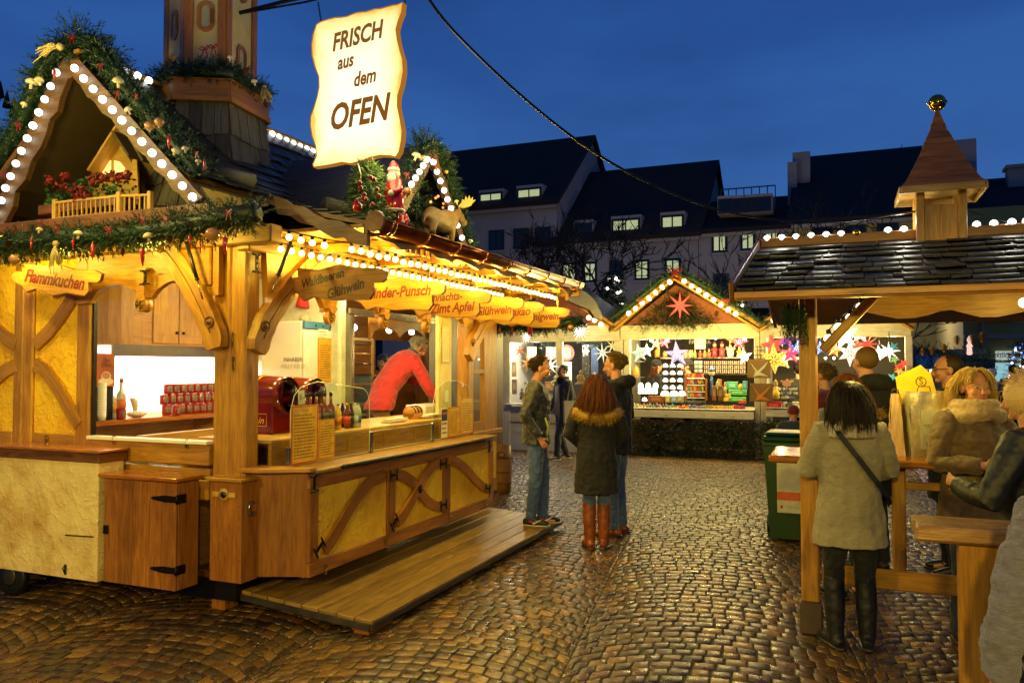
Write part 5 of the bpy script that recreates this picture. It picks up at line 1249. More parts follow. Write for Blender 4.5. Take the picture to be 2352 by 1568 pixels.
def bottle(label, at, r, h, glass_col, cap_col, lab_col, liquid=None, shape='liquor', cat='bottle', group=None, script=None):
 t = thing('bottle', label, cat, at, group); OFF[t.name] = V((0, 0, 0)); mb = MB()
 if shape == 'liquor': pr = [(r*.9, 0), (r, h*.02), (r, h*.55), (r*.85, h*.62), (r*.38, h*.70), (r*.34, h*.92), (0, h*.93)]
 else: pr = [(r*.85, 0), (r, h*.03), (r*.93, h*.3), (r, h*.5), (r, h*.62), (r*.55, h*.82), (r*.35, h*.88), (r*.35, h*.93), (0, h*.94)]
 mb.lathe(pr, (0, 0, 0), 16, col=glass_col); part(t, 'bottle_body', mb, M['gloss'])
 mb = MB(); mb.lathe([(r*.42, 0), (r*.42, h*(.1 if shape == 'liquor' else .06)), (0, h*(.1 if shape == 'liquor' else .06))], (0, 0, h*(.9)), 12, col=cap_col); part(t, 'cap', mb, M['gloss'])
 mb = MB(); mb.lathe([(r*1.012, h*.18), (r*1.015, h*.48)], (0, 0, 0), 16, col=lab_col); lb = part(t, 'label', mb, M['col'])
 if script:
  mb = MB(); text_mb(script, r*.7, (-r*.6, -r*.85, h*.33), (.7, -.7, 0), (0, 0, 1), .2, .02, .8, .006, (.8, .75, .5), mb=mb); part(lb, 'label_print', mb, M['col'])
 return t
LB = 'liquor bottles on the serving top'; SB = 'soft drink bottles on the serving top'
for k, (u, dy) in enumerate(((699, 0), (712, 0), (726, .0), (744, -.02), (759, -.02))):
 p = hY(u, 1000, .46+dy); bottle('amber liquor bottle with black capsule, %s from the left' % OR[k], (p.x, p.y, 1.2), .033, .30, (.16, .035, .008), (.01, .01, .012), (.02, .03, .015) if k > 2 else (.3, .05, .02), group=LB)
for u, lab, g, c, l in ((776, 'small orange soda bottle with blue cap and orange label', (.75, .5, .02), (.02, .06, .5), (.7, .22, .02)), (786, 'small dark cola bottle with red cap behind the orange soda', (.03, .01, .006), (.55, .02, .02), (.5, .02, .02)), (797, 'red-labelled dark soda bottle with yellow cap', (.12, .02, .006), (.7, .45, .03), (.55, .05, .02)),
 (805, 'dark cola bottle with black cap and black label', (.02, .01, .006), (.01, .01, .01), (.02, .02, .02)), (815, 'clear water bottle with white cap', (.45, .5, .45), (.6, .6, .55), (.5, .55, .5)), (822, 'clear water bottle with blue cap and blue label', (.45, .5, .5), (.03, .12, .55), (.05, .2, .5))):
 p = hY(u, 985, .42 if u != 786 else .50); bottle(lab, (p.x, p.y, 1.2), .027, .21, g, c, l, shape='soda', group=SB)
p = hX(689, 905, .2)
p = hY(692, 912, .28); mb = MB(); mb.prism([(-.035, -.05), (.035, -.05), (.035, .05), (-.035, .05)], p, V((1, 0, .06)).normalized(), V((-.06, 0, 1)).normalized(), .002); pc = solo('price_card', 'small white card reading 5.- clipped to the glass guard', 'card', mb, M['paper'])
mb = MB(); text_mb('5.-', .06, p+V((0, -.0015, 0)), (1, 0, .06), (0, 0, 1), .2, .0, .9, .002, (.05, .04, .03), mb=mb); part(pc, 'lettering', mb, M['col'])
# dispensers shaped like red barrels
def barrel(label, u, y=.55):
 c = hY(u, 906, y); r = .135; z = c.z; t = thing('wine_barrel', label, 'barrel', (c.x, y+.25, 1.2), 'red barrel dispensers on the serving top')
 mb = MB(); L_ = .5; mb.lathe([(r*.86, 0), (r*.98, .02), (r*1.0, .06), (r*1.07, L_*.5), (r*1.0, L_-.04), (r*.9, L_), (0, L_)], (c.x, y, z), 28, (0, 1, 0)); mb.lathe([(0, .02), (r*.86, .02), (r*.88, 0), (r*.98, .0)], (c.x, y, z), 28, (0, 1, 0))
 part(t, 'barrel_body', mb, m_plain('barrel_red', c3('6E1410'), .22, 0, 0, 5, .1, coat=.4) if 'barrel_red' not in bpy.data.materials else bpy.data.materials['barrel_red'])
 mb = MB(); mb.lathe([(r*1.075, .0), (r*1.085, .01), (r*1.085, .04), (r*1.075, .05)], (c.x, y+.2, z), 28, (0, 1, 0)); part(t, 'hoop', mb, M['brass'])
 mb = MB(); mb.box(c.x-.13, y+.04, 1.2, c.x+.11, y+.48, z-.05, bev=.01); b = part(t, 'base', mb, bpy.data.materials['barrel_red'])
 mb = MB(); cc = V((c.x-.132, y+.26, 1.30)); text_mb('Glühwein', .075, cc, (0, -1, 0), (0, 0, 1), .3, .0, 1, .003, (.75, .5, .12), mb=mb)
 mb.ribbon([cc+V((-.003, a, b2)) for a, b2 in ((-.17, -.04), (.17, -.04), (.17, .05), (-.17, .05), (-.17, -.04))], .004, (-1, 0, 0), .001, col=(.7, .5, .12)); part(b, 'gilt_plaque', mb, M['col'])
 mb = MB(); mb.tube([(c.x, y, z-.08), (c.x, y-.05, z-.08), (c.x, y-.06, z-.11)], .009, 8); part(t, 'tap', mb, M['brass'])
barrel('red barrel-shaped wine dispenser nearest the corner post', 662); barrel('second red barrel-shaped wine dispenser behind the liquor bottles', 727, .62)
# fridge and things on top
fy_ = 1.4; fx0, fx1 = hY(698, 760, fy_).x, hY(782, 760, fy_).x; ft_ = hY(740, 740, fy_).z
fr_ = thing('fridge', 'tall white fridge with a blue control strip and a yellow menu on its door', 'fridge', ((fx0+fx1)/2, fy_+.3, .3)); mb = MB(); mb.box(fx0, fy_+.03, .3, fx1, fy_+.5, ft_, bev=.008); part(fr_, 'cabinet', mb, M['white'])
mb = MB(); mb.box(fx0+.01, fy_, .4, fx1, fy_+.028, ft_-.08, bev=.008); fd = part(fr_, 'door', mb, M['white']); mb = MB(); mb.box(fx0+.01, fy_, ft_-.07, fx1, fy_+.028, ft_, bev=.003); cs_ = part(fr_, 'control_strip', mb, m_plain('strip_blue', c3('3C78A8'), .35))
mb = MB(); [mb.ball((lerp(fx0, fx1, q), fy_-.004, ft_-.035), .012, 8, 5, 0, (.05, .08, .1)) for q in (.3, .5, .7, .9)]; part(cs_, 'knobs', mb, M['gloss'])
def sheet(par, name, c, ax, w, h, bg, rows, border=None, title=None, tcol=(.2, .06, .01), bow=0., th=.002):
 c = V(c); ax = V(ax).normalized(); ay = V((0, 0, 1)); n = ax.cross(ay); mb = MB()
 mb.prism([(-w/2, -h/2), (w/2, -h/2), (w/2+bow*.3, 0), (w/2, h/2), (-w/2, h/2), (-w/2+bow*.3, 0)], c, ax, ay, th, col=(1, 1, 1))
 o = part(par, name, mb, bg) if par else None
 q = MB(); c2 = c+n*(th/2)
 if border: q.ribbon([c2+ax*a+ay*b+n*.0005 for a, b in ((-w*.47, -h*.48), (w*.47, -h*.48), (w*.47, h*.48), (-w*.47, h*.48), (-w*.47, -h*.48))], w*.045, n, .0006, col=border)
 scribble(q, c2-ay*h*.03, ax, ay, w*.78, h*.78, rows, tcol, th=.001, fill=.72)
 if title: text_mb(title, h*.06, c2+ay*h*.41, ax, ay, .2, 0, .8, .001, tcol, mb=q)
 if o: part(o, 'print', q, M['col'])
 return mb, q, o
M['menu'] = m_plain('menu_parchment', c3('E2B424'), .55, 0, 0, 12, .2)
sheet(fr_, 'menu_sheet', hY(746, 827, fy_-.003), (1, 0, 0), .23, .43, M['menu'], 15, (.45, .12, .03)); sheet(fr_, 'notice', hY(742, 768, fy_-.003), (1, 0, 0), .16, .10, M['paper'], 3, tcol=(.3, .3, .3))
mb = MB(); cp = hX(668, 845, fx0-.003)
text_mb('INHABER:', .06, hX(674, 826, fx0-.004), (0, -1, 0), (0, 0, 1), 0, 0, .9, .002, (.08, .08, .08), mb=mb); part(fr_, 'lettering', mb, M['col']); mb = MB(); text_mb('WILLY KRUSIG', .06, hX(676, 841, fx0-.004), (0, -1, 0), (0, 0, 1), 0, 0, .8, .002, (.4, .4, .4), mb=mb); part(fr_, 'lettering', mb, M['col'])
p = hY(731, 738, fy_+.25); p = V((hY(731, 722, fy_+.25).x, fy_+.25, ft_)); sn = thing('snowman_jar', 'white round snowman jar with black stars and a small scarf on the fridge', 'jar', p); OFF[sn.name] = V((0, 0, 0))
mb = MB(); mb.lathe([(.06, 0), (.1, .03), (.115, .09), (.1, .15), (.06, .19), (.055, .2), (.05, .23), (.03, .26), (0, .27)], (0, 0, 0), 20, col=(.75, .7, .58)); part(sn, 'body', mb, M['gloss'])
mb = MB()
for q, z in ((-2.2, .1), (-1.7, .06), (-1.5, .13), (-1.0, .08), (-2.4, .05)): mb.prism([(cos(j*pi/5+pi/2)*(.018 if j % 2 == 0 else .008), sin(j*pi/5+pi/2)*(.018 if j % 2 == 0 else .008)) for j in range(10)], (cos(q)*.113, sin(q)*.113, z), (-sin(q), cos(q), 0), (0, 0, 1), .006, col=(.03, .03, .02))
mb.ball((-.07, -.085, .12), .014, 6, 5, 0, (.5, .03, .02)); part(sn, 'stars', mb, M['col']); mb = MB(); mb.lathe([(.055, .19), (.066, .2), (.055, .215)], (0, 0, 0), 16, col=(.3, .25, .08)); mb.bar((-.02, -.06, .2), (-.03, -.09, .14), .03, .01, col=(.3, .25, .08)); part(sn, 'scarf', mb, M['col'])
for lab, u, r, c_ in (('golden crusty loaf decoration at the right end of the fridge top', 766, .06, (.5, .36, .16)), ('small cream jar with a heart on the fridge top', 700, .05, (.5, .4, .25))):
 p = V((hY(u, 735, fy_+.2).x, fy_+.2, ft_)); mb = MB(); mb.ball(p+V((0, 0, r*.8)), r, 14, 9, 0, c_, (1.25, 1, .8)); solo('loaf' if r > .055 else 'jar', lab, 'decoration', mb, M['matcol'])
p = V((hY(694, 700, fy_+.3).x, fy_+.3, ft_)); ph = thing('red_hat_figure', 'red and yellow cloth hats decoration above the fridge', 'decoration', p); OFF[ph.name] = V((0, 0, 0)); mb = MB()
for k in range(3): mb.tube([(k*.13, 0, .16), (k*.13+.02, 0, .26), (k*.13+.07, -.02, .30), (k*.13+.12, -.03, .26)], [.07, .05, .03, .012], 10, col=((.6, .03, .02), (.65, .35, .04))[k % 2])
part(ph, 'cloth_hats', mb, M['matcol'])
# hot chocolate dispenser, bottles, cups at the left end
p = hX(241, 850, .55); hd = thing('drink_dispenser', 'dark hot chocolate dispenser with an orange Hot Choq picture on top', 'dispenser', (.62, 2.3, WT)); a_, b_ = hY(219, 850, 2.2), hY(262, 850, 2.2)
mb = MB(); mb.box(a_.x, 2.2, WT, b_.x, 2.5, hY(240, 888, 2.2).z, bev=.008); part(hd, 'body', mb, M['black'])
z0, z1 = hY(240, 888, 2.2).z, hY(240, 812, 2.2).z; mb = MB(); mb.box(a_.x, 2.19, z0, b_.x, 2.22, z1, bev=.003); pp = part(hd, 'picture_panel', mb, m_plain('poster_orange', c3('C86A2C'), .4, 0, 0, 6, .3))
mb = MB(); xc = (a_.x+b_.x)/2; w_ = b_.x-a_.x; zc_ = (z0+z1)/2; h_ = z1-z0
mb.prism([(cos(j*pi/10)*w_*.4, sin(j*pi/10)*h_*.12) for j in range(20)], (xc, 2.187, z0+h_*.16), (1, 0, 0), (0, 0, 1), .002, col=(.75, .66, .45)); mb.prism([(cos(j*pi/8)*w_*.26, sin(j*pi/8)*h_*.14) for j in range(16)], (xc, 2.185, z0+h_*.32), (1, 0, 0), (0, 0, 1), .002, col=(.8, .7, .5)); mb.prism([(cos(j*pi/8)*w_*.2, sin(j*pi/8)*h_*.1) for j in range(16)], (xc, 2.183, z0+h_*.34), (1, 0, 0), (0, 0, 1), .002, col=(.45, .25, .12))
text_mb('Hot', h_*.16, (xc, 2.186, z1-h_*.2), (1, 0, 0), (0, 0, 1), .1, .02, .9, .001, (.12, .05, .02), mb=mb); text_mb('Choq', h_*.17, (xc, 2.186, z1-h_*.33), (1, 0, 0), (0, 0, 1), .1, .02, .9, .001, (.12, .05, .02), mb=mb); part(pp, 'picture_print', mb, M['col'])
p = hY(234, 960, 1.9); cst = thing('cup_stack', 'tall stack of white paper cups beside the dispenser', 'cups', (hY(234, 940, 2.1).x, 2.1, WT)); OFF[cst.name] = V((0, 0, 0)); mb = MB()
for k in range(12): mb.lathe([(.026, 0), (.033, .06), (.031, .06)], (0, 0, k*.022), 14, col=(.7, .72, .7))
part(cst, 'cups', mb, M['col'])
for lab, u, g, l, h in (('clear syrup bottle with yellow label left of the lit wall', 256, (.5, .5, .45), (.6, .35, .04), .27), ('clear rum bottle with orange label and red neck', 278, (.55, .55, .5), (.6, .2, .04), .33), ('dark brown bottle next to the cup stack', 246, (.05, .03, .02), (.1, .08, .06), .25)):
 bottle(lab, (hY(u, 940, 2.3).x, 2.3, WT), .038, h, g, (.5, .05, .02) if u == 278 else (.3, .2, .08), l, group='bottles on the lit worktop')
mb = MB(); p = hY(315, 950, 2.25); mb.ball((p.x, 2.25, WT+.03), .07, 14, 8, 0, (.7, .7, .66), (1.4, .7, .45)); mb.tube([(p.x-.02, 2.25, WT+.05), (p.x-.03, 2.25, WT+.14), (p.x-.06, 2.25, WT+.16)], [.015, .03, .02], 8, col=(.7, .7, .66)); solo('hand_whisk', 'white rounded kitchen gadget lying on the lit worktop', 'gadget', mb, M['gloss'])
for k in range(2):
 p = hY(372+k*42, 990, 1.75); mb = MB(); mb.box(p.x-.13, 1.75, .85, p.x+.13, 1.95, 1.13, bev=.006)
 for r_ in range(2):
  for c_ in range(4): mb.box(p.x-.11+c_*.057, 1.744, 1.0+r_*.06, p.x-.075+c_*.057, 1.752, 1.03+r_*.06, 0, (.02, .02, .02))
 q = solo('bottle_crate', ('left', 'right')[k]+' grey plastic bottle crate under the worktop', 'crate', mb, m_plain('crate_grey', c3('9AA09A'), .5) if not k else bpy.data.materials['crate_grey'], group='grey crates under the worktop')
# menus on the glass guard
for lab, u0, u1, v0, v1, rows, ti, g in (('large yellow menu with red border at the left end of the glass guard', 668, 730, 930, 1064, 14, 'Getränke', 1), ('smaller yellow menu with red border right of the large one', 731, 768, 962, 1053, 12, 'Speisen', 1),
 ('poster with a dark photo at the top, left of the far pair of menus', 1013, 1027, 937, 1004, 5, None, 0), ('yellow menu card between the photo poster and the tallest far menu', 1028, 1056, 934, 1002, 12, None, 1), ('tallest yellow menu card at the far end of the glass guard', 1057, 1086, 912, 996, 12, None, 1)):
 a, b = hY(u0, (v0+v1)/2, .19), hY(u1, (v0+v1)/2, .19); zt_, zb_ = hY((u0+u1)/2, v0, .19).z, hY((u0+u1)/2, v1, .19).z; c = V(((a.x+b.x)/2, .19, (zt_+zb_)/2))
 t = thing('menu_card', lab, 'menu', (c.x, .19, zb_), 'menu cards on the glass guard'); sheet(t, 'sheet', c, (1, 0, 0), b.x-a.x, zt_-zb_, M['menu'] if g else M['paper'], rows, (.5, .06, .02) if g else None, ti, bow=.02)
 if not g: mb = MB(); mb.box(a.x+.006, .186, c.z+.02, b.x-.006, .188, zt_-.01, 0, (.03, .03, .06)); mb.box(a.x+.02, .185, c.z+.1, b.x-.02, .1855, zt_-.06, 0, (.5, .08, .03)); part(t, 'dark_photo', mb, M['col'])
# things on the serving top at the vendor's place
p = hY(940, 940, .55); mb = MB(); ch_ = thing('treasure_chest', 'small domed wooden chest on the serving top by the vendor', 'box', (p.x, .5, 1.2)); x = p.x
mb.box(x-.09, .45, 1.2, x+.09, .57, 1.26, bev=.004); mb.lathe([(0, -.09), (.06, -.09), (.06, .09), (0, .09)], (x, .51, 1.26), 18, (1, 0, 0)); part(ch_, 'box', mb, M['pine']); mb = MB(); [mb.tube([(x+d, .51+cos(q)*.062, 1.26+sin(q)*.062) for q in [pi*j/8 for j in range(9)]], .006, 6) for d in (-.06, 0, .06)]; part(ch_, 'strap', mb, M['iron'])
for lab, u, v, w_, d_ in (('flat pile of white papers at the front of the serving top', 905, 962, .28, .1), ('white paper trays behind the glass guard', 985, 948, .32, .14)):
 p = hY(u, v, .45); mb = MB(); [mb.obox((p.x+rnd(-.02, .02), .45+rnd(-.02, .02), 1.204+k*.006), (w_/2, rnd(-.01, .01), 0), (0, d_/2, 0), (0, 0, .0025)) for k in range(6)]; solo('paper_stack', lab, 'paper', mb, M['paper'])
p = hY(990, 930, .75); mb = MB(); mb.box(p.x-.25, .68, 1.2, p.x+.25, .92, 1.30, bev=.01); solo('food_warmer', 'white food container the vendor bends over', 'container', mb, M['white'])
# rack and oven in the oven room
p = hY(831, 850, 1.7); a_, b_ = hY(808, 850, 1.7), hY(855, 850, 1.7); zt_ = hY(831, 778, 1.7).z; rk = thing('tray_rack', 'tall cream metal tray rack in the room behind the vendor', 'rack', ((a_.x+b_.x)/2, 1.9, .3))
mb = MB()
for xx in (a_.x, b_.x):
 for yy in (1.7, 2.0): mb.box(xx-.015, yy-.015, .3, xx+.015, yy+.015, zt_, bev=.003)
for zz in (.35, zt_-.02): mb.box(a_.x, 1.69, zz, b_.x, 1.71, zz+.03); mb.box(a_.x, 1.99, zz, b_.x, 2.01, zz+.03)
part(rk, 'frame', mb, M['cream_wood'])
for k in range(14): mb = MB(); z = .45+k*.115; mb.box(a_.x+.015, 1.7, z, b_.x-.015, 2.0, z+.02, bev=.003); part(rk, 'tray', mb, M['zinc'] if k % 3 else M['pine_light'])
a_, b_ = hY(856, 880, 1.9), hY(905, 880, 1.9); mb = MB(); ov = thing('oven', 'dark oven with vents right of the tray rack', 'oven', ((a_.x+b_.x)/2, 2.1, .3)); zt_ = hY(880, 862, 1.9).z; mb.box(a_.x, 1.9, .3, b_.x, 2.5, zt_, bev=.01); part(ov, 'body', mb, m_plain('oven_dark', c3('3A3A1E'), .4, .3)); mb = MB()
for i in range(3):
 for j in range(2): mb.box(a_.x+.05+j*.12, 1.893, zt_-.07-i*.03, a_.x+.13+j*.12, 1.9, zt_-.06-i*.03)
part(ov, 'vent_slots', mb, M['black'])
# downlights
for x in (.75, 1.35, 1.95, 2.6): mb = MB(); mb.lathe([(0, 0), (.04, 0), (.05, .008), (.05, .012)], (x, 1.0, 2.588), 16); d = solo('downlight', 'round ceiling downlight, %s from the corner post' % OR[int((x-.7)/.6)], 'ceiling light', mb, m_emit('downlight_glow', (1., .85, .5), 9, True) if 'downlight_glow' not in bpy.data.materials else bpy.data.materials['downlight_glow'], group='ceiling downlights in the stall')
for k, u in enumerate((813, 893, 945, 1048)): p = hY(u, 795, 1.6); mb = MB(); mb.ball((p.x, 1.6, 2.12), .035, 10, 7); solo('spot_lamp', 'small white spot lamp in the oven room, %s from the left' % OR[k], 'lamp', mb, m_emit('spot_glow', (1., .95, .8), 12, True) if not k else bpy.data.materials['spot_glow'], group='spot lamps in the oven room')
p = hX(1032, 870, 0); p = hY(1030, 865, YF+.0); sx_0 = hY(1028, 865, YF).x; mb = MB(); mb.box(sx_0-.04, YF+.008, 1.34, sx_0+.04, YF+.019, 1.46, bev=.004); so = solo('wall_socket', 'white wall socket on the cream board right of the vendor', 'socket', mb, M['white'])
sn_ = thing('notice_sheet', 'pale notice pinned high on the cream board', 'notice', (sx_0, YF+.01, 1.75)); sheet(sn_, 'sheet', (sx_0-.02, YF+.012, 1.92), (1, 0, 0), .17, .36, M['paper'], 14, (.5, .4, .2), tcol=(.45, .35, .15))
# small barrel outside at the far end of the stall
p = GR(1153, 1130); l = L(p); bt = thing('keg', 'light wooden keg bin with iron-ring handle at the far end of the stall', 'barrel', l); OFF[bt.name] = V((0, 0, 0)); hz = (1130-1022)/1828*p.y; r = 21/1828*p.y
mb = MB(); mb.lathe([(r*.9, 0), (r*1.03, hz*.3), (r*1.05, hz*.5), (r*1.02, hz*.75), (r*.92, hz), (r*.85, hz), (r*.85, hz*.96), (0, hz*.96)], (0, 0, 0), 26); part(bt, 'staves', mb, M['pine'])
for z in (.2, .42, .72): mb = MB(); mb.lathe([(r*1.03, 0), (r*1.055, .006), (r*1.055, .02), (r*1.03, .026)], (0, 0, hz*z), 26); part(bt, 'hoop', mb, M['pine_dark'])
mb = MB(); mb.tube([(-r*1.0+cos(q)*0-.02, sin(q)*.05-.05, hz*.82+cos(q)*.035) for q in [k*pi/6 for k in range(13)]], .005, 6); part(bt, 'ring_handle', mb, M['iron'])
# ================================================================ white gift stall across the alley
BXP = 10.8
def b(u, v, d=0.): return hX(u, v, BXP+d)
GS = thing('gift_stall', 'white painted wooden gift stall with lit gable, selling paper stars across the alley', 'market stall', (12, 0, 0))
def bb(mb, u0, v0, u1, v1, d0=-.03, d1=.04, mat=0, bev=.006, pl=0.):
 A, B = b(u0, v0, pl), b(u1, v1, pl); mb.box(BXP+pl+d0, min(A.y, B.y), min(A.z, B.z), BXP+pl+d1, max(A.y, B.y), max(A.z, B.z), mat, bev=bev)
M['ww'] = M['white_wood']
mb = MB(); bb(mb, 1150, 752, 1424, 783, -.06, .05); bb(mb, 1426, 748, 1744, 776, -.06, .05); bb(mb, 1746, 745, 2092, 772, -.06, .05); part(GS, 'header_beam', mb, M['ww'])
for u0, u1 in ((1152, 1172), (1277, 1292), (1411, 1432), (1433, 1447), (1732, 1745), (1746, 1761), (2078, 2096)):
 mb = MB(); y0, y1 = b(u0, 850).y, b(u1, 850).y; mb.box(BXP-.04, y1, .02, BXP+.06, y0-.002, 2.32, bev=.008); part(GS, 'post', mb, M['ww'])
mb = MB(); bb(mb, 1172, 932, 1277, 1043, -.02, .03); bb(mb, 1292, 932, 1411, 1043, -.02, .03); part(GS, 'lower_panel', mb, M['ww'])
mb = MB(); bb(mb, 1165, 966, 1277, 972, -.035, -.022); bb(mb, 1292, 966, 1411, 972, -.035, -.022); bb(mb, 1330, 966, 1337, 1040, -.036, -.0225); part(GS, 'orange_trim', mb, M['pine'])
mb = MB(); bb(mb, 1165, 926, 1412, 934, -.12, .3); bb(mb, 1447, 939, 1733, 962, -.22, -.16); bb(mb, 1447, 936, 1733, 940, -.22, .9); bb(mb, 1761, 939, 2078, 962, -.22, -.16); bb(mb, 1761, 936, 2078, 940, -.22, .9); part(GS, 'ledge', mb, M['ww'])
ye, yr_ = b(1150, 800).y, b(2096, 800).y
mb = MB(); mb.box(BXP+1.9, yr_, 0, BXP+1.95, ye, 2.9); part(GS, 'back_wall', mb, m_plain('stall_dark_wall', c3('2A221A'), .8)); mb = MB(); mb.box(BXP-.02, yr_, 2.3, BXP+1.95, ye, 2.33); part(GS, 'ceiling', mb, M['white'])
mb = MB(); mb.box(BXP, ye, 0, BXP+1.95, ye+.04, 2.4); part(GS, 'side_wall', mb, M['ww']); mb = MB(); mb.box(BXP+.3, yr_, 0.9, BXP+.34, yr_+.03, 2.3); part(GS, 'side_wall', mb, M['ww'])
for u in (1415, 1750):
 mb = MB(); y = b(u, 800).y; mb.box(BXP+.1, y-.02, 0, BXP+1.9, y+.02, 2.3); part(GS, 'partition', mb, M['ww'])
mb = MB(); bb(mb, 1447, 963, 2090, 1045, .0, .03); part(GS, 'skirt_board', mb, M['pine_dark'])
# gables over the bays
def gable(uL, uR, vb, ua, va, lab):
 A, B, C_ = b(uL, vb), b(ua, va), b(uR, vb); n = V((-1, 0, 0))
 mb = MB(); mb.prism([(A.y-.1, A.z+.03), (B.y, B.z-.12), (C_.y+.1, A.z+.03)], (BXP+.02, 0, 0), (0, 1, 0), (0, 0, 1), .03); part(GS, 'gable_panel', mb, m_plain('gable_red_brown', c3('8A4A3A'), .7) if 'gable_red_brown' not in bpy.data.materials else bpy.data.materials['gable_red_brown'])
 for P_, Q in ((A, B), (C_, B)):
  mb = MB(); mb.bar(P_+n*.12+V((0, 0, -.02)), Q+n*.12+V((0, 0, -.02)), .04, .15, (-1, 0, 0), bev=.006);
  d = (Q-P_); mb2 = MB(); s = d.normalized(); mb.obox((P_+Q)/2+V((1.2, 0, .07)), V((1.35, 0, 0)), d/2*1.02, V((1, 0, 0)).cross(s)*.03); part(GS, 'gable_roof', mb, M['pine'])
 return A, B, C_
gA = gable(1414, 1746, 757, 1551, 640, 'c'); gable(1120, 1414, 757, 1265, 650, 'l'); gable(1746, 2096, 757, 1915, 640, 'r')
def Zc(x, y): return x*.3086+1016.2, y*.3086+290.3
cb_ = [b(*Zc(*p), -.17) for p in [(1385,1392),(1437,1357),(1487,1317),(1537,1280),(1585,1238),(1635,1197),(1690,1158)]]
cr_ = [b(*Zc(*p), -.17) for p in [(1797,1152),(1852,1190),(1905,1222),(1960,1257),(2015,1292),(2070,1330),(2125,1365),(2180,1395)]]
WS = 'warm bulb rows on the white gift stall'
light_string('warm bulbs up the left slope of the gift stall gable', cb_, .05, M['bulb_warm'], WS, False)
light_string('warm bulbs down the right slope of the gift stall gable', cr_, .05, M['bulb_warm'], WS, False)
light_string('three warm bulbs at the valley left of the gift stall gable', [b(x*.27768+1132.4, y*.27768+617, -.17) for x, y in [(790,405),(838,425),(893,460)]], .05, M['bulb_warm'], WS, False)
light_string('warm bulbs at the valley right of the gift stall gable', [b(1776, 736, -.17), b(1800, 722, -.17), b(1824, 706, -.17)], .05, M['bulb_warm'], WS, False)
pth = [b(u, v, -.1) for u, v in [(1400, 735), (1440, 708), (1480, 675), (1515, 645), (1551, 628), (1590, 640), (1625, 662), (1665, 690), (1700, 712), (1745, 740), (1775, 738), (1810, 715)]]
g = mk_garland('fir garland over the gable of the white gift stall', pth, .12, 130, [('bow', b(1551, 622, -.3), .14), ('bow', b(1470, 690, -.3), .08), ('bow', b(1666, 690, -.3), .08), ('cone', b(1533, 668, -.25), .05), ('cone', b(1576, 668, -.25), .05), ('cone', b(1487, 715, -.25), .05), ('cone', b(1645, 712, -.25), .05), ('cone', b(1400, 750, -.25), .04)], ln=.15, nn=9, nl=.07)
mb = MB()
for _ in range(900):
 u = rnd(1450, 1655); v = rnd(670, 748)
 if abs(u-1553)/105+(748-v)/90 > .95: continue
 sprig(mb, b(u, v, -.06), V((-.2, rnd(-1, 1), rnd(-.8, .6))), .2, 12, .05, .006)
solo('fir_branches', 'fir branches pinned to the red gable behind the star', 'branches', mb, M['fir_dark'])
mb = MB()
for _ in range(1500):
 u = rnd(1448, 1850); v = rnd(964, 1046); sprig(mb, b(u, v, -.05-rnd(0, .06)), V((-.5, rnd(-1, 1), rnd(-1, .3))), .22, 10, .055, .007)
solo('fir_skirt', 'dense fir branches covering the lower front of the gift stall', 'branches', mb, M['fir_dark'])
mb = MB()
for u0, u1 in ((1230, 1285), (1325, 1400)):
 for _ in range(80): sprig(mb, b(rnd(u0, u1+5), rnd(778, 796), .3), rdir(), .12, 9, .05, .006)
solo('fir_garland', 'fir branches hanging inside above the left window of the gift stall', 'garland', mb, M['fir'])
mb = MB()
for _ in range(170): t_ = random.random(); sprig(mb, hX(rnd(1795, 1850), lerp(692, 768, t_*random.random()**.3), .75), V((rnd(-.3, .3), rnd(-.3, .3), -1)), .1, 12, .035, .003)
solo('hanging_fir_bunch', 'bunch of fir twigs hanging from the left roof corner of the drinks shelter', 'branches', mb, M['fir'])
# stars
SMAT = {}
M['starglow'] = m_vglow('lit_paper', 1.6); M['starglow2'] = m_vglow('lit_white_paper', 3.0)
def star(label, u, v, rpx, n, col, d=.1, glow='starglow', col2=None, rot=0., fat=.4, cord=True, dots=None):
 c = b(u, v, d); r = rpx/1828*(W(c).y); t = thing('paper_star', label, 'star lantern', c, 'paper stars of the gift stall'); mb = MB(); P_ = []
 for k in range(2*n):
  q = rot+pi/2+pi*k/n; rr_ = r*(1 if k % 2 == 0 else fat)*(rnd(.88, 1.08) if k % 2 == 0 else 1); P_.append(c+V((0, -cos(q)*rr_, sin(q)*rr_)))
 f, bk = c+V((-r*.32, 0, 0)), c+V((r*.32, 0, 0))
 for k in range(2*n):
  cc = col if (k % 2 == 0 or not col2) else col2; sh = rnd(.8, 1.1); cc = tuple(x*sh for x in cc)
  mb.tri(f, P_[(k+1) % (2*n)], P_[k], 0, cc); mb.tri(bk, P_[k], P_[(k+1) % (2*n)], 0, cc)
 part(t, 'star_body', mb, M[glow])
 if dots:
  mb = MB()
  for k in range(2*n):
   for s_ in (.35, .55, .75):
    p = f.lerp(P_[k], s_*(1 if k % 2 == 0 else .8)); mb.ball(p+V((-.008, 0, 0)), r*.04, 6, 4, 0, dots)
  part(t, 'cut_pattern', mb, M['starglow2'] if sum(dots) > 1 else M['col'])
 if cord: mb = MB(); mb.tube([c+V((0, 0, r*.3)), V((c.x, c.y, 2.3))], .004, 4); part(t, 'cord', mb, M['black'])
 return c
def q3(x, y): return 1451.7+x*.12962, 762.1+y*.12962
def q4(x, y): return 1691.2+x*.17591, 711.3+y*.17591
def q5(x, y): return 1154.1+x*.14813, 733.1+y*.14813
RDg, PKg, WHg, YLg, ORg, PUg = (.85, .06, .03), (.8, .04, .12), (.95, .88, .65), (.85, .55, .08), (.8, .25, .04), (.3, .06, .35)
star('eight-pointed red star glowing in the gable of the gift stall', 1561, 702, 33, 8, (.95, .12, .06), -.2, fat=.28, cord=False)
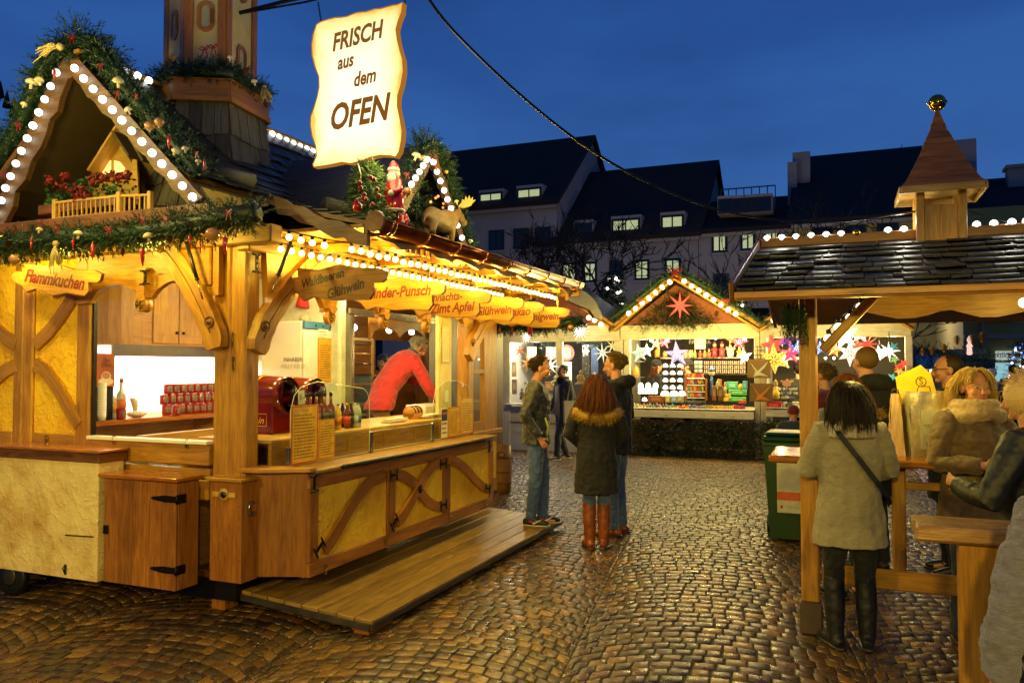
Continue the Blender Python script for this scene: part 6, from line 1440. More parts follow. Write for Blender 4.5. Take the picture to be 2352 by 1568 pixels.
for a in [('pale green star left in the middle window', q3(120, 380), 24, 5, (.4, .48, .32), .05), ('cream star overlapping the pale green star', q3(255, 330), 18, 5, WHg, .3), ('gold and red patterned star high in the middle window', q3(430, 210), 18, 5, (.7, .3, .05), .2),
          ('pink hanging star beside the gold patterned star', q3(580, 190), 15, 5, PKg, .15), ('large violet and white patterned star in front of the dome lamps', q3(790, 400), 31, 5, (.45, .3, .55), -.1), ('orange star top right of the middle window', q3(1760, 140), 14, 5, ORg, .1), ('crimson dotted star top right of the middle window', q3(1900, 180), 21, 5, (.85, .05, .08), .15),
          ('plain white star at the right edge of the middle window', q3(1985, 440), 20, 5, WHg, -.05)]:
 star(a[0], a[1][0], a[1][1], a[2], a[3], a[4], a[5], glow='starglow2' if a[4] == WHg else 'starglow', dots=(.95, .9, .8) if 'pattern' in a[0] or 'dotted' in a[0] else None, rot=rnd(-.2, .2))
for a in [('large red star beside the envelopes in the right window', q4(470, 460), 28, 5, RDg, -.1), ('tall yellow star with dark swirls in the right window', q4(490, 650), 38, 6, (.8, .5, .06), -.25), ('purple star under the roof of the right window', q4(660, 380), 27, 5, PUg, 0.), ('narrow hot pink star below the purple one', q4(705, 570), 24, 5, PKg, .1),
          ('blue dotted star behind the shelter post', q4(785, 500), 20, 5, (.05, .12, .6), .1), ('cream folded star behind the yellow star', q4(600, 650), 26, 5, (.7, .62, .45), .2), ('blue dotted star just right of the shelter post', q4(1100, 500), 20, 5, (.05, .15, .6), .1), ('large plain cream star top of the far right window', q4(1400, 350), 33, 5, WHg, -.1),
          ('white patterned star at the ceiling of the far right window', q4(1640, 310), 25, 6, WHg, .1), ('spiky red star behind the dark-haired heads', q4(1700, 450), 25, 11, RDg, .0), ('big white patterned star above the bald head', q4(1480, 570), 31, 6, (.85, .8, .6), -.15), ('small amber star in the far right window', q4(1280, 530), 17, 5, ORg, .2),
          ('bright white star near the right end post', q4(1990, 540), 24, 8, WHg, -.1), ('second bright white star left of the end post star', q4(1860, 560), 20, 6, WHg, 0.), ('red star partly behind the white patterned one', q4(1570, 480), 20, 6, RDg, .15)]:
 star(a[0], a[1][0], a[1][1], a[2], a[3], a[4], a[5], glow='starglow2' if a[4] == WHg else 'starglow', dots=((.9, .95, 1.) if 'blue' in a[0] else (.12, .1, .04)) if ('pattern' in a[0] or 'dotted' in a[0] or 'swirl' in a[0]) else None, rot=rnd(-.25, .25), fat=.28 if a[3] > 6 else .42)
for k, (x, y, c, nm) in enumerate([(2050, 480, (.03, .2, .15), 'teal'), (2180, 700, RDg, 'red'), (2110, 745, (.6, .04, .02), 'dark red'), (2060, 650, (.2, .35, .08), 'green'), (2190, 830, ORg, 'orange'), (2030, 880, (.05, .35, .25), 'turquoise'), (2120, 800, (.6, .35, .05), 'ochre'), (2100, 960, (.25, .2, .04), 'olive')]):
 star('small %s star in the hanging bunch at the right end post' % nm, *q4(x, y), 12, 5, c, -.2, rot=rnd(-1, 1), cord=False)
for a in [('dark orange star at the left edge of the left window', q5(270, 490), 17, 6, (.5, .14, .03), .1), ('amber star with long points low in the left window', q5(390, 680), 24, 7, (.55, .22, .04), -.05), ('big bright white star above the young man', q5(735, 720), 23, 8, WHg, -.05), ('silver ten-pointed star beside the tall man', q5(1550, 520), 24, 8, (.5, .47, .32), .0),
          ('golden wire star in the top right of the left window', q5(1700, 410), 18, 7, (.5, .4, .1), .2), ('white curled wire flower lamp left above the window', q5(370, 270), 16, 12, WHg, -.3), ('spiky white burst lamp hanging at the middle of the left bay', q5(1200, 170), 23, 16, WHg, -.3)]:
 star(a[0], a[1][0], a[1][1], a[2], a[3], a[4], a[5], glow='starglow2' if a[4] == WHg else 'starglow', rot=rnd(-.3, .3), fat=.25, cord='lamp' not in a[0])
# goods, each small piece its own thing
def blk(name, label, cat, u, v0, v1, w, d, col, kind='box', group=None, mat='col', dep=.12, glow=False):
 """u centre, v0 top, v1 bottom in photo units, w width in photo units"""
 B_, T_ = b(u, v1, d), b(u, v0, d); h = T_.z-B_.z; w = w/1828*W(B_).y; mb = MB(); x, y, z = B_.x, B_.y, B_.z
 if kind == 'box': mb.box(x-dep/2, y-w/2, z, x+dep/2, y+w/2, z+h, 0, col, .004); mb.box(x-dep/2-.003, y-w*.3, z+h*.3, x-dep/2-.0005, y+w*.3, z+h*.75, 0, tuple(min(1, c*1.6+.06) for c in col))
 elif kind == 'jar': mb.lathe([(w*.42, 0), (w*.5, h*.08), (w*.5, h*.75), (w*.3, h*.86), (w*.34, h), (0, h)], (x, y, z), 10, col=col)
 elif kind == 'dome': mb.lathe([(w*.48, 0), (w*.5, h*.3), (w*.38, h*.75), (0, h)], (x, y, z), 12, col=col)
 elif kind == 'fig':
  mb.lathe([(w*.3, 0), (w*.5, h*.05), (w*.42, h*.35), (w*.25, h*.62), (0, h*.66)], (x, y, z), 10, col=col); mb.ball((x, y, z+h*.74), h*.11, 8, 6, 0, (.6, .42, .28)); mb.lathe([(h*.12, 0), (h*.06, h*.1), (0, h*.2)], (x, y, z+h*.8), 8, col=tuple(c*.8 for c in col))
  for s_ in (-1, 1): mb.tube([(x, y+s_*w*.22, z+h*.58), (x-.02, y+s_*w*.5, z+h*.42)], w*.1, 6, col=col)
 elif kind == 'heart':
  mb.prism([(cos(q)*w*.5*(1.-.25*abs(sin(q*.5+pi/4))), (sin(q)*h*.4 if sin(q) > -.1 else sin(q)*h*.5)) for q in [2*pi*j/16 for j in range(16)]], (x, y, z+h*.45), (0, -1, 0), (0, 0, 1), .03, col=col); mb.ball((x, y, z+h*.88), h*.1, 8, 6, 0, (.6, .42, .28))
  for s_ in (-1, 1): mb.prism([(0, 0), (w*.5, h*.25), (w*.62, h*.05), (w*.3, -h*.08)], (x+.02, y, z+h*.6), (0, -s_, 0), (0, 0, 1), .01, col=(.7, .45, .08))
 elif kind == 'statue':
  mb.lathe([(w*.5, 0), (w*.52, h*.12), (w*.4, h*.2), (w*.46, h*.26), (w*.3, h*.34), (w*.3, h*.55), (w*.34, h*.64), (w*.1, h*.7), (0, h*.7)], (x, y, z), 14, col=col, sx=.7); mb.ball((x, y, z+h*.82), h*.12, 10, 8, 0, col); mb.ball((x, y, z+h*.95), h*.05, 8, 6, 0, col)
  for s_ in (-1, 1): mb.tube([(x, y+s_*w*.3, z+h*.62), (x-.02, y+s_*w*.42, z+h*.42), (x-w*.3, y+s_*w*.08, z+h*.32)], w*.09, 7, col=col)
 return solo(name, label, cat, mb, M[mat], group)
ORD = ['first', 'second', 'third', 'fourth', 'fifth', 'sixth', 'seventh', 'eighth', 'ninth', 'tenth', 'eleventh', 'twelfth']
M['domeglow'] = m_emit('dome_glow', (1., .93, .62), 3.2, True)
mb = MB()
for x in range(520, 911, 130): bb(mb, *q3(x, 560), *q3(x+6, 1030), 0, .1, pl=.25)
for y in (625, 752, 880, 1010): bb(mb, *q3(520, y), *q3(910, y+8), 0, .12, pl=.25)
solo('lattice_rack', 'dark lattice rack holding rows of small glowing domes', 'rack', mb, M['black'])
for r_, y in enumerate((625, 752, 880, 1008)):
 for c_, x in enumerate((588, 715, 848)):
  u, v = q3(x, y); blk('dome_lamp', 'glowing dome, %s from the left in the %s row of the lattice rack' % (ORD[c_], ORD[r_]), 'lamp', u, v-9, v, 12, .3, (1, .9, .6), 'dome', 'dome lamps in the lattice rack', 'domeglow')
for k, (x, y, w_, h_) in enumerate([(150, 985, 13, 12), (282, 985, 13, 12), (415, 985, 13, 12), (580, 1125, 20, 12), (740, 1125, 20, 12), (880, 1125, 16, 12), (218, 1225, 12, 9)]):
 u, v = q3(x, y); blk('dome_lamp', 'larger glowing dome, %s from the left on the middle counter' % ORD[k], 'lamp', u, v-h_, v, w_, .12, (1, .9, .6), 'dome', 'larger dome lamps on the counter', 'domeglow')
for r_, y in enumerate((1040, 1092)):
 for c_ in range(6): u, v = q3(130+c_*58, y); blk('candle_lamp', 'small glowing candle glass, %s in the %s row below the three domes' % (ORD[c_], ('upper', 'lower')[r_]), 'lamp', u, v-6.5, v, 7, .1, (1, .9, .6), 'jar', 'glowing candle glasses', 'domeglow')
mb = MB(); bb(mb, *q3(495, 452), *q3(2010, 470), 0, .3, pl=1.1); bb(mb, *q3(1240, 742), *q3(2010, 756), 0, .3, pl=1.1); bb(mb, *q3(20, 520), *q3(165, 528), 0, .3, pl=.7); bb(mb, *q3(20, 800), *q3(165, 808), 0, .3, pl=.7); bb(mb, *q4(560, 620), *q4(830, 650), 0, .3, pl=1.1)
part(GS, 'shelf', mb, M['white'])
mb = MB(); bb(mb, *q3(1105, 120), *q3(1295, 300), -.005, 0, pl=1.0); pg = solo('shop_notice', 'white paper notice reading PAGODA on the back wall of the gift stall', 'notice', mb, M['paper']); mb = MB(); cc = b(*q3(1195, 180), .99); text_mb('PAGODA', .13, cc, (0, -1, 0), (0, 0, 1), 0, 0, .8, .002, (.12, .12, .1), mb=mb); scribble(mb, b(*q3(1200, 240), .99), (0, -1, 0), (0, 0, 1), .22, .1, 3, (.3, .3, .28)); part(pg, 'lettering', mb, M['col'])
for k, (x, w_, y0, c, kd) in enumerate([(900, 5, 320, (.5, .3, .1), 'jar'), (945, 5, 320, (.6, .5, .3), 'jar'), (985, 5, 320, (.5, .15, .05), 'jar'), (1025, 5, 320, (.6, .5, .3), 'jar'), (1060, 5, 320, (.5, .3, .1), 'jar'), (1110, 8, 300, (.35, .35, .06), 'fig'), (1205, 9, 310, (.5, .06, .03), 'fig'), (1285, 9, 310, (.6, .2, .04), 'fig'), (1360, 10, 285, (.55, .1, .05), 'fig'),
 (1460, 13, 155, (.4, .02, .03), 'fig'), (1590, 13, 160, (.42, .03, .04), 'fig'), (1740, 18, 220, (.65, .35, .3), 'heart'), (1900, 13, 235, (.65, .42, .06), 'fig'), (1975, 10, 260, (.6, .4, .08), 'fig')]):
 u, v = q3(x, 452); blk({'jar': 'candle', 'fig': 'doll', 'heart': 'heart_angel'}[kd], '%s %s on the top shelf, number %s from the left' % (('tall', 'small')[y0 > 270], {'jar': 'candle', 'fig': 'painted doll', 'heart': 'striped heart angel'}[kd], ORD[min(k, 11)] if k < 12 else ('thirteenth', 'fourteenth')[k-12]), 'ornament', u, q3(0, y0)[1], v, w_, 1.0, c, kd, 'ornaments on the top shelf')
tb0 = None
for r_ in range(3):
 for c_ in range(7):
  u, v = q3(1320+c_*107, 582+r_*77); P0 = b(u, v, 1.05); lab = 'dark box of six pink domes, %s from the left, %s row of the back shelf' % (ORD[c_], ('top', 'middle', 'bottom')[r_])
  if tb0 is None:
   tb0 = thing('dome_box', lab, 'box', P0, 'boxes of pink domes on the back shelf'); OFF[tb0.name] = V((0, 0, 0)); mb = MB(); mb.box(-.04, -.058, 0, .02, .058, .082, 0, (.03, .015, .01), .003); part(tb0, 'box', mb, M['col']); mb = MB()
   for i in range(3):
    for j in range(2): mb.ball((-.045, -.036+i*.036, .02+j*.038), .014, 7, 5, 0, (.75, .5, .38))
   part(tb0, 'domes', mb, M['col'])
  else: copy_thing(tb0, P0, lab)
for r_ in range(3):
 for c_ in range(2): u, v = q3(1135+c_*75, 570+r_*75); blk('grey_mug_box', 'grey boxed cup, %s row, %s beside the pink dome boxes' % (ORD[r_], ('left', 'right')[c_]), 'box', u, v-8, v, 9, 1.05, (.3, .33, .33), 'box', 'grey boxed cups', dep=.06)
ib = thing('incense_rack', 'wooden rack with four rows of bright coloured packets', 'rack', b(*q3(1115, 1180), .2)); mb = MB(); bb(mb, *q3(920, 750), *q3(955, 1215), 0, .1, pl=.2); bb(mb, *q3(1280, 830), *q3(1318, 1215), 0, .1, pl=.2); part(ib, 'rack_side', mb, M['red_wood'])
mb = MB()
for y in (815, 935, 1050, 1160): bb(mb, *q3(965, y), *q3(1275, y+18), 0, .08, pl=.18)
part(ib, 'rail', mb, M['white'])
for y in (735, 850, 965, 1080):
 mb = MB()
 for k in range(9):
  A, B_ = b(*q3(968+k*35, y+70), .22), b(*q3(968+k*35, y), .22); w_ = .028; mb.obox((A+B_)/2, (.02, 0, 0), (0, w_/2, 0), (0, rnd(-.01, .01), (B_.z-A.z)/2), 0, random.choice([(.7, .08, .03), (.75, .35, .05), (.7, .55, .1), (.12, .3, .06), (.6, .04, .12), (.65, .3, .2), (.2, .06, .2)]))
 part(ib, 'packets', mb, M['col'])
G2 = 'goods on the middle counter'
for lab, x, y0, y1, w_, c, kd, d, nm in [('slim blue wizard doll with a pointed hat', 1410, 590, 1120, 8, (.06, .15, .45), 'fig', .3, 'doll'), ('left dark brown wooden block', 1458, 955, 1210, 9, (.22, .07, .02), 'box', .15, 'wooden_block'), ('right dark brown wooden block', 1568, 955, 1212, 10, (.14, .06, .02), 'box', .15, 'wooden_block'), ('light brown block behind the two dark ones', 1545, 840, 1000, 9, (.35, .15, .05), 'box', .4, 'wooden_block'),
 ('light green doll standing between the wooden blocks', 1505, 860, 1130, 7, (.3, .5, .1), 'fig', .3, 'doll'), ('beige doll right of the wooden blocks', 1645, 880, 1110, 9, (.4, .35, .2), 'fig', .3, 'doll'), ('teal painted chest with red flowers', 1775, 880, 1025, 24, (.08, .3, .2), 'box', .5, 'painted_chest'), ('small orange pumpkin jar', 1925, 920, 1020, 14, (.6, .28, .03), 'jar', .4, 'jar'), ('wide green box with round labels', 1865, 1030, 1120, 40, (.1, .4, .15), 'box', .3, 'painted_box'),
 ('flat bright green box', 1870, 1155, 1230, 36, (.08, .45, .15), 'box', .1, 'painted_box'), ('upper yellow box beside the green ones', 1690, 1100, 1155, 13, (.7, .4, .03), 'box', .2, 'painted_box'), ('lower yellow box beside the green ones', 1672, 1165, 1225, 12, (.7, .45, .05), 'box', .1, 'painted_box'), ('blue box leaning at the right window edge', 1998, 870, 1030, 10, (.06, .25, .35), 'box', .35, 'painted_box'),
 ('long brown box with two pale bands', 430, 1130, 1250, 36, (.25, .08, .02), 'box', .05, 'box'), ('yellow picture box next to the brown one', 635, 1140, 1245, 11, (.5, .4, .1), 'box', .05, 'picture_box'), ('blue picture box in the middle of three', 745, 1140, 1245, 14, (.2, .35, .5), 'box', .05, 'picture_box'), ('grey picture box, right of three', 850, 1140, 1245, 13, (.3, .28, .2), 'box', .05, 'picture_box'),
 ('orange glass drop lamp on the left side shelf', 70, 590, 800, 16, (.65, .28, .05), 'dome', .6, 'drop_lamp'), ('amber teardrop bottle behind the gold star', 445, 300, 450, 12, (.5, .22, .03), 'jar', .9, 'drop_bottle'), ('smaller amber teardrop bottle under the pink star', 580, 340, 450, 11, (.5, .2, .03), 'jar', .9, 'drop_bottle'),
 ('small red lidded box at the right counter end', 1950, 1210, 1270, 16, (.5, .08, .03), 'box', -.05, 'box'), ('black card stand under the packet rack', 1110, 1225, 1275, 48, (.03, .03, .03), 'box', .0, 'card_stand')]:
 u = q3(x, 0)[0]; blk(nm, lab + ' on the gift stall', 'goods', u, q3(0, y0)[1], q3(0, y1)[1], w_, d, c, kd, G2)
pal = [(.55, .1, .02), (.7, .25, .03), (.1, .14, .4), (.25, .15, .35), (.25, .25, .22), (.3, .32, .12), (.75, .3, .04), (.75, .42, .06), (.6, .4, .1), (.6, .45, .08), (.6, .05, .15), (.45, .05, .2)]
pn = ['red', 'orange', 'blue', 'violet', 'grey', 'olive', 'bright orange', 'amber', 'tan', 'yellow', 'crimson', 'purple']
for k in range(36):
 x = 830+k*33; i = int(k/3); u, v = q3(x, 1365-rnd(0, 4)); blk('candle_jar', '%s candle jar, %s of its three, on the front edge of the middle counter' % (pn[i], ('left', 'middle', 'right')[k % 3]), 'candle', u, v-rnd(7, 10), v, 4.1, -.12, tuple(c_*rnd(.8, 1.2) for c_ in pal[i]), 'jar', 'candle jars on the front edge', 'gloss')
for k in range(14):
 x = 40+k*56; u, v = q3(x, 1365-rnd(0, 30)); c_ = random.choice([(.3, .2, .12), (.5, .45, .3), (.55, .3, .08), (.12, .1, .14), (.2, .25, .2), (.4, .12, .04)])
 blk('trinket', 'little %s on the left front of the middle counter, number %s' % (('bowl', 'jar')[k % 2], ORD[k] if k < 12 else ('thirteen', 'fourteen')[k-12]), 'trinket', u, v-rnd(7, 12), v, rnd(5, 8), rnd(-.12, 0), c_, ('dome', 'jar')[k % 2], 'trinkets on the middle counter', 'gloss')
for lab, x, y0, y1, w_, c, kd, d in [('yellow angel figure with spread skirt', 512, 900, 1165, 17, (.7, .5, .05), 'fig', -.1), ('clear box of red goods', 488, 1195, 1295, 32, (.5, .03, .04), 'box', -.1), ('pinkish winged heart beside the yellow angel', 655, 900, 1000, 24, (.6, .3, .22), 'heart', .2), ('grey pair of boots', 630, 1200, 1290, 14, (.35, .33, .26), 'jar', -.1), ('black boxed goods', 690, 1215, 1290, 16, (.08, .08, .06), 'box', -.1), ('cream box beside the shelter post', 770, 1200, 1290, 14, (.65, .55, .35), 'box', -.1)]:
 u = q4(x, 0)[0]; blk('figurine' if kd in ('fig', 'heart') else 'box', lab + ' on the right counter', 'goods', u, q4(0, y0)[1], q4(0, y1)[1], w_, d, c, kd, 'goods on the right counter')
for k in range(26):
 x, y = 560+(k % 9)*28+rnd(-6, 6), 1050+int(k/9)*55; u, v = q4(x, y); blk('silver_trinket', 'silver and dark blue trinket, %s in the %s row left of the post' % (ORD[k % 9], ORD[int(k/9)]), 'trinket', u, v-rnd(5, 8), v, rnd(4, 5.5), rnd(0, .3), random.choice([(.1, .14, .25), (.4, .4, .36), (.05, .05, .08), (.5, .48, .4)]), ('jar', 'dome', 'box')[k % 3], 'silver trinkets on the right counter', 'gloss', dep=.05)
for lab, x, y, h_ in (('upper brown envelope with a flat white star', 292, 768, 118), ('lower brown envelope with a flat orange star and three holes', 322, 1080, 116)):
 c = b(*q4(x, y), -.3); w_, hh = .40, .33; t = thing('star_packet', lab + ' hanging on the post', 'packet', c, 'star packets on the stall post'); r_ = .06 if x > 300 else .03
 ax, ay = V((0, -cos(r_), -sin(r_)*.4)), V((0, -sin(r_)*.4, cos(r_))); mb = MB(); mb.prism([(-w_/2, -hh/2), (w_/2, -hh/2), (w_/2, hh/2), (-w_/2, hh/2)], c, ax, ay, .012); part(t, 'envelope', mb, m_plain('kraft', c3('7A5A2C'), .35, 0, 0, 6, .2, coat=.6) if 'kraft' not in bpy.data.materials else bpy.data.materials['kraft'])
 cl = (.5, .46, .38) if x < 300 else (.6, .22, .04); mb = MB(); mb.prism([(-.16, .12), (-.02, -.04), (.16, .14), (.1, 0.02), (.02, -.06), (.17, -.14), (0, -.12), (-.1, -.15), (-.06, -.04)], c+V((-.008, 0, 0)), ax, ay, .006, col=cl)
 part(t, 'folded_star', mb, M['gloss'])
mb = MB()
for k in range(4): A, B_ = b(*q4(222+k*48, 480), -.25), b(*q4(222+k*48, 640), -.25); mb.tube([A, B_], .006, 4)
for y in (480, 530, 590, 640): mb.tube([b(*q4(222, y), -.25), b(*q4(368, y), -.25)], .006, 4)
solo('wire_rack', 'empty wire rack above the brown star envelopes', 'rack', mb, M['iron'])
# left bay
mb = MB(); bb(mb, *q5(670, 430), *q5(1065, 622), 0, .02, pl=.9); cp_ = solo('wall_clock_panel', 'pale green panel with a butterfly and a clock face in the left bay', 'picture', mb, m_plain('panel_green', c3('A8B494'), .5))
mb = MB(); c = b(*q5(990, 520), .88); mb.ribbon([c+V((0, cos(q)*.15, sin(q)*.15)) for q in [k*pi/8 for k in range(17)]], .05, (-1, 0, 0), .003, col=(.4, .12, .1)); mb.bar(c, c+V((0, 0, .1)), .01, .004, (1, 0, 0), col=(.05, .05, .05)); mb.bar(c, c+V((0, .07, .0)), .01, .004, (1, 0, 0), col=(.05, .05, .05))
for s_ in (-1, 1): mb.prism([(0, -.02), (.14, -.12), (.16, .0), (.1, .04), (.17, .13), (.05, .14), (0, .03)], b(*q5(810, 525), .88), (0, s_, 0), (0, 0, 1), .004, col=(.6, .5, .42) if s_ > 0 else (.5, .42, .36))
for x, y in ((700, 460), (695, 520), (700, 580), (805, 605)): mb.ball(b(*q5(x, y), .88), .04, 8, 5, 0, (.5, .05, .03), (.2, 1, 1))
part(cp_, 'decoration', mb, M['col'])
mb = MB(); bb(mb, *q5(900, 660), *q5(1068, 1010), 0, .02, pl=.9); solo('poster', 'cream poster with clock hands behind the walking woman', 'picture', mb, M['paper'])
mb = MB(); bb(mb, *q5(1370, 420), *q5(1480, 900), 0, .02, pl=.9); solo('blue_cloth', 'dark blue cloth hanging behind the silver star', 'cloth', mb, m_fabric('navy', c3('1C2A48')))
mb = MB()
for k in range(9):
 for j in range(34): p = b(*q5(1238+k*12, 395+j*17), .35); mb.ball(p, .011, 5, 4)
solo('sequin_curtain', 'glittering silver sequin strings in the left bay', 'decoration', mb, M['steel'])
for lab, x, y0, y1, w_, c, kd, d, nm, mt in [('cream seated statue on the left counter', 815, 865, 1110, 22, (.6, .5, .3), 'statue', -.05, 'statue', 'matcol'), ('brown seated statue behind the window post', 1212, 780, 1010, 20, (.25, .16, .07), 'statue', .3, 'statue', 'matcol'), ('small dark green statue in front of the silver frame', 655, 1040, 1180, 12, (.12, .12, .06), 'statue', .0, 'statue', 'matcol'), ('small black and white statue at the left window edge', 300, 1060, 1240, 12, (.2, .15, .12), 'statue', .1, 'statue', 'matcol'),
 ('little white teapot beside the tall man', 1425, 820, 910, 9, (.6, .55, .4), 'jar', .1, 'teapot', 'gloss'), ('orange cardboard box behind the cream statue', 715, 965, 1110, 18, (.4, .2, .07), 'box', .5, 'box', 'matcol'), ('silver framed mirror with a blue reflection', 778, 1135, 1290, 26, (.3, .3, .28), 'box', -.05, 'framed_mirror', 'gloss'), ('white carved ornament behind the young man', 360, 930, 1010, 10, (.6, .55, .45), 'statue', .2, 'ornament', 'matcol'),
 ('upper postcard display at the left window edge', 180, 660, 890, 12, (.5, .42, .3), 'box', .2, 'postcard', 'col'), ('lower postcard display at the left window edge', 185, 930, 1160, 12, (.3, .22, .18), 'box', .2, 'postcard', 'col'), ('beige town picture behind the dark orange star', 450, 425, 660, 22, (.5, .38, .2), 'box', .9, 'picture', 'col')]:
 u = q5(x, 0)[0]; blk(nm, lab, 'goods', u, q5(0, y0)[1], q5(0, y1)[1], w_, d, c, kd, None, mt, dep=.04 if kd == 'box' else .12)
for k in range(16):
 u, v = q5(620+k*28 if k < 9 else 1130+(k-9)*60, 1300 if k < 9 else 1010); blk('charm', 'small glittering charm, %s from the left on the left counter' % (ORD[k] if k < 12 else ('thirteenth', 'fourteenth', 'fifteenth', 'sixteenth')[k-12]), 'trinket', u, v-4, v, 4, -.05, random.choice([(.5, .45, .3), (.2, .2, .25), (.4, .1, .05)]), ('dome', 'jar')[k % 2], 'charms on the left counter', 'gloss')
M['lampw'] = m_emit('stall_lamp', (1, .9, .7), 14, True)
for k, (x, y) in enumerate(((335, 145), (620, 130), (1475, 100), (1765, 85), (1985, 115))): mb = MB(); mb.ball(b(*q3(x, y), .0), .035, 10, 7); solo('stall_bulb', 'bare bulb inside the middle window, %s from the left' % ORD[k], 'light bulb', mb, M['lampw'], 'bare bulbs inside the gift stall')
for k, (x, y) in enumerate(((685, 330), (1885, 300), (2040, 235), (1160, 630), (1270, 630))): mb = MB(); mb.ball(b(*q4(x, y), .0), .035 if k < 3 else .022, 10, 7); solo('stall_bulb', 'bare bulb inside the right window, %s from the left' % ORD[k], 'light bulb', mb, M['lampw'], 'bare bulbs inside the right window')
# pine cones under the right eave, neighbouring stall further right
for k, (u, v, s_) in enumerate(((2197, 770, .045), (2232, 768, .04), (2255, 762, .05), (2168, 790, .04), (2140, 795, .04), (2118, 800, .035))):
 c = b(u, v, -.2); t = thing('hanging_cone', 'large hanging pine cone, %s from the right under the far eave' % ORD[(2, 1, 0, 3, 4, 5)[k]], 'pine cone', c, 'large pine cones under the far eave'); o = ornament(t, 'cone', c, s_*1.3); o.data.materials[0] = M['pine']
fs2 = thing('snack_stall', 'green-roofed snack stall with pink and white bulbs beyond the gift stall', 'market stall', (17, -6.5, 0)); f_ = lambda u, v, d=0: hX(u, v, 17+d)
def fb(mb, u0, v0, u1, v1, d0, d1, col): A, B_ = f_(u0, v0), f_(u1, v1); mb.box(17+d0, min(A.y, B_.y), min(A.z, B_.z), 17+d1, max(A.y, B_.y), max(A.z, B_.z), 0, col, .01)
mb = MB(); fb(mb, 2098, 868, 2275, 985, 0, .1, (.12, .12, .1)); fb(mb, 2098, 800, 2290, 868, 1.5, 1.55, (.3, .28, .15)); fb(mb, 2098, 868, 2104, 800, 0, .1, (.1, .1, .1)); part(fs2, 'wall', mb, M['matcol'])
mb = MB(); fb(mb, 2090, 846, 2285, 850, -.3, -.2, (.4, .4, .4)); A, B_ = f_(2090, 812, 1.2), f_(2285, 825, 1.2); C0, D0 = f_(2090, 848, -.3), f_(2285, 848, -.3); mb.quad(C0, D0, B_, A, 0, (.03, .06, .08)); part(fs2, 'awning', mb, M['gloss'])
fb2 = [f_(2105+k*17, 852+(k % 2), -.33) for k in range(11)]
for k, p in enumerate(fb2): mb = MB(); mb.ball(p, .05, 8, 6, 0, (1, .3, .35) if k % 2 else (1, .85, .6)); part(fs2, 'bulb', mb, M['starglow2'])
mb = MB()
for _ in range(150): u = rnd(2100, 2275); sprig(mb, f_(u, 800+(u-2100)*.13+rnd(-6, 14), .4), rdir(), .3, 9, .1, .012)
solo('roof_greenery', 'fir branches lying on the roof of the snack stall', 'branches', mb, M['fir'])
blk('roof_ornament', 'small white and red figure on the snack stall roof', 'ornament', 2226, 770, 815, 12, 6.4, (.7, .4, .35), 'fig', None, 'starglow')
# ================================================================ drinks shelter on the right
KX, KY = .477, -2.70
SH = thing('drinks_shelter', 'open wooden drinks shelter with wet shingle roof and a little belfry on the ridge', 'shelter', (1.12, -3.08, 0))
ex, ez, rx, rz = KX, 2.13, 2.10, 2.62; YL, YR = KY, KY-6.5
n_ = V((-(rz-ez), 0, rx-ex)).normalized(); dd = V((rx-ex, 0, rz-ez))
mb = MB(); mb.obox((V((ex, 0, ez))+V((rx, 0, rz)))/2+V((0, (YL+YR)/2, 0))-n_*.02, dd/2, (0, (YL-YR)/2, 0), n_*.018)
d2 = V((rx-ex, 0, -(rz-ez))); n2 = V((rz-ez, 0, rx-ex)).normalized(); mb.obox((V((rx, 0, rz))+V((2*rx-ex, 0, ez)))/2+V((0, (YL+YR)/2, 0))-n2*.02, d2/2, (0, (YL-YR)/2, 0), n2*.018); rf = part(SH, 'roof', mb, M['pine_dark'])
mb = MB(); rows = 9
for r_ in range(rows):
 t0 = (0, .08, .17, .27, .375, .49, .62, .73, .84)[r_]; t1 = (.1, .19, .29, .40, .515, .645, .755, .865, 1.0)[r_]; y = YL
 while y > YR:
  w_ = rnd(.1, .24) if r_ < 8 else rnd(.2, .3); y2 = y-w_; A = V((ex, y-.004, ez))+dd*t0; B_ = V((ex, y2+.004, ez))+dd*t0; up = dd*(t1-t0); lf = n_*(.022+rnd(0, .014)); jt = dd*rnd(-.014, .014); c = random.random()
  a0, b0 = A+lf+jt, B_+lf+jt+n_*rnd(-.004, .006); a1, b1 = A+up+n_*.004, B_+up+n_*.004; th_ = n_*.014
  mb.add([a0, b0, b1, a1, a0-th_, b0-th_, b1-th_, a1-th_], [(0, 3, 2, 1), (0, 1, 5, 4), (0, 4, 7, 3), (1, 2, 6, 5)], [[(0, 0), (.2, 0), (.2, w_), (0, w_)]]*4, 0, False, (c, c, c)); y = y2
part(rf, 'shingles', mb, M['slate'])
mb = MB(); mb.box(rx-.03, YR, rz+.0, rx+.03, YL, rz+.075, bev=.006); part(rf, 'ridge_board', mb, M['red_wood'])
zb_ = hX(1760, 689, ex-.03).z; mb = MB(); mb.box(ex-.03, YR, zb_, ex, YL, ez+.0, bev=.006); mb.box(ex-.05, YR, ez-.035, ex-.032, YL, ez+.005, bev=.004); part(SH, 'eave_beam', mb, M['red_wood'])
mb = MB(); A, B_ = V((ex-.02, YL+.02, ez)), V((rx, YL+.02, rz)); mb.bar(A, B_, .03, .13, bev=.006); mb.bar(B_, V((2*rx-ex, YL+.02, ez)), .03, .13, bev=.006); part(SH, 'rake_board', mb, M['pine_dark'])
p1 = L(GR(1840, 1452)); px_, py_ = 1.08, -3.02
mb = MB(); mb.box(px_, py_-.11, .2, px_+.1, py_, 2.25, bev=.01); po = part(SH, 'post', mb, M['pine']); mb = MB(); mb.box(px_-.012, py_-.125, 0, px_+.115, py_+.012, .2, bev=.008); part(po, 'post_foot', mb, m_plain('post_foot_grey', c3('4E3E30'), .5))
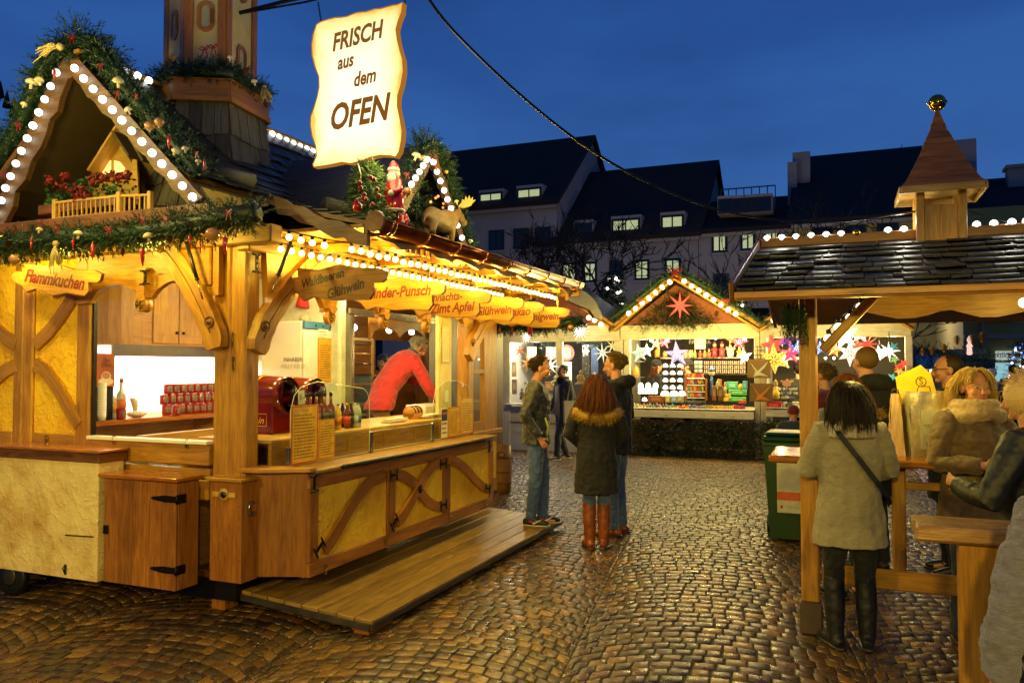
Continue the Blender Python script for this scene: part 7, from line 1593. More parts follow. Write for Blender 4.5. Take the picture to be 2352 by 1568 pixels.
mb = MB(); a_ = hX(1850, 790, px_-.05); mb.box(px_-.05, py_-.045, a_.z, px_-.002, py_-.005, 2.15, bev=.006); part(SH, 'side_batten', mb, M['pine_dark'])
A, B_ = hX(1888, 806, px_+.03), hX(2010, 676, px_+.03); mb = MB(); mb.bar(A, B_, .06, .13, (1, 0, 0), bev=.01); part(SH, 'diagonal_brace', mb, M['pine'])
mb = MB(); mb.box(px_+.0, YR, 2.2, px_+.1, py_+.3, 2.28, bev=.01); part(SH, 'purlin', mb, M['pine'])
XV = 2.9; pl = []; z0 = hX(2200, 690, XV).z
ys = [hX(u, 700, XV).y for u in (1985, 2500)]
low = [(1985, 716), (2030, 726), (2060, 732), (2100, 730), (2130, 724), (2160, 714), (2185, 712), (2215, 720), (2250, 728), (2290, 728), (2330, 720), (2360, 714), (2390, 722), (2430, 730)]
pts_ = [hX(u, v, XV) for u, v in low]; pl = [(pts_[0].y, 2.28)]+[(p.y, p.z) for p in pts_]+[(pts_[-1].y, 2.28)]
mb = MB(); mb.prism(pl, (XV, 0, 0), (0, 1, 0), (0, 0, 1), .03); part(SH, 'wavy_valance', mb, M['pine'])
# belfry
cyy = KY-1.235; cw2 = .132; cb2 = thing('belfry', 'small wooden belfry with stepped pyramid roof and golden ball on the shelter ridge', 'roof turret', (rx, cyy, rz))
mb = MB()
for sx_ in (-1, 1):
 for sy_ in (-1, 1): mb.box(rx+sx_*cw2-.028, cyy+sy_*cw2-.028, rz-.1, rx+sx_*cw2+.028, cyy+sy_*cw2+.028, 3.05, bev=.006)
part(cb2, 'corner_post', mb, M['pine'])
mb = MB(); mb.box(rx-cw2-.006, cyy-cw2+.03, rz-.1, rx-cw2+.01, cyy+cw2-.03, 2.84); mb.box(rx+cw2-.01, cyy-cw2+.03, rz-.1, rx+cw2+.006, cyy+cw2-.03, 2.84); mb.box(rx-cw2+.03, cyy-cw2-.006, rz-.1, rx+cw2-.03, cyy-cw2+.01, 2.84); mb.box(rx-cw2+.03, cyy+cw2-.01, rz-.1, rx+cw2-.03, cyy+cw2+.006, 2.84); part(cb2, 'panel', mb, M['pine'])
prf = [(r_*.77, 2.96+(z_-2.96)*.85) for r_, z_ in [(.345, 2.96), (.30, 3.0), (.265, 3.06), (.232, 3.12), (.2, 3.18), (.17, 3.24), (.142, 3.30), (.118, 3.36), (.095, 3.41), (.075, 3.46), (.055, 3.53), (.03, 3.6), (.012, 3.66)]]
mb = MB()
for (r0, z0_), (r1, z1_) in zip(prf[:-1], prf[1:]):
 g_ = .010 if z0_ < 3.38 else 0.
 A = [V((rx+sx_*(r0+g_), cyy+sy_*(r0+g_), z0_-.008)) for sx_, sy_ in ((-1, -1), (1, -1), (1, 1), (-1, 1))]; B2 = [V((rx+sx_*(r1+.002), cyy+sy_*(r1+.002), z1_+.004)) for sx_, sy_ in ((-1, -1), (1, -1), (1, 1), (-1, 1))]
 c = random.random()
 for k in range(4):
  mb.quad(A[k], A[(k+1) % 4], B2[(k+1) % 4], B2[k], 0, (c, c, c)); mb.quad(A[(k+1) % 4], A[k], A[k]+(V((rx, cyy, z0_))-A[k])*.1, A[(k+1) % 4]+(V((rx, cyy, z0_))-A[(k+1) % 4])*.1, 0, (0, 0, 0))
part(cb2, 'stepped_roof', mb, M['red_wood'])
mb = MB(); mb.box(rx-.25, cyy-.25, 2.945, rx+.25, cyy+.25, 2.955)
for s_ in (-1, 1): mb.box(rx-.272, cyy+s_*.266-.008, 2.915, rx+.272, cyy+s_*.266+.008, 2.965, bev=.003); mb.box(rx+s_*.266-.008, cyy-.256, 2.915, rx+s_*.266+.008, cyy+.256, 2.965, bev=.003)
part(cb2, 'eave_soffit', mb, M['pine_light'])
mb = MB(); mb.ball((rx, cyy, 3.61), .06, 22, 14); mb.lathe([(.064, -.006), (.068, 0), (.064, .006)], (rx, cyy, 3.61), 22); part(cb2, 'gold_ball', mb, M['gold'])
def Z3(x, y): return x*.3241+1597, y*.3241+181.5
rb = [hX(*Z3(*p), rx-.01) for p in [(507,1132),(610,1127),(711,1121),(818,1112),(925,1106),(1030,1100),(1363,1075),(1475,1068),(1990,1033),(2112,1025),(2240,1015),(2345,1008)]]
ls = light_string('row of white globe bulbs along the ridge of the drinks shelter', rb, .027, M['bulb_cool'], GSTR, sock_dir=(0, 0, -1))
p = hX(*Z3(1140, 1093), rx-.01); mb = MB(); mb.ball(p, .03, 14, 10); mb.lathe([(.016, -.06), (.016, -.02)], p, 10); solo('unlit_bulb', 'unlit glass globe bulb in the gap of the shelter ridge row', 'light bulb', mb, M['brass'])
kb = [hX(u, v, px_+.02) for u, v in ((1976.6, 706), (1952.7, 731), (1925.7, 752), (1903, 778))]
light_string('four glowing globe bulbs hanging along the diagonal brace', kb, .03, m_bulb('bulb_shelter', (1., .88, .5), 10), None, sock_dir=(0, 0, 1))
mb = MB(); A = hX(2351, 695, px_+.1); mb.ball(A, .03, 12, 8); solo('shelter_bulb', 'single globe bulb under the shelter roof at the right photo edge', 'light bulb', mb, bpy.data.materials['bulb_shelter'])
# cables
def cable(label, pts, r, kind='cable'):
 Q = []
 for i in range(len(pts)-1):
  for k in range(6):
   t = k/6; p0 = pts[max(i-1, 0)]; p1_, p2_ = pts[i], pts[i+1]; p3 = pts[min(i+2, len(pts)-1)]
   Q.append(.5*((2*p1_)+(p2_-p0)*t+(2*p0-5*p1_+4*p2_-p3)*t*t+(3*p1_-p0-3*p2_+p3)*t**3))
 Q.append(pts[-1]); mb = MB(); mb.tube(Q, r, 6); return solo('power_cable', label, 'cable', mb, M['black'], world=True)
cable('black power cable sagging from the sky at top centre to the belfry', [PY(960, -40, 4.4), PY(1040, 70, 4.55), PY(1215, 236, 4.85), PY(1380, 360, 5.1), PY(1540, 443, 5.35), PY(1678, 489, 5.5), PY(1824, 510, 5.6), PY(1921, 509, 5.7), PY(2002, 500, 5.75), PY(2103, 486, 5.8)], .0085)
cable('pale cable running down from the belfry to the right photo edge', [PY(2222, 484, 5.85), PY(2290, 505, 5.7), PY(2360, 522, 5.6)], .006)
# tables
a_ = hZ(1762, 1046, 1.12); x0 = a_.x+.05; y0 = a_.y
t1_ = thing('standing_table', 'orange lacquered standing table fixed round the shelter post', 'table', (x0+.3, y0-1., 0)); mb = MB(); mb.box(x0, y0-2.35, 1.07, x0+.62, y0, 1.12, bev=.012); part(t1_, 'tabletop', mb, M['counter_top'])
mb = MB(); q_ = hX(2063, 1100, x0+.25); mb.box(x0+.22, q_.y-.04, 0.35, x0+.3, q_.y+.04, 1.07, bev=.008); part(t1_, 'leg', mb, M['pine'])
mb = MB(); mb.box(x0+.36, q_.y-.5, 0, x0+.42, q_.y-.44, 1.07, bev=.008); part(t1_, 'leg', mb, M['pine_dark'])
mb = MB(); mb.box(px_+.1, q_.y-1.2, .3, px_+.16, py_-.12, .42, bev=.01); mb.box(x0+.3, q_.y-.9, .9, x0+.35, q_.y, .95, bev=.006); part(t1_, 'rail', mb, M['pine'])
a_ = hZ(2102, 1206, 1.1); bl = hZ(2072, 1180, 1.1); x1_, y1_ = a_.x, a_.y; dpt = max(.22, bl.x-x1_)
M['table_worn'] = m_wood('worn_sticky_top', c3('C89C5C'), c3('93603A'), .22, .5, .2, bump=.6)
t2_ = thing('front_table', 'thick wooden table end in the right foreground with worn glossy top', 'table', (x1_+.1, y1_-.5, 0)); mb = MB(); mb.box(x1_, y1_-1.3, 1.04, x1_+.26, y1_, 1.1, bev=.01); part(t2_, 'tabletop', mb, M['table_worn'])
lg = hX(2203, 1300, x1_+.05); mb = MB(); mb.box(x1_+.05, lg.y-.14, 0, x1_+.14, lg.y, 1.04, bev=.01); part(t2_, 'leg', mb, M['pine'])
# bags on the table
def onT(u, d=.3): p = hX(u, 1000, x0+d); return V((p.x, p.y, 1.12))
def bag(label, u, w_, dp, h_, m, d=.3, taper=.0, rot=0.):
 c = onT(u, d); t = thing('carrier_bag', label, 'bag', c, None, rz=ROT+rot); OFF[t.name] = V((0, 0, 0)); mb = MB(); nx_, nz_ = 6, 8;
 for s_ in (-1, 1):
  for fcs in ('f', 's'):
   vs = [];
   for j in range(nz_+1):
    f = j/nz_; ww, dq = w_/2*(1-taper*f), dp/2*(1-.55*f if taper else 1)
    for i in range(nx_+1):
     q = -1+2*i/nx_; wr = .006*sin(i*2.1+j*1.3+s_)
     vs.append((s_*dq+wr, q*ww, h_*f) if fcs == 'f' else (q*dq, s_*ww+wr, h_*f))
   mb.add(vs, [(j*(nx_+1)+i, j*(nx_+1)+i+1, (j+1)*(nx_+1)+i+1, (j+1)*(nx_+1)+i) for j in range(nz_) for i in range(nx_)], None, 0, True, (1, 1, 1))
 mb.box(-dp/2, -w_/2, 0, dp/2, w_/2, .004); part(t, 'bag_body', mb, m); mb = MB()
 for s_ in (-1, 1): P_ = [V((s_*dp*.2, -w_*.2, h_*.97)), V((s_*dp*.22, -w_*.15, h_*1.07)), V((s_*dp*.22, w_*.15, h_*1.07)), V((s_*dp*.2, w_*.2, h_*.97))]; mb.tube(P_, .003, 5)
 part(t, 'handle', mb, M['black']); return t, c
bag('narrow kraft paper bag standing beside the grey-coated woman', 2057, .10, .22, .40, m_plain('kraft_bag', c3('C4A070'), .6, 0, 0, 8, .1, .3, 20), .35, .55)
t_, c_ = bag('large shiny silver and gold carrier bag on the standing table', 2116, .22, .26, .42, m_plain('foil_bag', c3('F0E4B8'), .22, .6, 0, 5, .1, .8, 9), .4, .0, .25)
mb = MB(); mb.box(-.138, -.09, .05, -.134, .05, .30, 0, (.62, .60, .42)); mb.box(-.141, -.07, .12, -.1385, -.0, .135, 0, (.5, .08, .04)); [mb.box(-.141, -.06+i*.02, .2, -.1385, -.048+i*.02, .21, 0, (.3, .33, .2)) for i in range(5)]; part(t_, 'printed_panel', mb, M['col'])
bag('pale green handbag between silver bag and blonde woman', 2178, .1, .16, .26, m_plain('green_bag', c3('A8B07A'), .3, 0, 0, 5, .2, .3, 20), .42)
t = thing('yellow_bag', 'bright yellow paper folder sticking out above the silver bag', 'paper', c_+V((0, 0, .42))); OFF[t.name] = V((0, 0, 0)); mb = MB(); mb.prism([(-.13, -.14), (.11, -.14), (.06, .06), (-.0, .12), (-.15, .04)], (.0, 0, .05), (0, -1, 0), (0, 0, 1), .01); part(t, 'sheet', mb, m_plain('bright_yellow', c3('F0C800'), .5)); mb = MB(); text_mb('S', .06, (-.007, 0, .06), (0, -1, 0), (0, 0, 1), 0, .0, 1, .002, (.1, .08, .02), mb=mb); mb.tube([V((-.007, cos(q)*.03, .06+sin(q)*.03)) for q in [k*pi/8 for k in range(17)]], .0025, 4, col=(.1, .08, .02)); part(t, 'emblem', mb, M['col'])
# wheelie bin
p = L(GR(1822, 1238)); bn = thing('wheelie_bin', 'green wheelie bin with an orange banded sticker behind the standing table', 'bin', p); OFF[bn.name] = V((0, 0, 0)); M['bin'] = m_plain('bin_green', c3('1C4014'), .35, 0, 0, 6, .2, .2, 60)
mb = MB(); vs = [(-.24*s_, -.24*s_2, z_) for z_, s_, s_2 in ((.04, .85, .85), (.04, .85, -.85), (.04, -.85, -.85), (.04, -.85, .85), (.95, 1.05, 1.05), (.95, 1.05, -1.05), (.95, -1.05, -1.05), (.95, -1.05, 1.05))]; mb.add(vs, [(0, 3, 2, 1), (4, 5, 6, 7), (0, 1, 5, 4), (1, 2, 6, 5), (2, 3, 7, 6), (3, 0, 4, 7)]); mb.box(-.265, -.265, .93, .265, .265, .97, bev=.01); part(bn, 'tub', mb, M['bin'])
mb = MB(); mb.box(-.275, -.275, .975, .275, .275, 1.02, bev=.02); mb.box(-.25, -.25, 1.02, .25, .25, 1.06, bev=.03); mb.tube([(.28, -.2, 1.0), (.28, .2, 1.0)], .02, 8); part(bn, 'lid', mb, M['bin'])
mb = MB(); mb.prism([(-.13, .3), (.2, .3), (.2, .86), (-.13, .86)], (-.245, 0, 0), (0, -1, 0), (-.045, 0, 1), .002, col=(.62, .6, .5)); mb.prism([(-.13, .42), (.07, .42), (.07, .5), (-.13, .5)], (-.248, 0, 0), (0, -1, 0), (-.045, 0, 1), .002, col=(.65, .12, .04)); mb.prism([(.072, .42), (.2, .42), (.2, .5), (.072, .5)], (-.248, 0, 0), (0, -1, 0), (-.045, 0, 1), .002, col=(.5, .02, .03))
mb.prism([(-.1, .34), (-.08, .34), (-.08, .37), (-.1, .37)], (-.248, 0, 0), (0, -1, 0), (-.045, 0, 1), .002, col=(.5, .02, .03)); scribble(mb, V((-.262, -.02, .355)), (0, -1, 0), (0, 0, 1), .14, .03, 2, (.3, .3, .3)); part(bn, 'sticker', mb, M['col'])
for s_ in (-1, 1): mb = MB(); mb.lathe([(0, 0), (.09, 0), (.1, .01), (.1, .04), (0, .05)], (.22, s_*.22, .1), 16, (0, s_, 0)); part(bn, 'wheel', mb, M['black'])
# ================================================================ houses across the square, bare trees
M['wall_grey'] = m_plain('render_grey', c3('9E9692'), .9, 0, .1, .3, .12); M['wall_yellow'] = m_plain('render_yellow', c3('A89A5A'), .9, 0, .1, .3, .12); M['roof_red'] = m_plain('roof_tile_dark', c3('2E201C'), .95, 0, 0, .5, .2); M['roof_slate'] = m_plain('roof_slate_dark', c3('18181A'), .95, 0, 0, .5, .2)
M['lit_win'] = m_emit('lit_window_pale', (.50, .56, .30), .85, True, .45); M['dark_win'] = m_plain('dark_window', c3('14161A'), .12)
def house(label, uL, uR, ve, vr, X0, dep, wm, rm, wins, ur=None, wall2=None):
 A = hX(uL, ve[0], X0); B_ = hX(uR, ve[1], X0); ze = (A.z+B_.z)/2; yl, yr_ = A.y, B_.y; R_ = hX(ur or (uL+uR)/2, vr, X0+dep/2); zr = R_.z
 h = thing('house', label, 'house', (X0+dep/2, (yl+yr_)/2, 0), 'houses across the square')
 mb = MB(); mb.box(X0, yr_, 0, X0+dep, yl, ze);
 for y in (yl-.01, yr_+.01): mb.prism([(X0, ze), (X0+dep, ze), (X0+dep/2, zr-.1)], (0, y, 0), (1, 0, 0), (0, 0, 1), .02)
 part(h, 'wall', mb, M[wm]); mb = MB()
 for s_ in (0, 1):
  e = V((X0-.5 if s_ == 0 else X0+dep+.5, 0, ze-.25)); r_ = V((X0+dep/2, 0, zr)); d = r_-e; n = V((-d.z, 0, d.x)).normalized() if s_ == 0 else V((d.z, 0, -d.x)).normalized()
  mb.obox((e+r_)/2+V((0, (yl+yr_)/2, 0)), d/2, (0, (yl-yr_)/2+.25, 0), n*.12)
 rf_ = part(h, 'roof', mb, M[rm]); mb = MB(); mb.box(X0-.35, yr_-.1, ze-.5, X0-.02, yl+.1, ze-.05); part(h, 'cornice', mb, M['wall_grey'])
 sl = (zr-ze)/(dep/2)
 for u, v, w_, h_, lit, kind in wins:
  if kind == 'r':
   c = hX(u, v, X0+.5); xx = X0+.35; mb = MB(); ww = w_/1828*W(c).y; hh = h_/1828*W(c).y; mb.box(xx-.3, c.y-ww/2-.12, c.z-hh/2-.1, xx+2.5, c.y+ww/2+.12, c.z+hh/2+.25); d_ = part(h, 'dormer', mb, M['wall_grey']); par = d_; xf = xx-.32
  else: c = hX(u, v, X0-.03); ww = w_/1828*W(c).y; hh = h_/1828*W(c).y; xf = X0-.04; par = h
  mb = MB(); mb.box(xf-.03, c.y-ww/2-.08, c.z-hh/2-.08, xf, c.y+ww/2+.08, c.z+hh/2+.08); f_w = part(h, 'window', mb, M['dark_win'] if lit else M['black']) if kind != 'r' else part(d_, 'window_frame', mb, M['black'])
  mb = MB(); n_p = 2;
  for i in range(n_p): y0, y1 = c.y-ww/2+i*ww/n_p+.04, c.y-ww/2+(i+1)*ww/n_p-.04; mb.box(xf-.05, y0, c.z-hh/2+.04, xf-.035, y1, c.z+hh/2-.04)
  if kind != 'r': part(f_w, 'pane', mb, M['lit_win'] if lit else M['dark_win'])
  else: part(d_, 'pane', mb, M['lit_win'] if lit else M['dark_win'])
  if kind != 'r': mb = MB(); mb.box(xf-.12, c.y-ww/2-.15, c.z-hh/2-.2, xf+.02, c.y+ww/2+.15, c.z-hh/2-.09); part(f_w, 'sill', mb, M['wall_grey'])
 return h, rf_, (yl, yr_, ze, zr)
h1, r1, d1 = house('tall house with long dark red roof and two lit dormers, left of the square', 880, 1278, (488, 462), 322, 36, 13, 'wall_grey', 'roof_red', [(1135, 462, 52, 26, 1, 'r'), (1222, 452, 54, 26, 1, 'r'), (1065, 560, 30, 38, 0, 'w'), (1140, 552, 32, 40, 0, 'w'), (1197, 548, 32, 40, 0, 'w'), (1247, 545, 32, 40, 0, 'w'), (1245, 640, 32, 40, 0, 'w'), (1190, 645, 32, 40, 0, 'w'), (1135, 650, 32, 40, 0, 'w'), (1080, 655, 32, 40, 0, 'w')], 1300)
h2, r2, d2_ = house('house with lower dark red roof and rows of lit windows, centre of the square', 1281, 1602, (548, 532), 374, 36.2, 12, 'wall_grey', 'roof_red', [(1442, 522, 60, 26, 1, 'r'), (1548, 516, 46, 30, 1, 'r'), (1345, 530, 36, 22, 0, 'r'), (1307, 627, 30, 40, 1, 'w'), (1355, 625, 26, 40, 1, 'w'), (1474, 620, 28, 40, 1, 'w'), (1545, 618, 30, 42, 1, 'w'), (1415, 622, 26, 40, 0, 'w'), (1590, 700, 26, 40, 0, 'w')], 1625)
h3, r3, d3 = house('narrow house with a four-window dormer and roof terrace, right of centre', 1604, 1818, (524, 512), 462, 36.4, 9, 'wall_grey', 'roof_slate', [(1667, 478, 22, 26, 0, 'r'), (1697, 477, 22, 26, 0, 'r'), (1727, 475, 22, 26, 0, 'r'), (1757, 473, 22, 26, 0, 'r'), (1652, 557, 28, 40, 1, 'w'), (1717, 552, 26, 40, 1, 'w'), (1772, 548, 26, 40, 1, 'w'), (1655, 650, 28, 36, 0, 'w'), (1720, 650, 28, 36, 0, 'w')])
mb = MB(); A, B_ = hX(1655, 436, 39.5), hX(1780, 426, 39.5)
for dz in (0, -.8): mb.bar(A+V((0, 0, dz)), B_+V((0, 0, dz)), .06, .06)
for k in range(8): p = A.lerp(B_, k/7); mb.bar(p, p-V((0, 0, .9)), .05, .05, (1, 0, 0))
part(r3, 'terrace_railing', mb, M['zinc'])
h4, r4, d4 = house('broad yellowish house under a large slate roof behind the belfry', 1822, 2235, (500, 478), 348, 36.0, 14, 'wall_yellow', 'roof_slate', [(1888, 520, 36, 36, 0, 'w'), (1965, 515, 34, 36, 0, 'w'), (2038, 512, 38, 36, 0, 'w'), (2120, 510, 34, 36, 0, 'w'), (1888, 620, 36, 36, 0, 'w'), (1965, 620, 34, 36, 0, 'w')], 2030)
mb = MB(); p = hX(1837, 372, 40); mb.box(39.5, p.y-.5, p.z-1.5, 40.4, p.y+.35, p.z+.4); part(r4, 'chimney', mb, M['wall_grey']); mb = MB(); p = hX(1822, 395, 40); mb.box(39, p.y-.2, p.z-3, 40, p.y+.25, p.z+.3); part(r4, 'chimney', mb, M['wall_grey']); mb = MB(); p = hX(2212, 335, 41); mb.box(40.5, p.y-.5, p.z-2, 41.5, p.y+.4, p.z+.2); part(r4, 'chimney', mb, M['wall_grey'])
h5, r5, d5 = house('dark roofed house behind the shelter at the far right', 2238, 2700, (520, 500), 412, 34.0, 12, 'wall_yellow', 'roof_slate', [(2380, 560, 36, 36, 0, 'w')], 2330)
mb = MB(); p = hX(2333, 398, 39); mb.box(38.5, p.y-.4, p.z-1.5, 39.3, p.y+.4, p.z+.15); mb.box(38.4, p.y-.5, p.z+.15, 39.4, p.y+.5, p.z+.3); part(r5, 'chimney', mb, M['wall_grey'])
# shop front at the right edge
sf = thing('shop_building', 'olive-yellow corner building with a lit dry cleaner window at the right edge', 'building', (27, -14, 0)); X6 = 25.; s_ = lambda u, v, d=0.: hX(u, v, X6+d)
yl, yr_ = s_(2212, 800).y, s_(2560, 800).y; mb = MB(); mb.box(X6, yr_, 0, X6+8, yl, 6.8); part(sf, 'wall', mb, M['wall_yellow'])
def sb(nm, u0, v0, u1, v1, d0, d1, m, par=sf): A, B_ = s_(u0, v0), s_(u1, v1); mb = MB(); mb.box(X6+d0, min(A.y, B_.y), min(A.z, B_.z), X6+d1, max(A.y, B_.y), max(A.z, B_.z)); return part(par, nm, mb, m)
sb('string_course', 2212, 769, 2400, 776, -.12, -.01, M['wall_grey']); sb('downpipe', 2243, 690, 2250, 900, -.2, -.08, M['zinc']); sb('pilaster', 2252, 690, 2262, 905, -.1, -.005, M['wall_grey'])
sb('window', 2268, 705, 2318, 731, -.06, -.01, M['dark_win']); sb('window_sill', 2262, 731, 2324, 737, -.2, -.01, M['wall_grey'])
wn = sb('shop_window', 2283, 833, 2342, 882, -.06, -.01, m_emit('shop_cyan', (.32, .62, .68), .8, True, .4)); sg = sb('shop_sign', 2285, 806, 2350, 829, -.12, -.01, m_emit('sign_pale', (.42, .5, .45), .7, True)); c = s_(2318, 815, -.13)
mb = MB(); text_mb('Textilreinigung', .24, c, (0, -1, 0), (0, 0, 1), 0, .01, .8, .01, (.05, .08, .12), mb=mb); scribble(mb, c+V((0, 0, -.18)), (0, -1, 0), (0, 0, 1), .8, .1, 1, (.1, .1, .1)); part(sg, 'lettering', mb, M['col'])
mb = MB(); p = s_(2262, 845); [mb.box(X6-.3, p.y+k*.0-.2, .2+k*.4, X6-.2, p.y+.1, .5+k*.4) for k in range(1)]
# bare trees
def bare_tree(name, label, base, h, seed, spread=.55, levels=5, r0=None, upr=.25, group='bare winter trees', cat='tree'):
 R = random.Random(seed); base = V(base); r0 = r0 or h*.022; t = thing(name, label, cat, L(base), group); tr = MB(); br = MB()
 def grow(p, d, ln, r, lev, mb):
  P_ = [p]; rr_ = [r]; n = 4
  for k in range(n): d = (d+V((R.uniform(-1, 1), R.uniform(-1, 1), R.uniform(-.6, .8)))*.16+V((0, 0, upr*.12))).normalized(); p = p+d*(ln/n); P_.append(p); rr_.append(r*(1-.45*(k+1)/n))
  mb.tube([L(q) for q in P_], rr_, 5 if lev > 2 else 7, cap=False)
  if lev <= 0: return
  for k in range(R.choice((2, 3, 3)) if lev < levels else 5):
   j = R.randint(2, 4); a = R.uniform(0, 6.28); sp_ = spread*R.uniform(.7, 1.3); s1 = d.cross(V((0, 0, 1)) if abs(d.z) < .9 else V((1, 0, 0))).normalized(); s2 = d.cross(s1); dd_ = (d*cos(sp_)+(s1*cos(a)+s2*sin(a))*sin(sp_)).normalized()
   grow(P_[j], dd_, ln*R.uniform(.6, .82), max(rr_[j]*.66, h*.0017), lev-1, br)
 grow(base, V((0, 0, 1)), h*.3, r0, levels, tr); part(t, 'trunk', tr, M['bark']); part(t, 'branches', br, M['bark'])
def at(u, Y): return ((u-CX)/FPX*Y, Y, 0)
bare_tree('bare_tree', 'large bare tree with spreading crown in front of the central house', at(1385, 24), 8.6, 3, .75, 6, .26)
bare_tree('bare_tree', 'bare tree in front of the tall left house', at(1150, 27), 8.0, 5, .5, 5, .12)
bare_tree('bare_tree', 'thin bare tree rising left of the big spreading one', at(1225, 25), 7.4, 8, .5, 5, .10)
bare_tree('bare_tree', 'bare tree with gnarled branches left of the shelter roof', at(1745, 22), 7.2, 12, .7, 5, .17)
bare_tree('bare_tree', 'bare reddish tree in front of the slate roof left of the belfry', at(1935, 26), 9.2, 15, .65, 5, .16)
bare_tree('bare_tree', 'slim bare poplar on the skyline above the slate roof', at(1958, 60), 20.8, 21, .28, 5, .3, .9)
bare_tree('bare_tree', 'small bare treetops behind the gap between two roofs', at(1385, 60), 18.5, 27, .4, 5, .3, .8)
# christmas trees with lights
def xmas(label, u, Y, vt, rpx, n, ltn, seed):
 random.seed(seed); p = V(at(u, Y)); zt_ = PY(u, vt, Y).z; l = L(p); t = thing('christmas_tree', label, 'christmas tree', l, 'fir trees with fairy lights'); OFF[t.name] = V((0, 0, 0)); r = rpx/1828*Y; mb = MB(); fir_tree(mb, (0, 0, 0), zt_, r, n, 0, 9, .12, .016, .3); part(t, 'crown', mb, [M['fir_dark'], M['bark']])
 mb = MB(); mb.ball((0, 0, 0), .035, 8, 6); b0 = None
 for k in range(ltn):
  f = random.random()**1.2; q = rnd(0, 6.28); z = zt_*(.35+.6*f); rr_ = r*(1-(z/zt_))**.85*1.05+.05; loc = V((cos(q)*rr_, sin(q)*rr_, z))
  if b0 is None: b0 = part(t, 'fairy_light', mb, M['bulb_star']); b0.location = loc
  else: subpart(t, 'fairy_light', b0, loc)
 random.seed(seed+1)
xmas('dark fir tree with white fairy lights between the two stalls', 1408, 19.5, 618, 62, 900, 60, 5); xmas('slim fir tree with fairy lights behind the shelter roof corner', 1692, 19, 640, 34, 500, 44, 9)
p = V(at(2346, 18)); l = L(p); t = thing('christmas_tree', 'tree wound with blue and white lights at the right photo edge', 'christmas tree', l); OFF[t.name] = V((0, 0, 0)); mb = MB(); fir_tree(mb, (0, 0, 0), 2.3, .45, 260, 0, 9, .1, .014, .3); part(t, 'crown', mb, [M['fir_dark'], M['bark']])
M['blue_light'] = m_bulb('blue_light', (.1, .2, 1.), 4)
for k in range(60): q, z = rnd(0, 6.28), rnd(1.1, 2.25); mb = MB(); rr_ = .5*(1-z/2.5)+.06; mb.ball((cos(q)*rr_, sin(q)*rr_, z), .022, 6, 4); part(t, 'fairy_light', mb, M['blue_light'] if k % 3 else M['bulb_star'])
# forest silhouette on the hill
mb = MB()
for k in range(60):
 u = rnd(-260, 110); Y = rnd(395, 460); x = (u-CX)/FPX*Y; vv = 196+max(0, (u-0))*.9+rnd(-8, 12); z = PY(u, vv, Y).z; h = rnd(9, 15); mb.lathe([(h*.24, 0), (h*.15, h*.4), (0, h)], (x, Y-5, z-h), 6, smooth=False)
solo('distant_fir_wood', 'dark fir wood on the hill at the left edge', 'wood', mb, m_plain('far_wood', c3('101814'), .9), world=True, kind='stuff')
# ================================================================ people
TX = bpy.data.textures.new('folds', 'CLOUDS'); TX.noise_scale = .09; TX.noise_depth = 2
TX2 = bpy.data.textures.new('fine_folds', 'CLOUDS'); TX2.noise_scale = .045; TX2.noise_depth = 3
def remesh(o, vs, disp=0., tex=None, sm=2):
 r = o.modifiers.new('r', 'REMESH'); r.mode = 'VOXEL'; r.voxel_size = vs; r.use_smooth_shade = True
 if sm: s = o.modifiers.new('s', 'SMOOTH'); s.iterations = sm; s.factor = .5
 if disp: d = o.modifiers.new('d', 'DISPLACE'); d.texture = tex or TX; d.strength = disp; d.mid_level = .5; d.texture_coords = 'LOCAL'
 return o
M['skin'] = m_plain('skin', c3('C98E6A'), .5, 0, 0, 12, .1, .1, 90); M['skin'].node_tree.nodes['Principled BSDF'].inputs['Subsurface Weight'].default_value = .08
M['skin'].node_tree.nodes['Principled BSDF'].inputs['Subsurface Scale'].default_value = .02
def F(n, h, h2=None, **k): M[n] = m_fabric(n, c3(h), c3(h2) if h2 else None, **k); return M[n]
F('denim', '44609A', '263860', ns=18, bump=.4); F('denim_dark', '26303E'); F('black_cloth', '101014', '0A0A0D', bump=.2, sheen=.05); F('olive_jacket', '24252A', '17181C', rough=.5); F('red_sweater', 'C03038', '961C26', ns=6, amt=.5); F('khaki', '7A5C34'); F('tweed', '9C9478', '7A7258', ns=60, bump=.8, bs=120, stretch=(.4, .4, 1.6))
F('beige_knit', 'C8AC7C', '94783E', bump=.9, bs=70); F('quilt', '6E5428', '40300E', rough=.6); F('grey_knit', '7A7896', '262640', ns=26, bump=1., bs=60, stretch=(1, 1, 3.2)); F('blue_jean', '1C3C8C', '142C66'); F('cream_cloth', 'B8AC96'); F('scarf_print', 'B4AC9C', '3A2430', ns=16); F('red_cloth', '7A1418'); F('white_coat', 'C0BCAC')
M['leather'] = m_plain('black_leather', c3('111214'), .55, 0, 0, 8, .05, .15, 26); M['boot_brown'] = m_plain('brown_boot', c3('8A4414'), .4, 0, 0, 8, .25, .2, 30); M['shoe'] = m_plain('dark_shoe', c3('1C1816'), .4)
def m_hair(n, h, h2): t = NT(n); t.set(Base_Color=t.mix(c3(h), c3(h2), t.attr()), Roughness=.58, Specular_IOR_Level=.3); M[n] = t.m; return t.m
for n, a, b2 in (('hair_brown', '2A1C10', '4A321A'), ('hair_red', '3A1A08', '7E4418'), ('hair_dark', '120C09', '24150D'), ('hair_blond', '9C7A34', 'E0C070'), ('hair_grey', '8A8676', 'C8C2AE'), ('hair_sandy', '5A4220', '8A6A34'), ('fur_gold', '6A4E14', 'C09A3C'), ('fur_pale', 'B08C4C', 'E8D09C')): m_hair(n, a, b2)
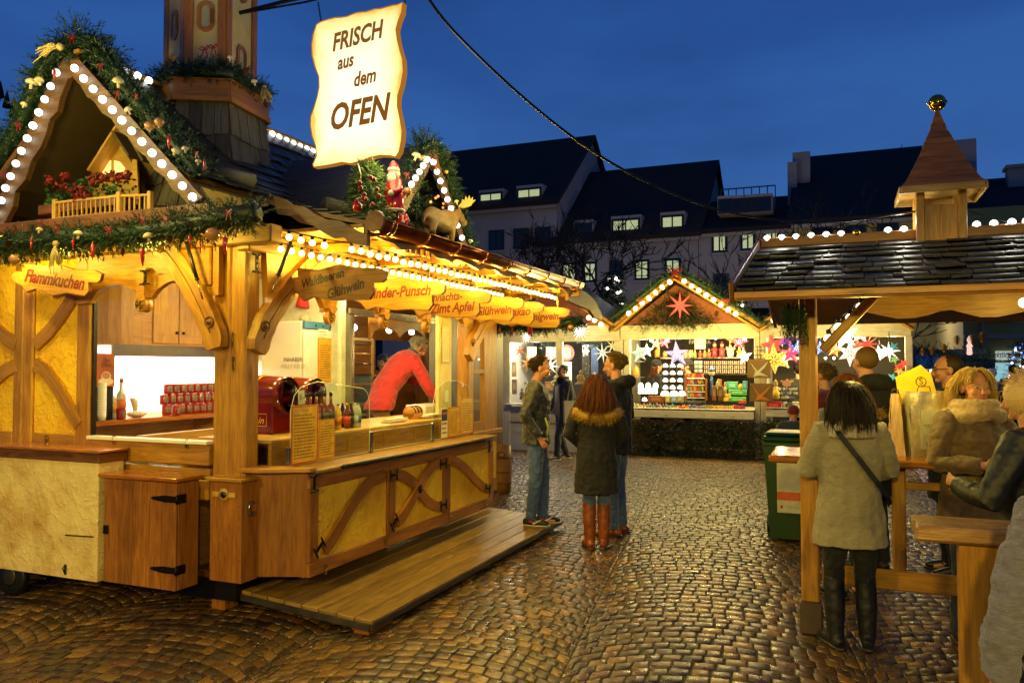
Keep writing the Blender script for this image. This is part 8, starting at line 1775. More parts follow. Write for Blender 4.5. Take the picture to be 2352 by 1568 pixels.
def strands(mb, root, d, ln, r, seg, grav, wav, n=3, clear=None):
 p = V(root); d = V(d).normalized(); P_ = [p.copy()]; ph = rnd(0, 6.28)
 for k in range(seg):
  d = (d+V((sin(ph+k*.9)*wav, cos(ph+k*.7)*wav, -grav))).normalized(); p = p+d*(ln/seg)
  if clear:
   c, R = clear; q = V(((p.x-c.x)/R[0], (p.y-c.y)/R[1], (p.z-c.z)/R[2]))
   if q.length < 1 and p.z > c.z-.06: q = q.normalized(); p = V((c.x+q.x*R[0], c.y+q.y*R[1], c.z+q.z*R[2]))
  P_.append(p.copy())
 c = rnd(.1, .7); mb.tube(P_, [r*(1-.75*(k/seg)**2) for k in range(seg+1)], n, col=(c, c, c), cap=False)
def fur(mb, path, r, n, ln=.05, w=.006):
 w *= .6
 for _ in range(int(n*1.8)):
  i = random.randrange(len(path)-1); p = V(path[i]).lerp(V(path[i+1]), random.random()); d = rdir(); p = p+d*r*rnd(.3, .8); e = d.cross(rdir()).normalized()*w; q = p+d*ln*rnd(.5, 1.1)+V((0, 0, -ln*.2)); c = rnd(0, 1); mb.tri(p-e, p+e, q, 0, (c, c, c))
def person(label, at, head_dir, H=1.75, pose=None, top='black_cloth', hem=.86, legs='denim', shoes='shoe', hair=('short', 'hair_brown'), vox=.012, bulk=1., sleeves=True, bare=False, yaw=0., nod=0., fold=.02, flare=1.0, hood=None, collar=None, hands=True, boots=None, face=True, group=None, tlt=0.):
 k = H/1.75; J = dict(hip=(0, 0, .93), waist=(0, 0, 1.08), chest=(0, .0, 1.30), neck=(0, -.015, 1.48), head=(0, .02, 1.635), sl=(-.185, -.01, 1.425), sr=(.185, -.01, 1.425), el=(-.25, -.03, 1.14), er=(.25, -.03, 1.14), wl=(-.25, .06, .89), wr=(.25, .06, .89), kl=(-.10, .02, .5), kr=(.10, .02, .5), al=(-.11, -.01, .09), ar=(.11, -.01, .09))
 J.update(pose or {}); J = {a: V(b_)*k for a, b_ in J.items()}
 t = bpy.data.objects.new('person', None); COL.objects.link(t); t.location = at; t.rotation_euler = (0, 0, -radians(head_dir)); _tag(t, label, 'person', group); OFF[t.name] = V((0, 0, 0)); X = (1, 0, 0)
 up = (J['neck']-J['chest']).normalized()
 # body: one continuous skin
 mb = MB(); mb.tube([J['hip']-up*.06, J['hip'], J['waist'], J['chest'], J['neck']-up*.05, J['neck']], [.13*k, .15*k, .13*k, .15*k, .10*k, .055*k], 12, side=X, ry=[.09*k, .10*k, .09*k, .10*k, .07*k, .055*k])
 for s, e, w, hh in (('sl', 'el', 'wl', -1), ('sr', 'er', 'wr', 1)):
  mb.tube([J['chest'].lerp(J[s], .5)+up*.06, J[s], J[s].lerp(J[e], .5), J[e], J[e].lerp(J[w], .4), J[w]], [.05*k, .055*k, .045*k, .038*k, .038*k, .026*k], 10)
 for s, kk, a in ((-1, 'kl', 'al'), (1, 'kr', 'ar')):
  hp_ = J['hip']+V((s*.085*k, 0, 0)); mb.tube([hp_, hp_.lerp(J[kk], .5), J[kk], J[kk].lerp(J[a], .4), J[a]], [.08*k, .07*k, .05*k, .05*k, .035*k], 10); mb.tube([J[a], J[a]+V((0, .05, -.05)), J[a]+V((0, .13, -.065))], [.035*k, .035*k, .02*k], 8)
 if hands:
  for w, e, s in (('wl', 'el', -1), ('wr', 'er', 1)):
   d = (J[w]-J[e]).normalized(); n_2 = V((s, 0, 0)); n_2 = (n_2-d*n_2.dot(d)).normalized(); sd = d.cross(n_2); c = J[w]+d*.045*k; mb.tube([J[w], c, J[w]+d*.085*k], [.025*k, .032*k, .032*k], 10, side=sd, ry=[.02*k, .014*k, .012*k])
   for i, l in enumerate((.062, .072, .068, .052)):
    b0 = J[w]+d*.08*k+sd*(-.026+.0175*i)*k; f1 = b0+(d*.95-n_2*.25)*l*.5*k; mb.tube([b0, f1, f1+(d*.7-n_2*.7)*l*.5*k], [.0085*k, .008*k, .006*k], 6)
   b0 = J[w]+d*.025*k-sd*.028*k; mb.tube([b0, b0+(d*.7-sd*.6)*.03*k, b0+(d*1.-sd*.5-n_2*.3)*.055*k], [.011*k, .0095*k, .007*k], 6)
 # head
 R_ = Matrix.Rotation(-radians(yaw), 3, 'Z') @ Matrix.Rotation(-radians(nod), 3, 'X') @ Matrix.Rotation(radians(tlt), 3, 'Y'); hc_ = J['head']; T = lambda x, y, z: hc_ + R_ @ V((x*k, y*k, z*k))
 def hb(m_, c, r, sc=(1, 1, 1), mat=0, col=None, n=12): q = MB(); q.ball((0, 0, 0), r*k, n, 8, mat, col, sc); m_.merge(q, R_, T(*c))
 mb.tube([J['neck']-up*.02, T(0, -.01, -.06)], [.058*k, .055*k], 10)
 hb(mb, (0, -.012, .025), .092, (.83, 1.06, 1.0), n=16); hb(mb, (0, .03, -.035), .066, (.92, .85, 1.05), n=14); hb(mb, (0, .062, -.088), .026, (1.1, .8, .7)); hb(mb, (0, .055, .012), .06, (1.0, .62, .7))
 mb.tube([T(0, .082, .012), T(0, .098, -.012), T(0, .112, -.035), T(0, .09, -.047)], [.008*k, .011*k, .016*k, .008*k], 8)
 for s in (-1, 1): hb(mb, (s*.078, -.012, -.012), .026, (.35, .75, 1.15)); hb(mb, (s*.038, .07, -.03), .024, (1, .6, .9)); hb(mb, (s*.033, .078, .02), .016, (1.3, .6, .5))
 remesh(part(t, 'body', mb, M['skin']), vox*.6 if vox < .011 else vox*.75, 0, None, 1)
 if face:
  q = MB()
  for s in (-1, 1): hb(q, (s*.032, .087, .001), .0115, (1.25, .5, .62), 0, (.55, .5, .45), 8); hb(q, (s*.032, .0925, .001), .006, (.9, .4, .95), 0, (.04, .025, .015), 8)
  part(t, 'eyes', q, M['gloss']); q = MB(); hb(q, (0, .098, -.066), .02, (1.05, .38, .38), 0, (.42, .1, .08), 10); part(t, 'lips', q, M['col']); q = MB()
  for s in (-1, 1): q.tube([T(s*.014, .092, .019), T(s*.032, .096, .025), T(s*.05, .082, .019)], [.0035*k, .004*k, .002*k], 6, col=(.3, .3, .3))
  part(t, 'eyebrows', q, M[hair[1]] if hair else M['hair_brown'])
 # trousers and shoes
 mb = MB(); mb.tube([J['hip']+up*.1, J['hip'], J['hip']-V((0, 0, .09*k))], [.155*k*bulk, .165*k*bulk, .15*k], 12, side=X, ry=[.11*k, .12*k, .11*k])
 lt = .62 if boots else .08
 for s, kk, a in ((-1, 'kl', 'al'), (1, 'kr', 'ar')):
  hp_ = J['hip']+V((s*.082*k, 0, 0)); an = J[a]+V((0, 0, -.02)) if not boots else J[kk].lerp(J[a], .3); mb.tube([hp_, hp_.lerp(J[kk], .5), J[kk], J[kk].lerp(an, .5), an], [.095*k, .088*k, .068*k, .064*k, .058*k if not boots else .05], 12)
 if legs: remesh(part(t, 'trousers', mb, M[legs]), vox, max(fold*1.3, .024), TX2 if vox < .011 else TX, 2)
 for s, a, kk in ((-1, 'al', 'kl'), (1, 'ar', 'kr')):
  z0 = J[a].z-.09*k; A = V((J[a].x, J[a].y, z0)); q = MB(); ou = V((s*.25, 1, 0)).normalized()
  q.tube([A-ou*.075+V((0, 0, .035)), A-ou*.04+V((0, 0, .045)), A+ou*.05+V((0, 0, .045)), A+ou*.13+V((0, 0, .035)), A+ou*.185+V((0, 0, .028))], [.03*k, .042*k, .045*k, .045*k, .03*k], 12, side=V((0, 0, 1)).cross(ou), ry=[.03, .042, .042, .032, .02]); q.tube([A+V((0, 0, .05)), J[a]+V((0, 0, .02))], [.046*k, .045*k], 10)
  if boots: q.tube([A+V((0, 0, .05)), J[a], J[a].lerp(J[kk], .45), J[kk]-V((0, 0, .03))], [.052*k, .055*k, .068*k, .066*k], 12)
  o = remesh(part(t, 'boot' if boots else 'shoe', q, M[boots or shoes]), max(.008, vox*.7), .008 if boots else 0, TX2, 1)
  q = MB(); q.tube([A-ou*.085+V((0, 0, .009)), A+V((0, 0, .009)), A+ou*.12+V((0, 0, .009)), A+ou*.195+V((0, 0, .012))], [.034*k, .044*k, .05*k, .028*k], 12, side=V((0, 0, 1)).cross(ou), ry=[.012]*4, col=(.6, .55, .42) if shoes == 'sneaker' else (.02, .015, .01)); part(o, 'sole', q, M['col'])
  if shoes == 'sneaker':
   q = MB(); q.ribbon([A+V((s*.0, 0, .0))+V((.047*k, 0, 0))-ou*.02+V((0, 0, .06)), A+V((.052*k, 0, .035))+ou*.03, A+V((.045*k, 0, .075))+ou*.11], [.006, .02, .004], (1, 0, 0), .004, col=(.7, .68, .6)); part(o, 'swoosh', q, M['col']); q = MB(); q.tube([A-ou*.02+V((.047*k, 0, .055)), A+ou*.02+V((.048*k, 0, .05))], .012, 6, col=(.5, .03, .03)); part(o, 'red_patch', q, M['col'])
 # upper garment
 mb = MB(); hz = hem*k; c0 = V((J['hip'].x, J['hip'].y, 0)); B = bulk; low = V((c0.x, c0.y, hz)); W1 = .185*k*B*flare
 if J['hip'].z - hz > -.05: pts_ = [low, low.lerp(J['hip'], .5), J['hip']+up*.06, J['waist'], J['chest'], J['neck']-up*.07*k, J['neck']-up*.0]; rx_ = [W1, W1*.97, .175*k*B, .168*k*B, .185*k*B, .15*k*B, .065*k]; ry_ = [W1*.72, .13*k*B, .125*k*B, .12*k*B, .135*k*B, .10*k*B, .065*k]
 else: pts_ = [J['hip']+up*(hz-J['hip'].z), J['waist'], J['chest'], J['neck']-up*.07*k, J['neck']]; rx_ = [.165*k*B, .165*k*B, .185*k*B, .15*k*B, .065*k]; ry_ = [.12*k*B, .12*k*B, .135*k*B, .1*k*B, .065*k]
 mb.tube(pts_, rx_, 16, side=X, ry=ry_)
 for s, e, w in (('sl', 'el', 'wl'), ('sr', 'er', 'wr')):
  we = J[e].lerp(J[w], .95 if sleeves else .25); mb.tube([J['neck']-up*.045*k, J['neck'].lerp(J[s], .55)-up*.03*k, J[s]-up*.01], [.075*k, .08*k, .075*k], 12); mb.tube([J['chest'].lerp(J[s], .4)+up*.015, J[s]-up*.012, J[s].lerp(J[e], .5), J[e], J[e].lerp(we, .5), we], [.082*k*B, .080*k*B**.6, .068*k*B**.5, .060*k*B**.5, .055*k*B**.5, .046*k*B**.5], 12)
 o = remesh(part(t, 'jacket' if hem > .7 else 'coat', mb, M[top]), vox, fold, None, 3); o2 = o.modifiers.new('d2', 'DISPLACE'); o2.texture = TX2; o2.strength = fold*.6; o2.texture_coords = 'LOCAL'; t['_top'] = o.name
 if collar: q = MB(); q.tube([J['neck']-up*.03*k, J['neck']+up*.025*k, T(0, -.02, -.075)], [.085*k, .075*k, .08*k], 14, side=X, ry=[.08*k, .072*k, .078*k], cap=False); remesh(part(t, 'collar', q, M[collar]), vox, .01, TX2, 1)
 if hood: q = MB(); q.tube([J['neck']+V((-.1, -.02, -.02))*k, J['neck']+V((-.085, -.09, .0))*k, J['neck']+V((0, -.125, .0))*k, J['neck']+V((.085, -.09, .0))*k, J['neck']+V((.1, -.02, -.02))*k], [.045*k, .06*k, .068*k, .06*k, .045*k], 12); remesh(part(t, 'hood', q, M[hood]), vox, .02, TX2, 2)
 # hair
 if hair:
  st, hm_ = hair[0], M[hair[1]]; q = MB()
  if st in ('short', 'long', 'bob', 'curly'):
   hb(q, (0, -.03, .035), .096, (.85, 1.03, .98), n=16, col=(.2, .2, .2)); cen = T(0, -.015, .025)
   N = {'short': 1100, 'long': 2400, 'bob': 2600, 'curly': 2200}[st] if vox < .0115 else 700; Rr = (.088*k, .106*k, .100*k); vol = {'bob': 1.42, 'curly': 1.4}.get(st, 1.22)
   for _ in range(N):
    a = rnd(-pi, pi); z = rnd(-.35, 1) if st == 'short' else rnd(.0, 1); r_ = sqrt(1-z*z); d = V((sin(a)*r_, -cos(a)*r_, z))
    if st == 'short' and d.y > .35 and z < .62: continue
    if st != 'short' and d.y > .05 and z < .93: continue
    if st == 'short' and d.y > .0 and z < .25: continue
    root = cen + R_ @ V((d.x*.083*k, d.y*.098*k-.01*k, d.z*.096*k))
    dr = R_ @ (V((d.x*.9+(.5 if d.x > 0 else -.5)*(z > .85), d.y*.6-.25, -.25)) if st != 'short' else V((d.x*.5, d.y*.5+(.5 if z > .7 else -.6), .35+z*.3)))
    if st == 'short': strands(q, root, dr, rnd(.02, .036)*k, .003*k, 2, .15, .1)
    else: strands(q, root, dr, {'long': rnd(.34, .46), 'bob': rnd(.22, .29), 'curly': rnd(.2, .27)}[st]*k, (.0029 if vox < .0115 else .006)*k, 8, .5, {'long': .16, 'bob': .10, 'curly': .36}[st], 3, (cen, (Rr[0]*rnd(1.0, vol), Rr[1]*rnd(1.0, vol-.02), Rr[2]*rnd(1., 1.14))))
   if face and st != 'short':
    for _ in range(420): sx_ = random.choice((-1, 1, 1)); strands(q, T(.02*sx_+rnd(-.02, .02), rnd(.02, .055), .115), R_ @ V((sx_*rnd(.6, 2.), .55, -.1)), rnd(.06, .125)*k, .0029*k, 6, .35, .12, 3, (cen, (Rr[0]*rnd(1.02, 1.12), Rr[1]*rnd(1., 1.08), Rr[2]*1.02)))
  elif st == 'bun': hb(q, (0, -.03, .035), .096, (.86, 1.03, .98), n=16); hb(q, (0, -.09, .08), .045); hb(q, (0, .0, .09), .05, (1.3, 1, .5)); [strands(q, T(rnd(-.07, .07), rnd(-.1, .04), rnd(.06, .11)), rdir(), .05, .004, 3, .2, .3) for _ in range(60)]
  elif st == 'hat': hb(q, (0, -.02, .055), .1, (.9, 1.05, .95), n=16, col=(.2, .2, .2)); q.tube([T(0, -.025, .02), T(0, -.02, .05)], [.098*k, .098*k], 16, col=(.3, .3, .3))
  elif st == 'bald': hb(q, (0, -.03, .03), .0955, (.845, 1.02, .97), n=18, col=(.3, .3, .3))
  part(t, 'knitted_cap' if st == 'hat' else 'hair', q, hm_)
 return t, J, T, k
sneak = m_plain('sneaker', c3('2A2420'), .5); M['sneaker'] = sneak
# the three talking in the alley
yp = GR(1232, 1203, .11)
t, J, T, k = person('young man in grey-olive jacket and jeans, hand in pocket, on the end of the deck', (yp.x, yp.y, .105), 92, 1.70, dict(wr=(.235, .03, .92), er=(.27, -.12, 1.15), el=(-.25, -.1, 1.15), wl=(-.22, .05, .92), al=(-.06, .06, .09), ar=(.07, -.06, .09), kl=(-.07, .07, .5), kr=(.08, -.01, .5), head=(0, .05, 1.625)), 'olive_jacket', .84, 'denim', 'sneaker', ('short', 'hair_brown'), .009, 1.12, nod=4, fold=.022, collar='black_cloth')
mb = MB(); mb.ribbon([V((.2, .09, 1.12))*k, V((.215, .12, 1.03))*k, V((.2, .11, .95))*k], .014, (1, .5, 0), .006, col=(.5, .6, .02)); part(t, 'neon_zip', mb, M['col'])
rp = GR(1372, 1262)
t, J, T, k = person('red-haired woman in dark parka with fur hood and brown knee boots, seen from behind', (rp.x, rp.y+.06, 0), 2, 1.62, dict(el=(-.28, .0, 1.15), er=(.28, .0, 1.15), wl=(-.14, .16, 1.02), wr=(.14, .16, 1.02), al=(-.07, 0, .09), ar=(.07, 0, .09), kl=(-.075, .02, .5), kr=(.075, .02, .5)), 'black_cloth', .56, 'denim', 'shoe', ('long', 'hair_red'), .010, 1.12, fold=.018, flare=1.1, boots='boot_brown', hands=False, face=False)
q = MB(); pth = [V(p)*k for p in ((-.2, .02, 1.40), (-.2, -.10, 1.37), (-.12, -.17, 1.34), (0, -.19, 1.32), (.12, -.17, 1.34), (.2, -.1, 1.37), (.2, .02, 1.40))]; q.tube(pth, .05, 8, col=(.4, .4, .4)); fur(q, pth, .06, 1500, .05, .004); part(t, 'fur_trim', q, M['fur_gold'])
tp_ = GR(1416, 1226)
person('tall sandy-haired man in dark hooded jacket and jeans, behind the red-haired woman', (tp_.x, tp_.y, 0), -62, 1.83, dict(el=(-.24, .02, 1.16), er=(.26, -.03, 1.14), wl=(-.2, .12, .95), wr=(.2, .12, .95)), 'black_cloth', .79, 'denim', 'boot_brown', ('short', 'hair_sandy'), .010, 1.15, fold=.018, hood='black_cloth', hands=False, nod=6)
wp = GR(1293, 1054)
t, J, T, k = person('dark-haired woman with black scarf, tote bag and camera walking before the gift stall', (wp.x, wp.y, 0), -118, 1.72, dict(al=(-.1, .2, .09), kl=(-.1, .16, .5), ar=(.1, -.14, .09), kr=(.1, .02, .5), wr=(.3, .12, .88), er=(.27, .0, 1.13)), 'olive_jacket', .78, 'denim_dark', 'sneaker', ('bun', 'hair_dark'), .012, 1.0, yaw=-8, fold=.02, collar='black_cloth')
q = MB(); q.tube([V((0, .125, .82))*k, V((0, .13, 1.1))*k, V((0, .13, 1.36))*k], [.085*k, .08*k, .07*k], 10, side=(1, 0, 0), ry=[.02, .02, .02]); part(t, 'light_top', q, M['cream_cloth'])
q = MB(); q.tube([J['neck']+V((0, .0, -.05)), J['neck']+V((0, .02, .02)), J['neck']+V((0, .02, .06))], [.12, .125, .09], 14, side=(1, 0, 0), ry=[.12, .12, .09]); remesh(part(t, 'scarf', q, M['black_cloth']), .014, .03, TX2)
q = MB(); a = V((-.25, -.02, 1.42))*k; q.prism([(-.16, -.4), (.16, -.4), (.17, 0), (-.17, 0)], V((-.3, 0, 1.1))*k, (0, 1, 0), (0, 0, 1), .05); q.tube([V((-.3, -.1, 1.1))*k, V((-.24, -.03, 1.46))*k, V((-.3, .1, 1.1))*k], .012, 6); bg_ = solo('tote_bag', 'pale printed tote bag on the shoulder of the walking woman', 'bag', q, M['cream_cloth'], world=True); bg_.parent = None; bg_.location = V(t.location)+Matrix.Rotation(-radians(-118), 3, 'Z') @ V(bg_.location); bg_.rotation_euler = t.rotation_euler
q = MB(); c = V(J['wr'])+V((.02, .06, -.2)); q.obox(c, (.05, 0, 0), (0, .03, 0), (0, 0, .04), bev=.008); q.tube([c+V((0, .03, 0)), c+V((0, .1, -.02))], .033, 12); q.tube([c+V((0, 0, .04)), V(J['wr'])+V((.0, .04, -.06)), c+V((.03, 0, .04))], .006, 5); cm = solo('camera_in_hand', 'black camera dangling on its strap from the walking woman', 'camera', q, M['black'], world=True); cm.location = V(t.location)+Matrix.Rotation(radians(118), 3, 'Z') @ V(cm.location); cm.rotation_euler = t.rotation_euler
# vendor bending over the serving top
hp_ = hY(868, 930, 1.35); vp = W((hp_.x, 1.35, .3)); hd_ = W(hY(962, 800, 1.2)); f_ = 58; Rv = Matrix.Rotation(radians(f_), 3, 'Z')
def vl(p, z=None): q = Rv @ (V(p)-vp); return tuple(q)
hh = V(vl(hd_)); rw = V(vl(W(hY(1015, 930, .85)))); hp2 = V((0, 0, .97)); ch2 = hp2.lerp(hh, .62)+V((0, -.02, .06)); nk = hp2.lerp(hh, .86)+V((0, -.03, .02))
up_ = (nk-hp2).normalized(); sr_ = ch2+up_*.1+V((.19, .0, -.02)); sl_ = ch2+up_*.1+V((-.19, .02, .0)); er_ = sr_.lerp(rw, .5)+V((.08, -.02, -.08))
t, J, T, k = person('grey-haired vendor in red sweater bending over the serving counter', tuple(vp), f_, 1.75, dict(hip=tuple(hp2), waist=tuple(hp2.lerp(ch2, .4)+V((0, -.03, .02))), chest=tuple(ch2), neck=tuple(nk), head=tuple(hh), sl=tuple(sl_), sr=tuple(sr_), er=tuple(er_), wr=tuple(rw), el=tuple(sl_+V((-.08, .14, -.24))), wl=tuple(sl_+V((-.02, .36, -.3)))), 'red_sweater', .93, 'khaki', 'shoe', ('short', 'hair_grey'), .009, 1.12, sleeves=True, nod=35, yaw=5, fold=.018)
q = MB(); q.tube([J['neck']-up_*.01, J['neck']+up_*.04], [.07, .065], 12, side=(1, 0, 0), ry=[.07, .065]); part(t, 'shirt_collar', q, M['denim'])
q = MB(); q.tube([J['wr']-V((0, 0, .0)), J['wr']+(J['wr']-J['er']).normalized()*.1, J['wr']+(J['wr']-J['er']).normalized()*.17], [.045, .05, .03], 10); part(t, 'oven_glove', q, M['olive_jacket'])
# around the shelter
cp2 = GR(1938, 1448)
t, J, T, k = person('woman in pale grey wool coat with dark hair and diagonal strap, back to the camera', (cp2.x-.08, 4.88, 0), 8, 1.60, dict(er=(.27, .03, 1.16), wr=(.14, .26, 1.1), el=(-.27, .03, 1.16), wl=(-.14, .26, 1.12), al=(-.1, 0, .09), ar=(.1, 0, .09)), 'tweed', .68, 'black_cloth', 'shoe', ('bob', 'hair_dark'), .008, 1.16, fold=.014, flare=1.12, boots='leather', hands=False, face=False)
q = MB(); q.tube([J['neck']+V((0, -.02, -.08)), J['neck']+V((0, -.02, -.01)), J['neck']+V((0, -.01, .03)), J['neck']+V((0, 0, .06))], [.16, .15, .12, .09], 16, side=(1, 0, 0), ry=[.13, .125, .11, .085]); remesh(part(t, 'scarf', q, M['scarf_print']), .009, .035, TX2)
q = MB(); q.ribbon([V(p)*k for p in ((-.13, -.10, 1.5), (-.1, -.165, 1.42), (0, -.19, 1.28), (.12, -.18, 1.12), (.2, -.15, 1.02), (.24, -.05, .95))], .03, (.2, -1, .1), .006); part(t, 'bag_strap', q, M['leather'])
person('woman with long brown hair and fur collar half hidden beside the grey coat', (2.50, 5.95, 0), -8, 1.64, None, 'olive_jacket', .75, 'denim_dark', 'shoe', ('long', 'hair_red'), .012, 1.1, hands=False, face=False)
q = MB(); pth = [V((-.16, -.06, 1.36)), V((0, -.16, 1.33)), V((.17, -.05, 1.36))]; q.tube(pth, .04, 8); fur(q, pth, .06, 500, .05, .004); l_ = solo('fur_collar', 'loose golden fur collar on the brown-haired woman', 'fur collar', q, M['fur_gold'], world=True); l_.location = V(l_.location)+V((2.54, 5.93, 0))
person('broad man in black coat with cropped hair, back turned, behind the standing table', (2.98, 6.7, 0), -12, 1.86, None, 'black_cloth', .6, 'black_cloth', 'shoe', ('bald', 'hair_sandy'), .012, 1.35, hands=False, hood='black_cloth', face=False)
t, J, T, k = person('man with glasses and cropped hair looking left at the table', (3.62, 6.6, 0), -75, 1.79, None, 'black_cloth', .6, 'black_cloth', 'shoe', ('bald', 'hair_brown'), .011, 1.25, hands=False, collar='black_cloth')
q = MB(); [q.tube([T(s*.033+cos(a)*.021, .1, .002+sin(a)*.016) for a in [j*pi/5 for j in range(11)]], .002, 5) for s in (-1, 1)]; q.tube([T(-.012, .1, .004), T(.012, .1, .004)], .002, 5); [q.tube([T(s*.055, .1, .006), T(s*.08, -.01, .006)], .002, 5) for s in (-1, 1)]; part(t, 'glasses', q, M['black'])
t, J, T, k = person('blonde woman with beige loop scarf and quilted olive-gold jacket, facing the camera', (2.88, 4.98, 0), 176, 1.68, dict(er=(.3, .05, 1.15), wr=(.12, .27, 1.16), el=(-.3, .05, 1.15), wl=(-.12, .27, 1.16)), 'quilt', .68, 'denim_dark', 'shoe', ('curly', 'hair_blond'), .008, 1.2, yaw=8, fold=.02, flare=1.15)
q = MB(); P_ = [J['neck']+V((sin(a)*.13, cos(a)*.12+.01, -.02+.02*cos(a*2))) for a in [j*pi/8 for j in range(17)]]; q.tube(P_, .055, 12); P_ = [J['neck']+V((sin(a)*.11, cos(a)*.10+.02, .035)) for a in [j*pi/8 for j in range(17)]]; q.tube(P_, .045, 12); remesh(part(t, 'loop_scarf', q, M['beige_knit']), .009, .02, TX2)
lx = (2340-CX)/FPX*3.9
t, J, T, k = person('person in black leather jacket with pale fur on the head, cut by the right edge', (lx+.06, 3.92, 0), -38, 1.64, dict(el=(-.33, .08, 1.13), wl=(-.16, .30, 1.18), er=(.3, -.02, 1.13)), 'leather', .74, 'black_cloth', 'shoe', None, .009, 1.3, fold=.012, face=False, hood='black_cloth')
q = MB(); q.ball(T(0, -.02, .03), .105, 14, 10, 0, (.4, .4, .4), (1, 1.1, 1.05)); fur(q, [T(0, -.03, -.02), T(0, -.02, .05), T(0, .0, .09)], .112, 2600, .045, .004); part(t, 'fur_hat', q, M['fur_pale'])
gx2 = (2352-CX)/FPX*2.25
person('person in heathered grey knit pullover and blue trousers, only the sleeve side in view', (gx2+.24, 2.32, 0), -12, 1.62, dict(el=(-.30, .02, 1.1), wl=(-.31, .06, .86), sl=(-.2, 0, 1.38), er=(.25, 0, 1.1)), 'grey_knit', .82, 'blue_jean', 'shoe', ('short', 'hair_brown'), .007, 1.2, fold=.025, face=False)
person('boy with cropped hair and red collar between post and black coat', (3.14, 8.0, 0), -40, 1.72, None, 'red_cloth', .8, 'denim_dark', 'shoe', ('short', 'hair_sandy'), .013, 1.05, hands=False, collar='red_cloth')
person('child in dark blue jacket leaning by the wheelie bin', (3.2, 9.1, 0), 10, 1.26, dict(head=(.03, .12, 1.6)), 'denim_dark', .8, 'black_cloth', 'shoe', ('hat', 'red_cloth'), .013, 1.25, hands=False, face=False)
person('customer in black jacket at the right window of the gift stall', tuple(GR(1836, 1046)), 20, 1.72, None, 'black_cloth', .7, 'black_cloth', 'shoe', ('short', 'hair_dark'), .014, 1.2, hands=False, face=False)
for u, lab, hd, hr_ in ((1507, 'left stall seller with knitted cap and long red hair, turned to her colleague', 70, 'hair_red'), (1580, 'right stall seller with knitted cap and short hair, turned to her colleague', -75, 'hair_brown')):
 c = b(u, 843, .75); t, J, T, k = person(lab, tuple(W((c.x, c.y, .0))), hd, c.z+.13, None, 'black_cloth', .8, 'black_cloth', 'shoe', ('hat', 'black_cloth'), .014, 1.05, hands=False, collar='olive_jacket')
 q = MB(); [strands(q, T(rnd(-.08, .08), rnd(-.1, -.02), rnd(-.02, .02)), (0, -.3, -1), .22 if u < 1550 else .06, .007, 5, .3, .15) for _ in range(90)]; part(t, 'hair', q, M[hr_])
person('distant person in cream padded coat at the shop window', ((2277-CX)/FPX*17, 17, 0), -20, 1.62, None, 'white_coat', .6, 'black_cloth', 'shoe', ('hat', 'white_coat'), .016, 1.25, hands=False, face=False)
person('distant person in dark jacket with red scarf before the lit shop', ((2325-CX)/FPX*16, 16, 0), 10, 1.72, None, 'black_cloth', .7, 'black_cloth', 'shoe', ('short', 'hair_dark'), .016, 1.25, hands=False, collar='red_cloth', face=False)
c = hY(892, 862, 3.1); person('person with dark green cap standing in for a mirror reflection behind the vendor', tuple(W((c.x, 3.2, .2))), 200, 1.66, None, 'olive_jacket', .8, 'black_cloth', 'shoe', ('hat', 'olive_jacket'), .016, 1., hands=False)  # added figure in place of a customer's reflection in the arched mirror
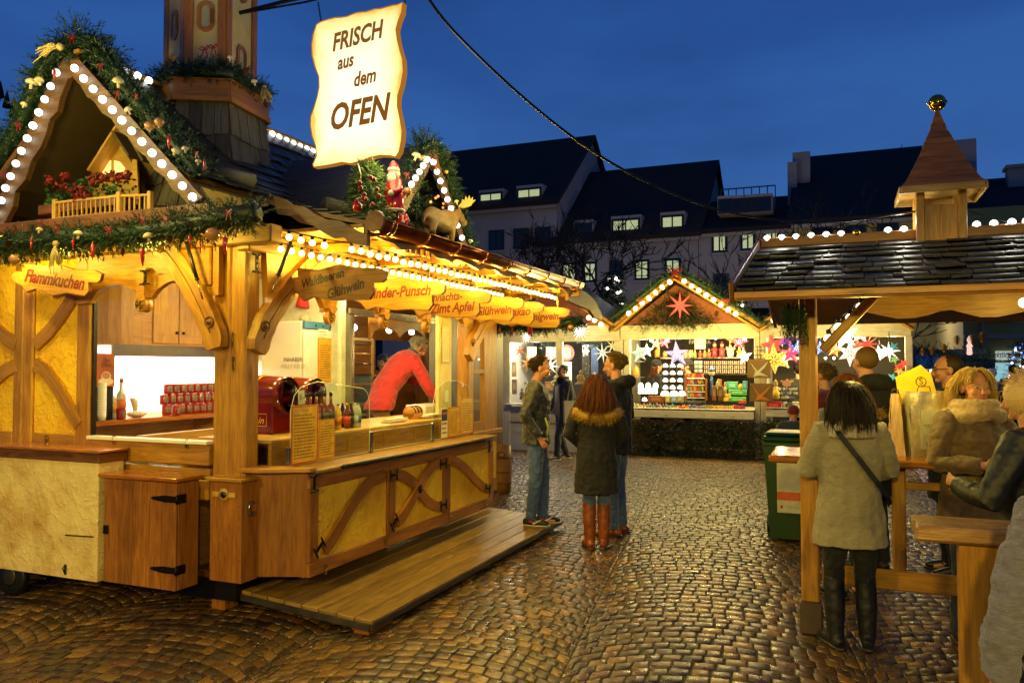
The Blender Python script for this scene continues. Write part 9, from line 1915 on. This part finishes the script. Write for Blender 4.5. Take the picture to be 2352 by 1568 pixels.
# ================================================================ lamps, some added and unseen, most placed at the bulbs, tubes and spots that hang in the place
WARM = (1., .74, .09); WARM2 = (1., .80, .32); COOL = (1., .97, .78); GLOBE = (1., .80, .18)
for k in range(8): lamp('POINT', (.25+k*.52, -.36, 2.40), 13, WARM, .03)
for k in range(6): lamp('POINT', (.3+k*.55, .14, 2.44), 7, WARM, .03)
for k in range(3): lamp('POINT', (-.62, .7+k*.75, 2.5), 22, WARM, .04)  # unseen lamps added under the left eave to light wall and board
lamp('AREA', ((cx0+cx1)/2, yc_+.14, zc0-.08), 34, COOL, cx1-cx0-.3, (0, 0, ROT), sy=.1)
for x in (.1, .75, 1.35, 1.95, 2.5): lamp('POINT', (x, .95, 2.5), 20, WARM2, .05)  # the one nearest the corner has no downlight, added to brighten the cupboards
lamp('POINT', (3.9, 1.8, 2.1), 16, WARM2, .05); lamp('POINT', (5.0, 1.8, 2.1), 16, WARM2, .05)
for p in rr[1::4]+lr[1:9:4]: lamp('POINT', p+V((-.7, 0, -.1)), 13, GLOBE, .05)
for p in drr[::4]+dl[2:3]: lamp('POINT', p+V((0, -.4, 0)), 8, GLOBE, .05)
lamp('POINT', (SX-.3, -.45, 3.15), 22, (1., .86, .4), .3)  # extra lamp added below the lit sign to brighten the roof tree
# gift stall
for u in (1230, 1350): lamp('POINT', b(u, 800, .5), 45, COOL, .05)
for u in (1480, 1560, 1640, 1710): lamp('POINT', b(u, 795, .25), 36, WARM2, .05)
for u in (1790, 1870, 1960, 2050): lamp('POINT', b(u, 790, .25), 44, WARM2, .05)
for p in cb_[1::2]+cr_[1::2]: lamp('POINT', p+V((-.4, 0, 0)), 7, WARM, .05)
for u in (1200, 1350, 1500, 1600, 1700, 1850, 2000): lamp('POINT', b(u, 770, -.9), 27, (1., .74, .16), .06)  # lamps without bulbs, added in the air to light the stall front
# shelter
for p in kb[1:3]: lamp('POINT', p+V((.1, -.12, -.1)), 8, GLOBE, .05)
for p in rb[1::3]: lamp('POINT', p+V((0, 0, .06)), 2, COOL, .03)
for y in (-4.6, -5.8): lamp('POINT', (1.9, y, 2.1), 16, GLOBE, .04)
# unseen lamps added in place of bulb rows of the stalls the photographer stands between, and of the stalls before the houses
for x, y, z, e in ((-5.5, -1.2, 3.1, 620), (-1.5, -3.6, 3.1, 720), (3.2, -3.2, 3.1, 260)): lamp('SPOT', (x, y, z), e, (1., .70, .08), .12, world=True)
lamp('POINT', (.6, -2.5, 3.4), 190, (1., .70, .10), .12, world=True)
for x, y in ((-4, 30), (5, 31), (14, 30), (24, 29)): lamp('POINT', (x, y, 4.), 330, (1., .84, .74), .3, world=True)  # unseen lamps added to brighten the house fronts
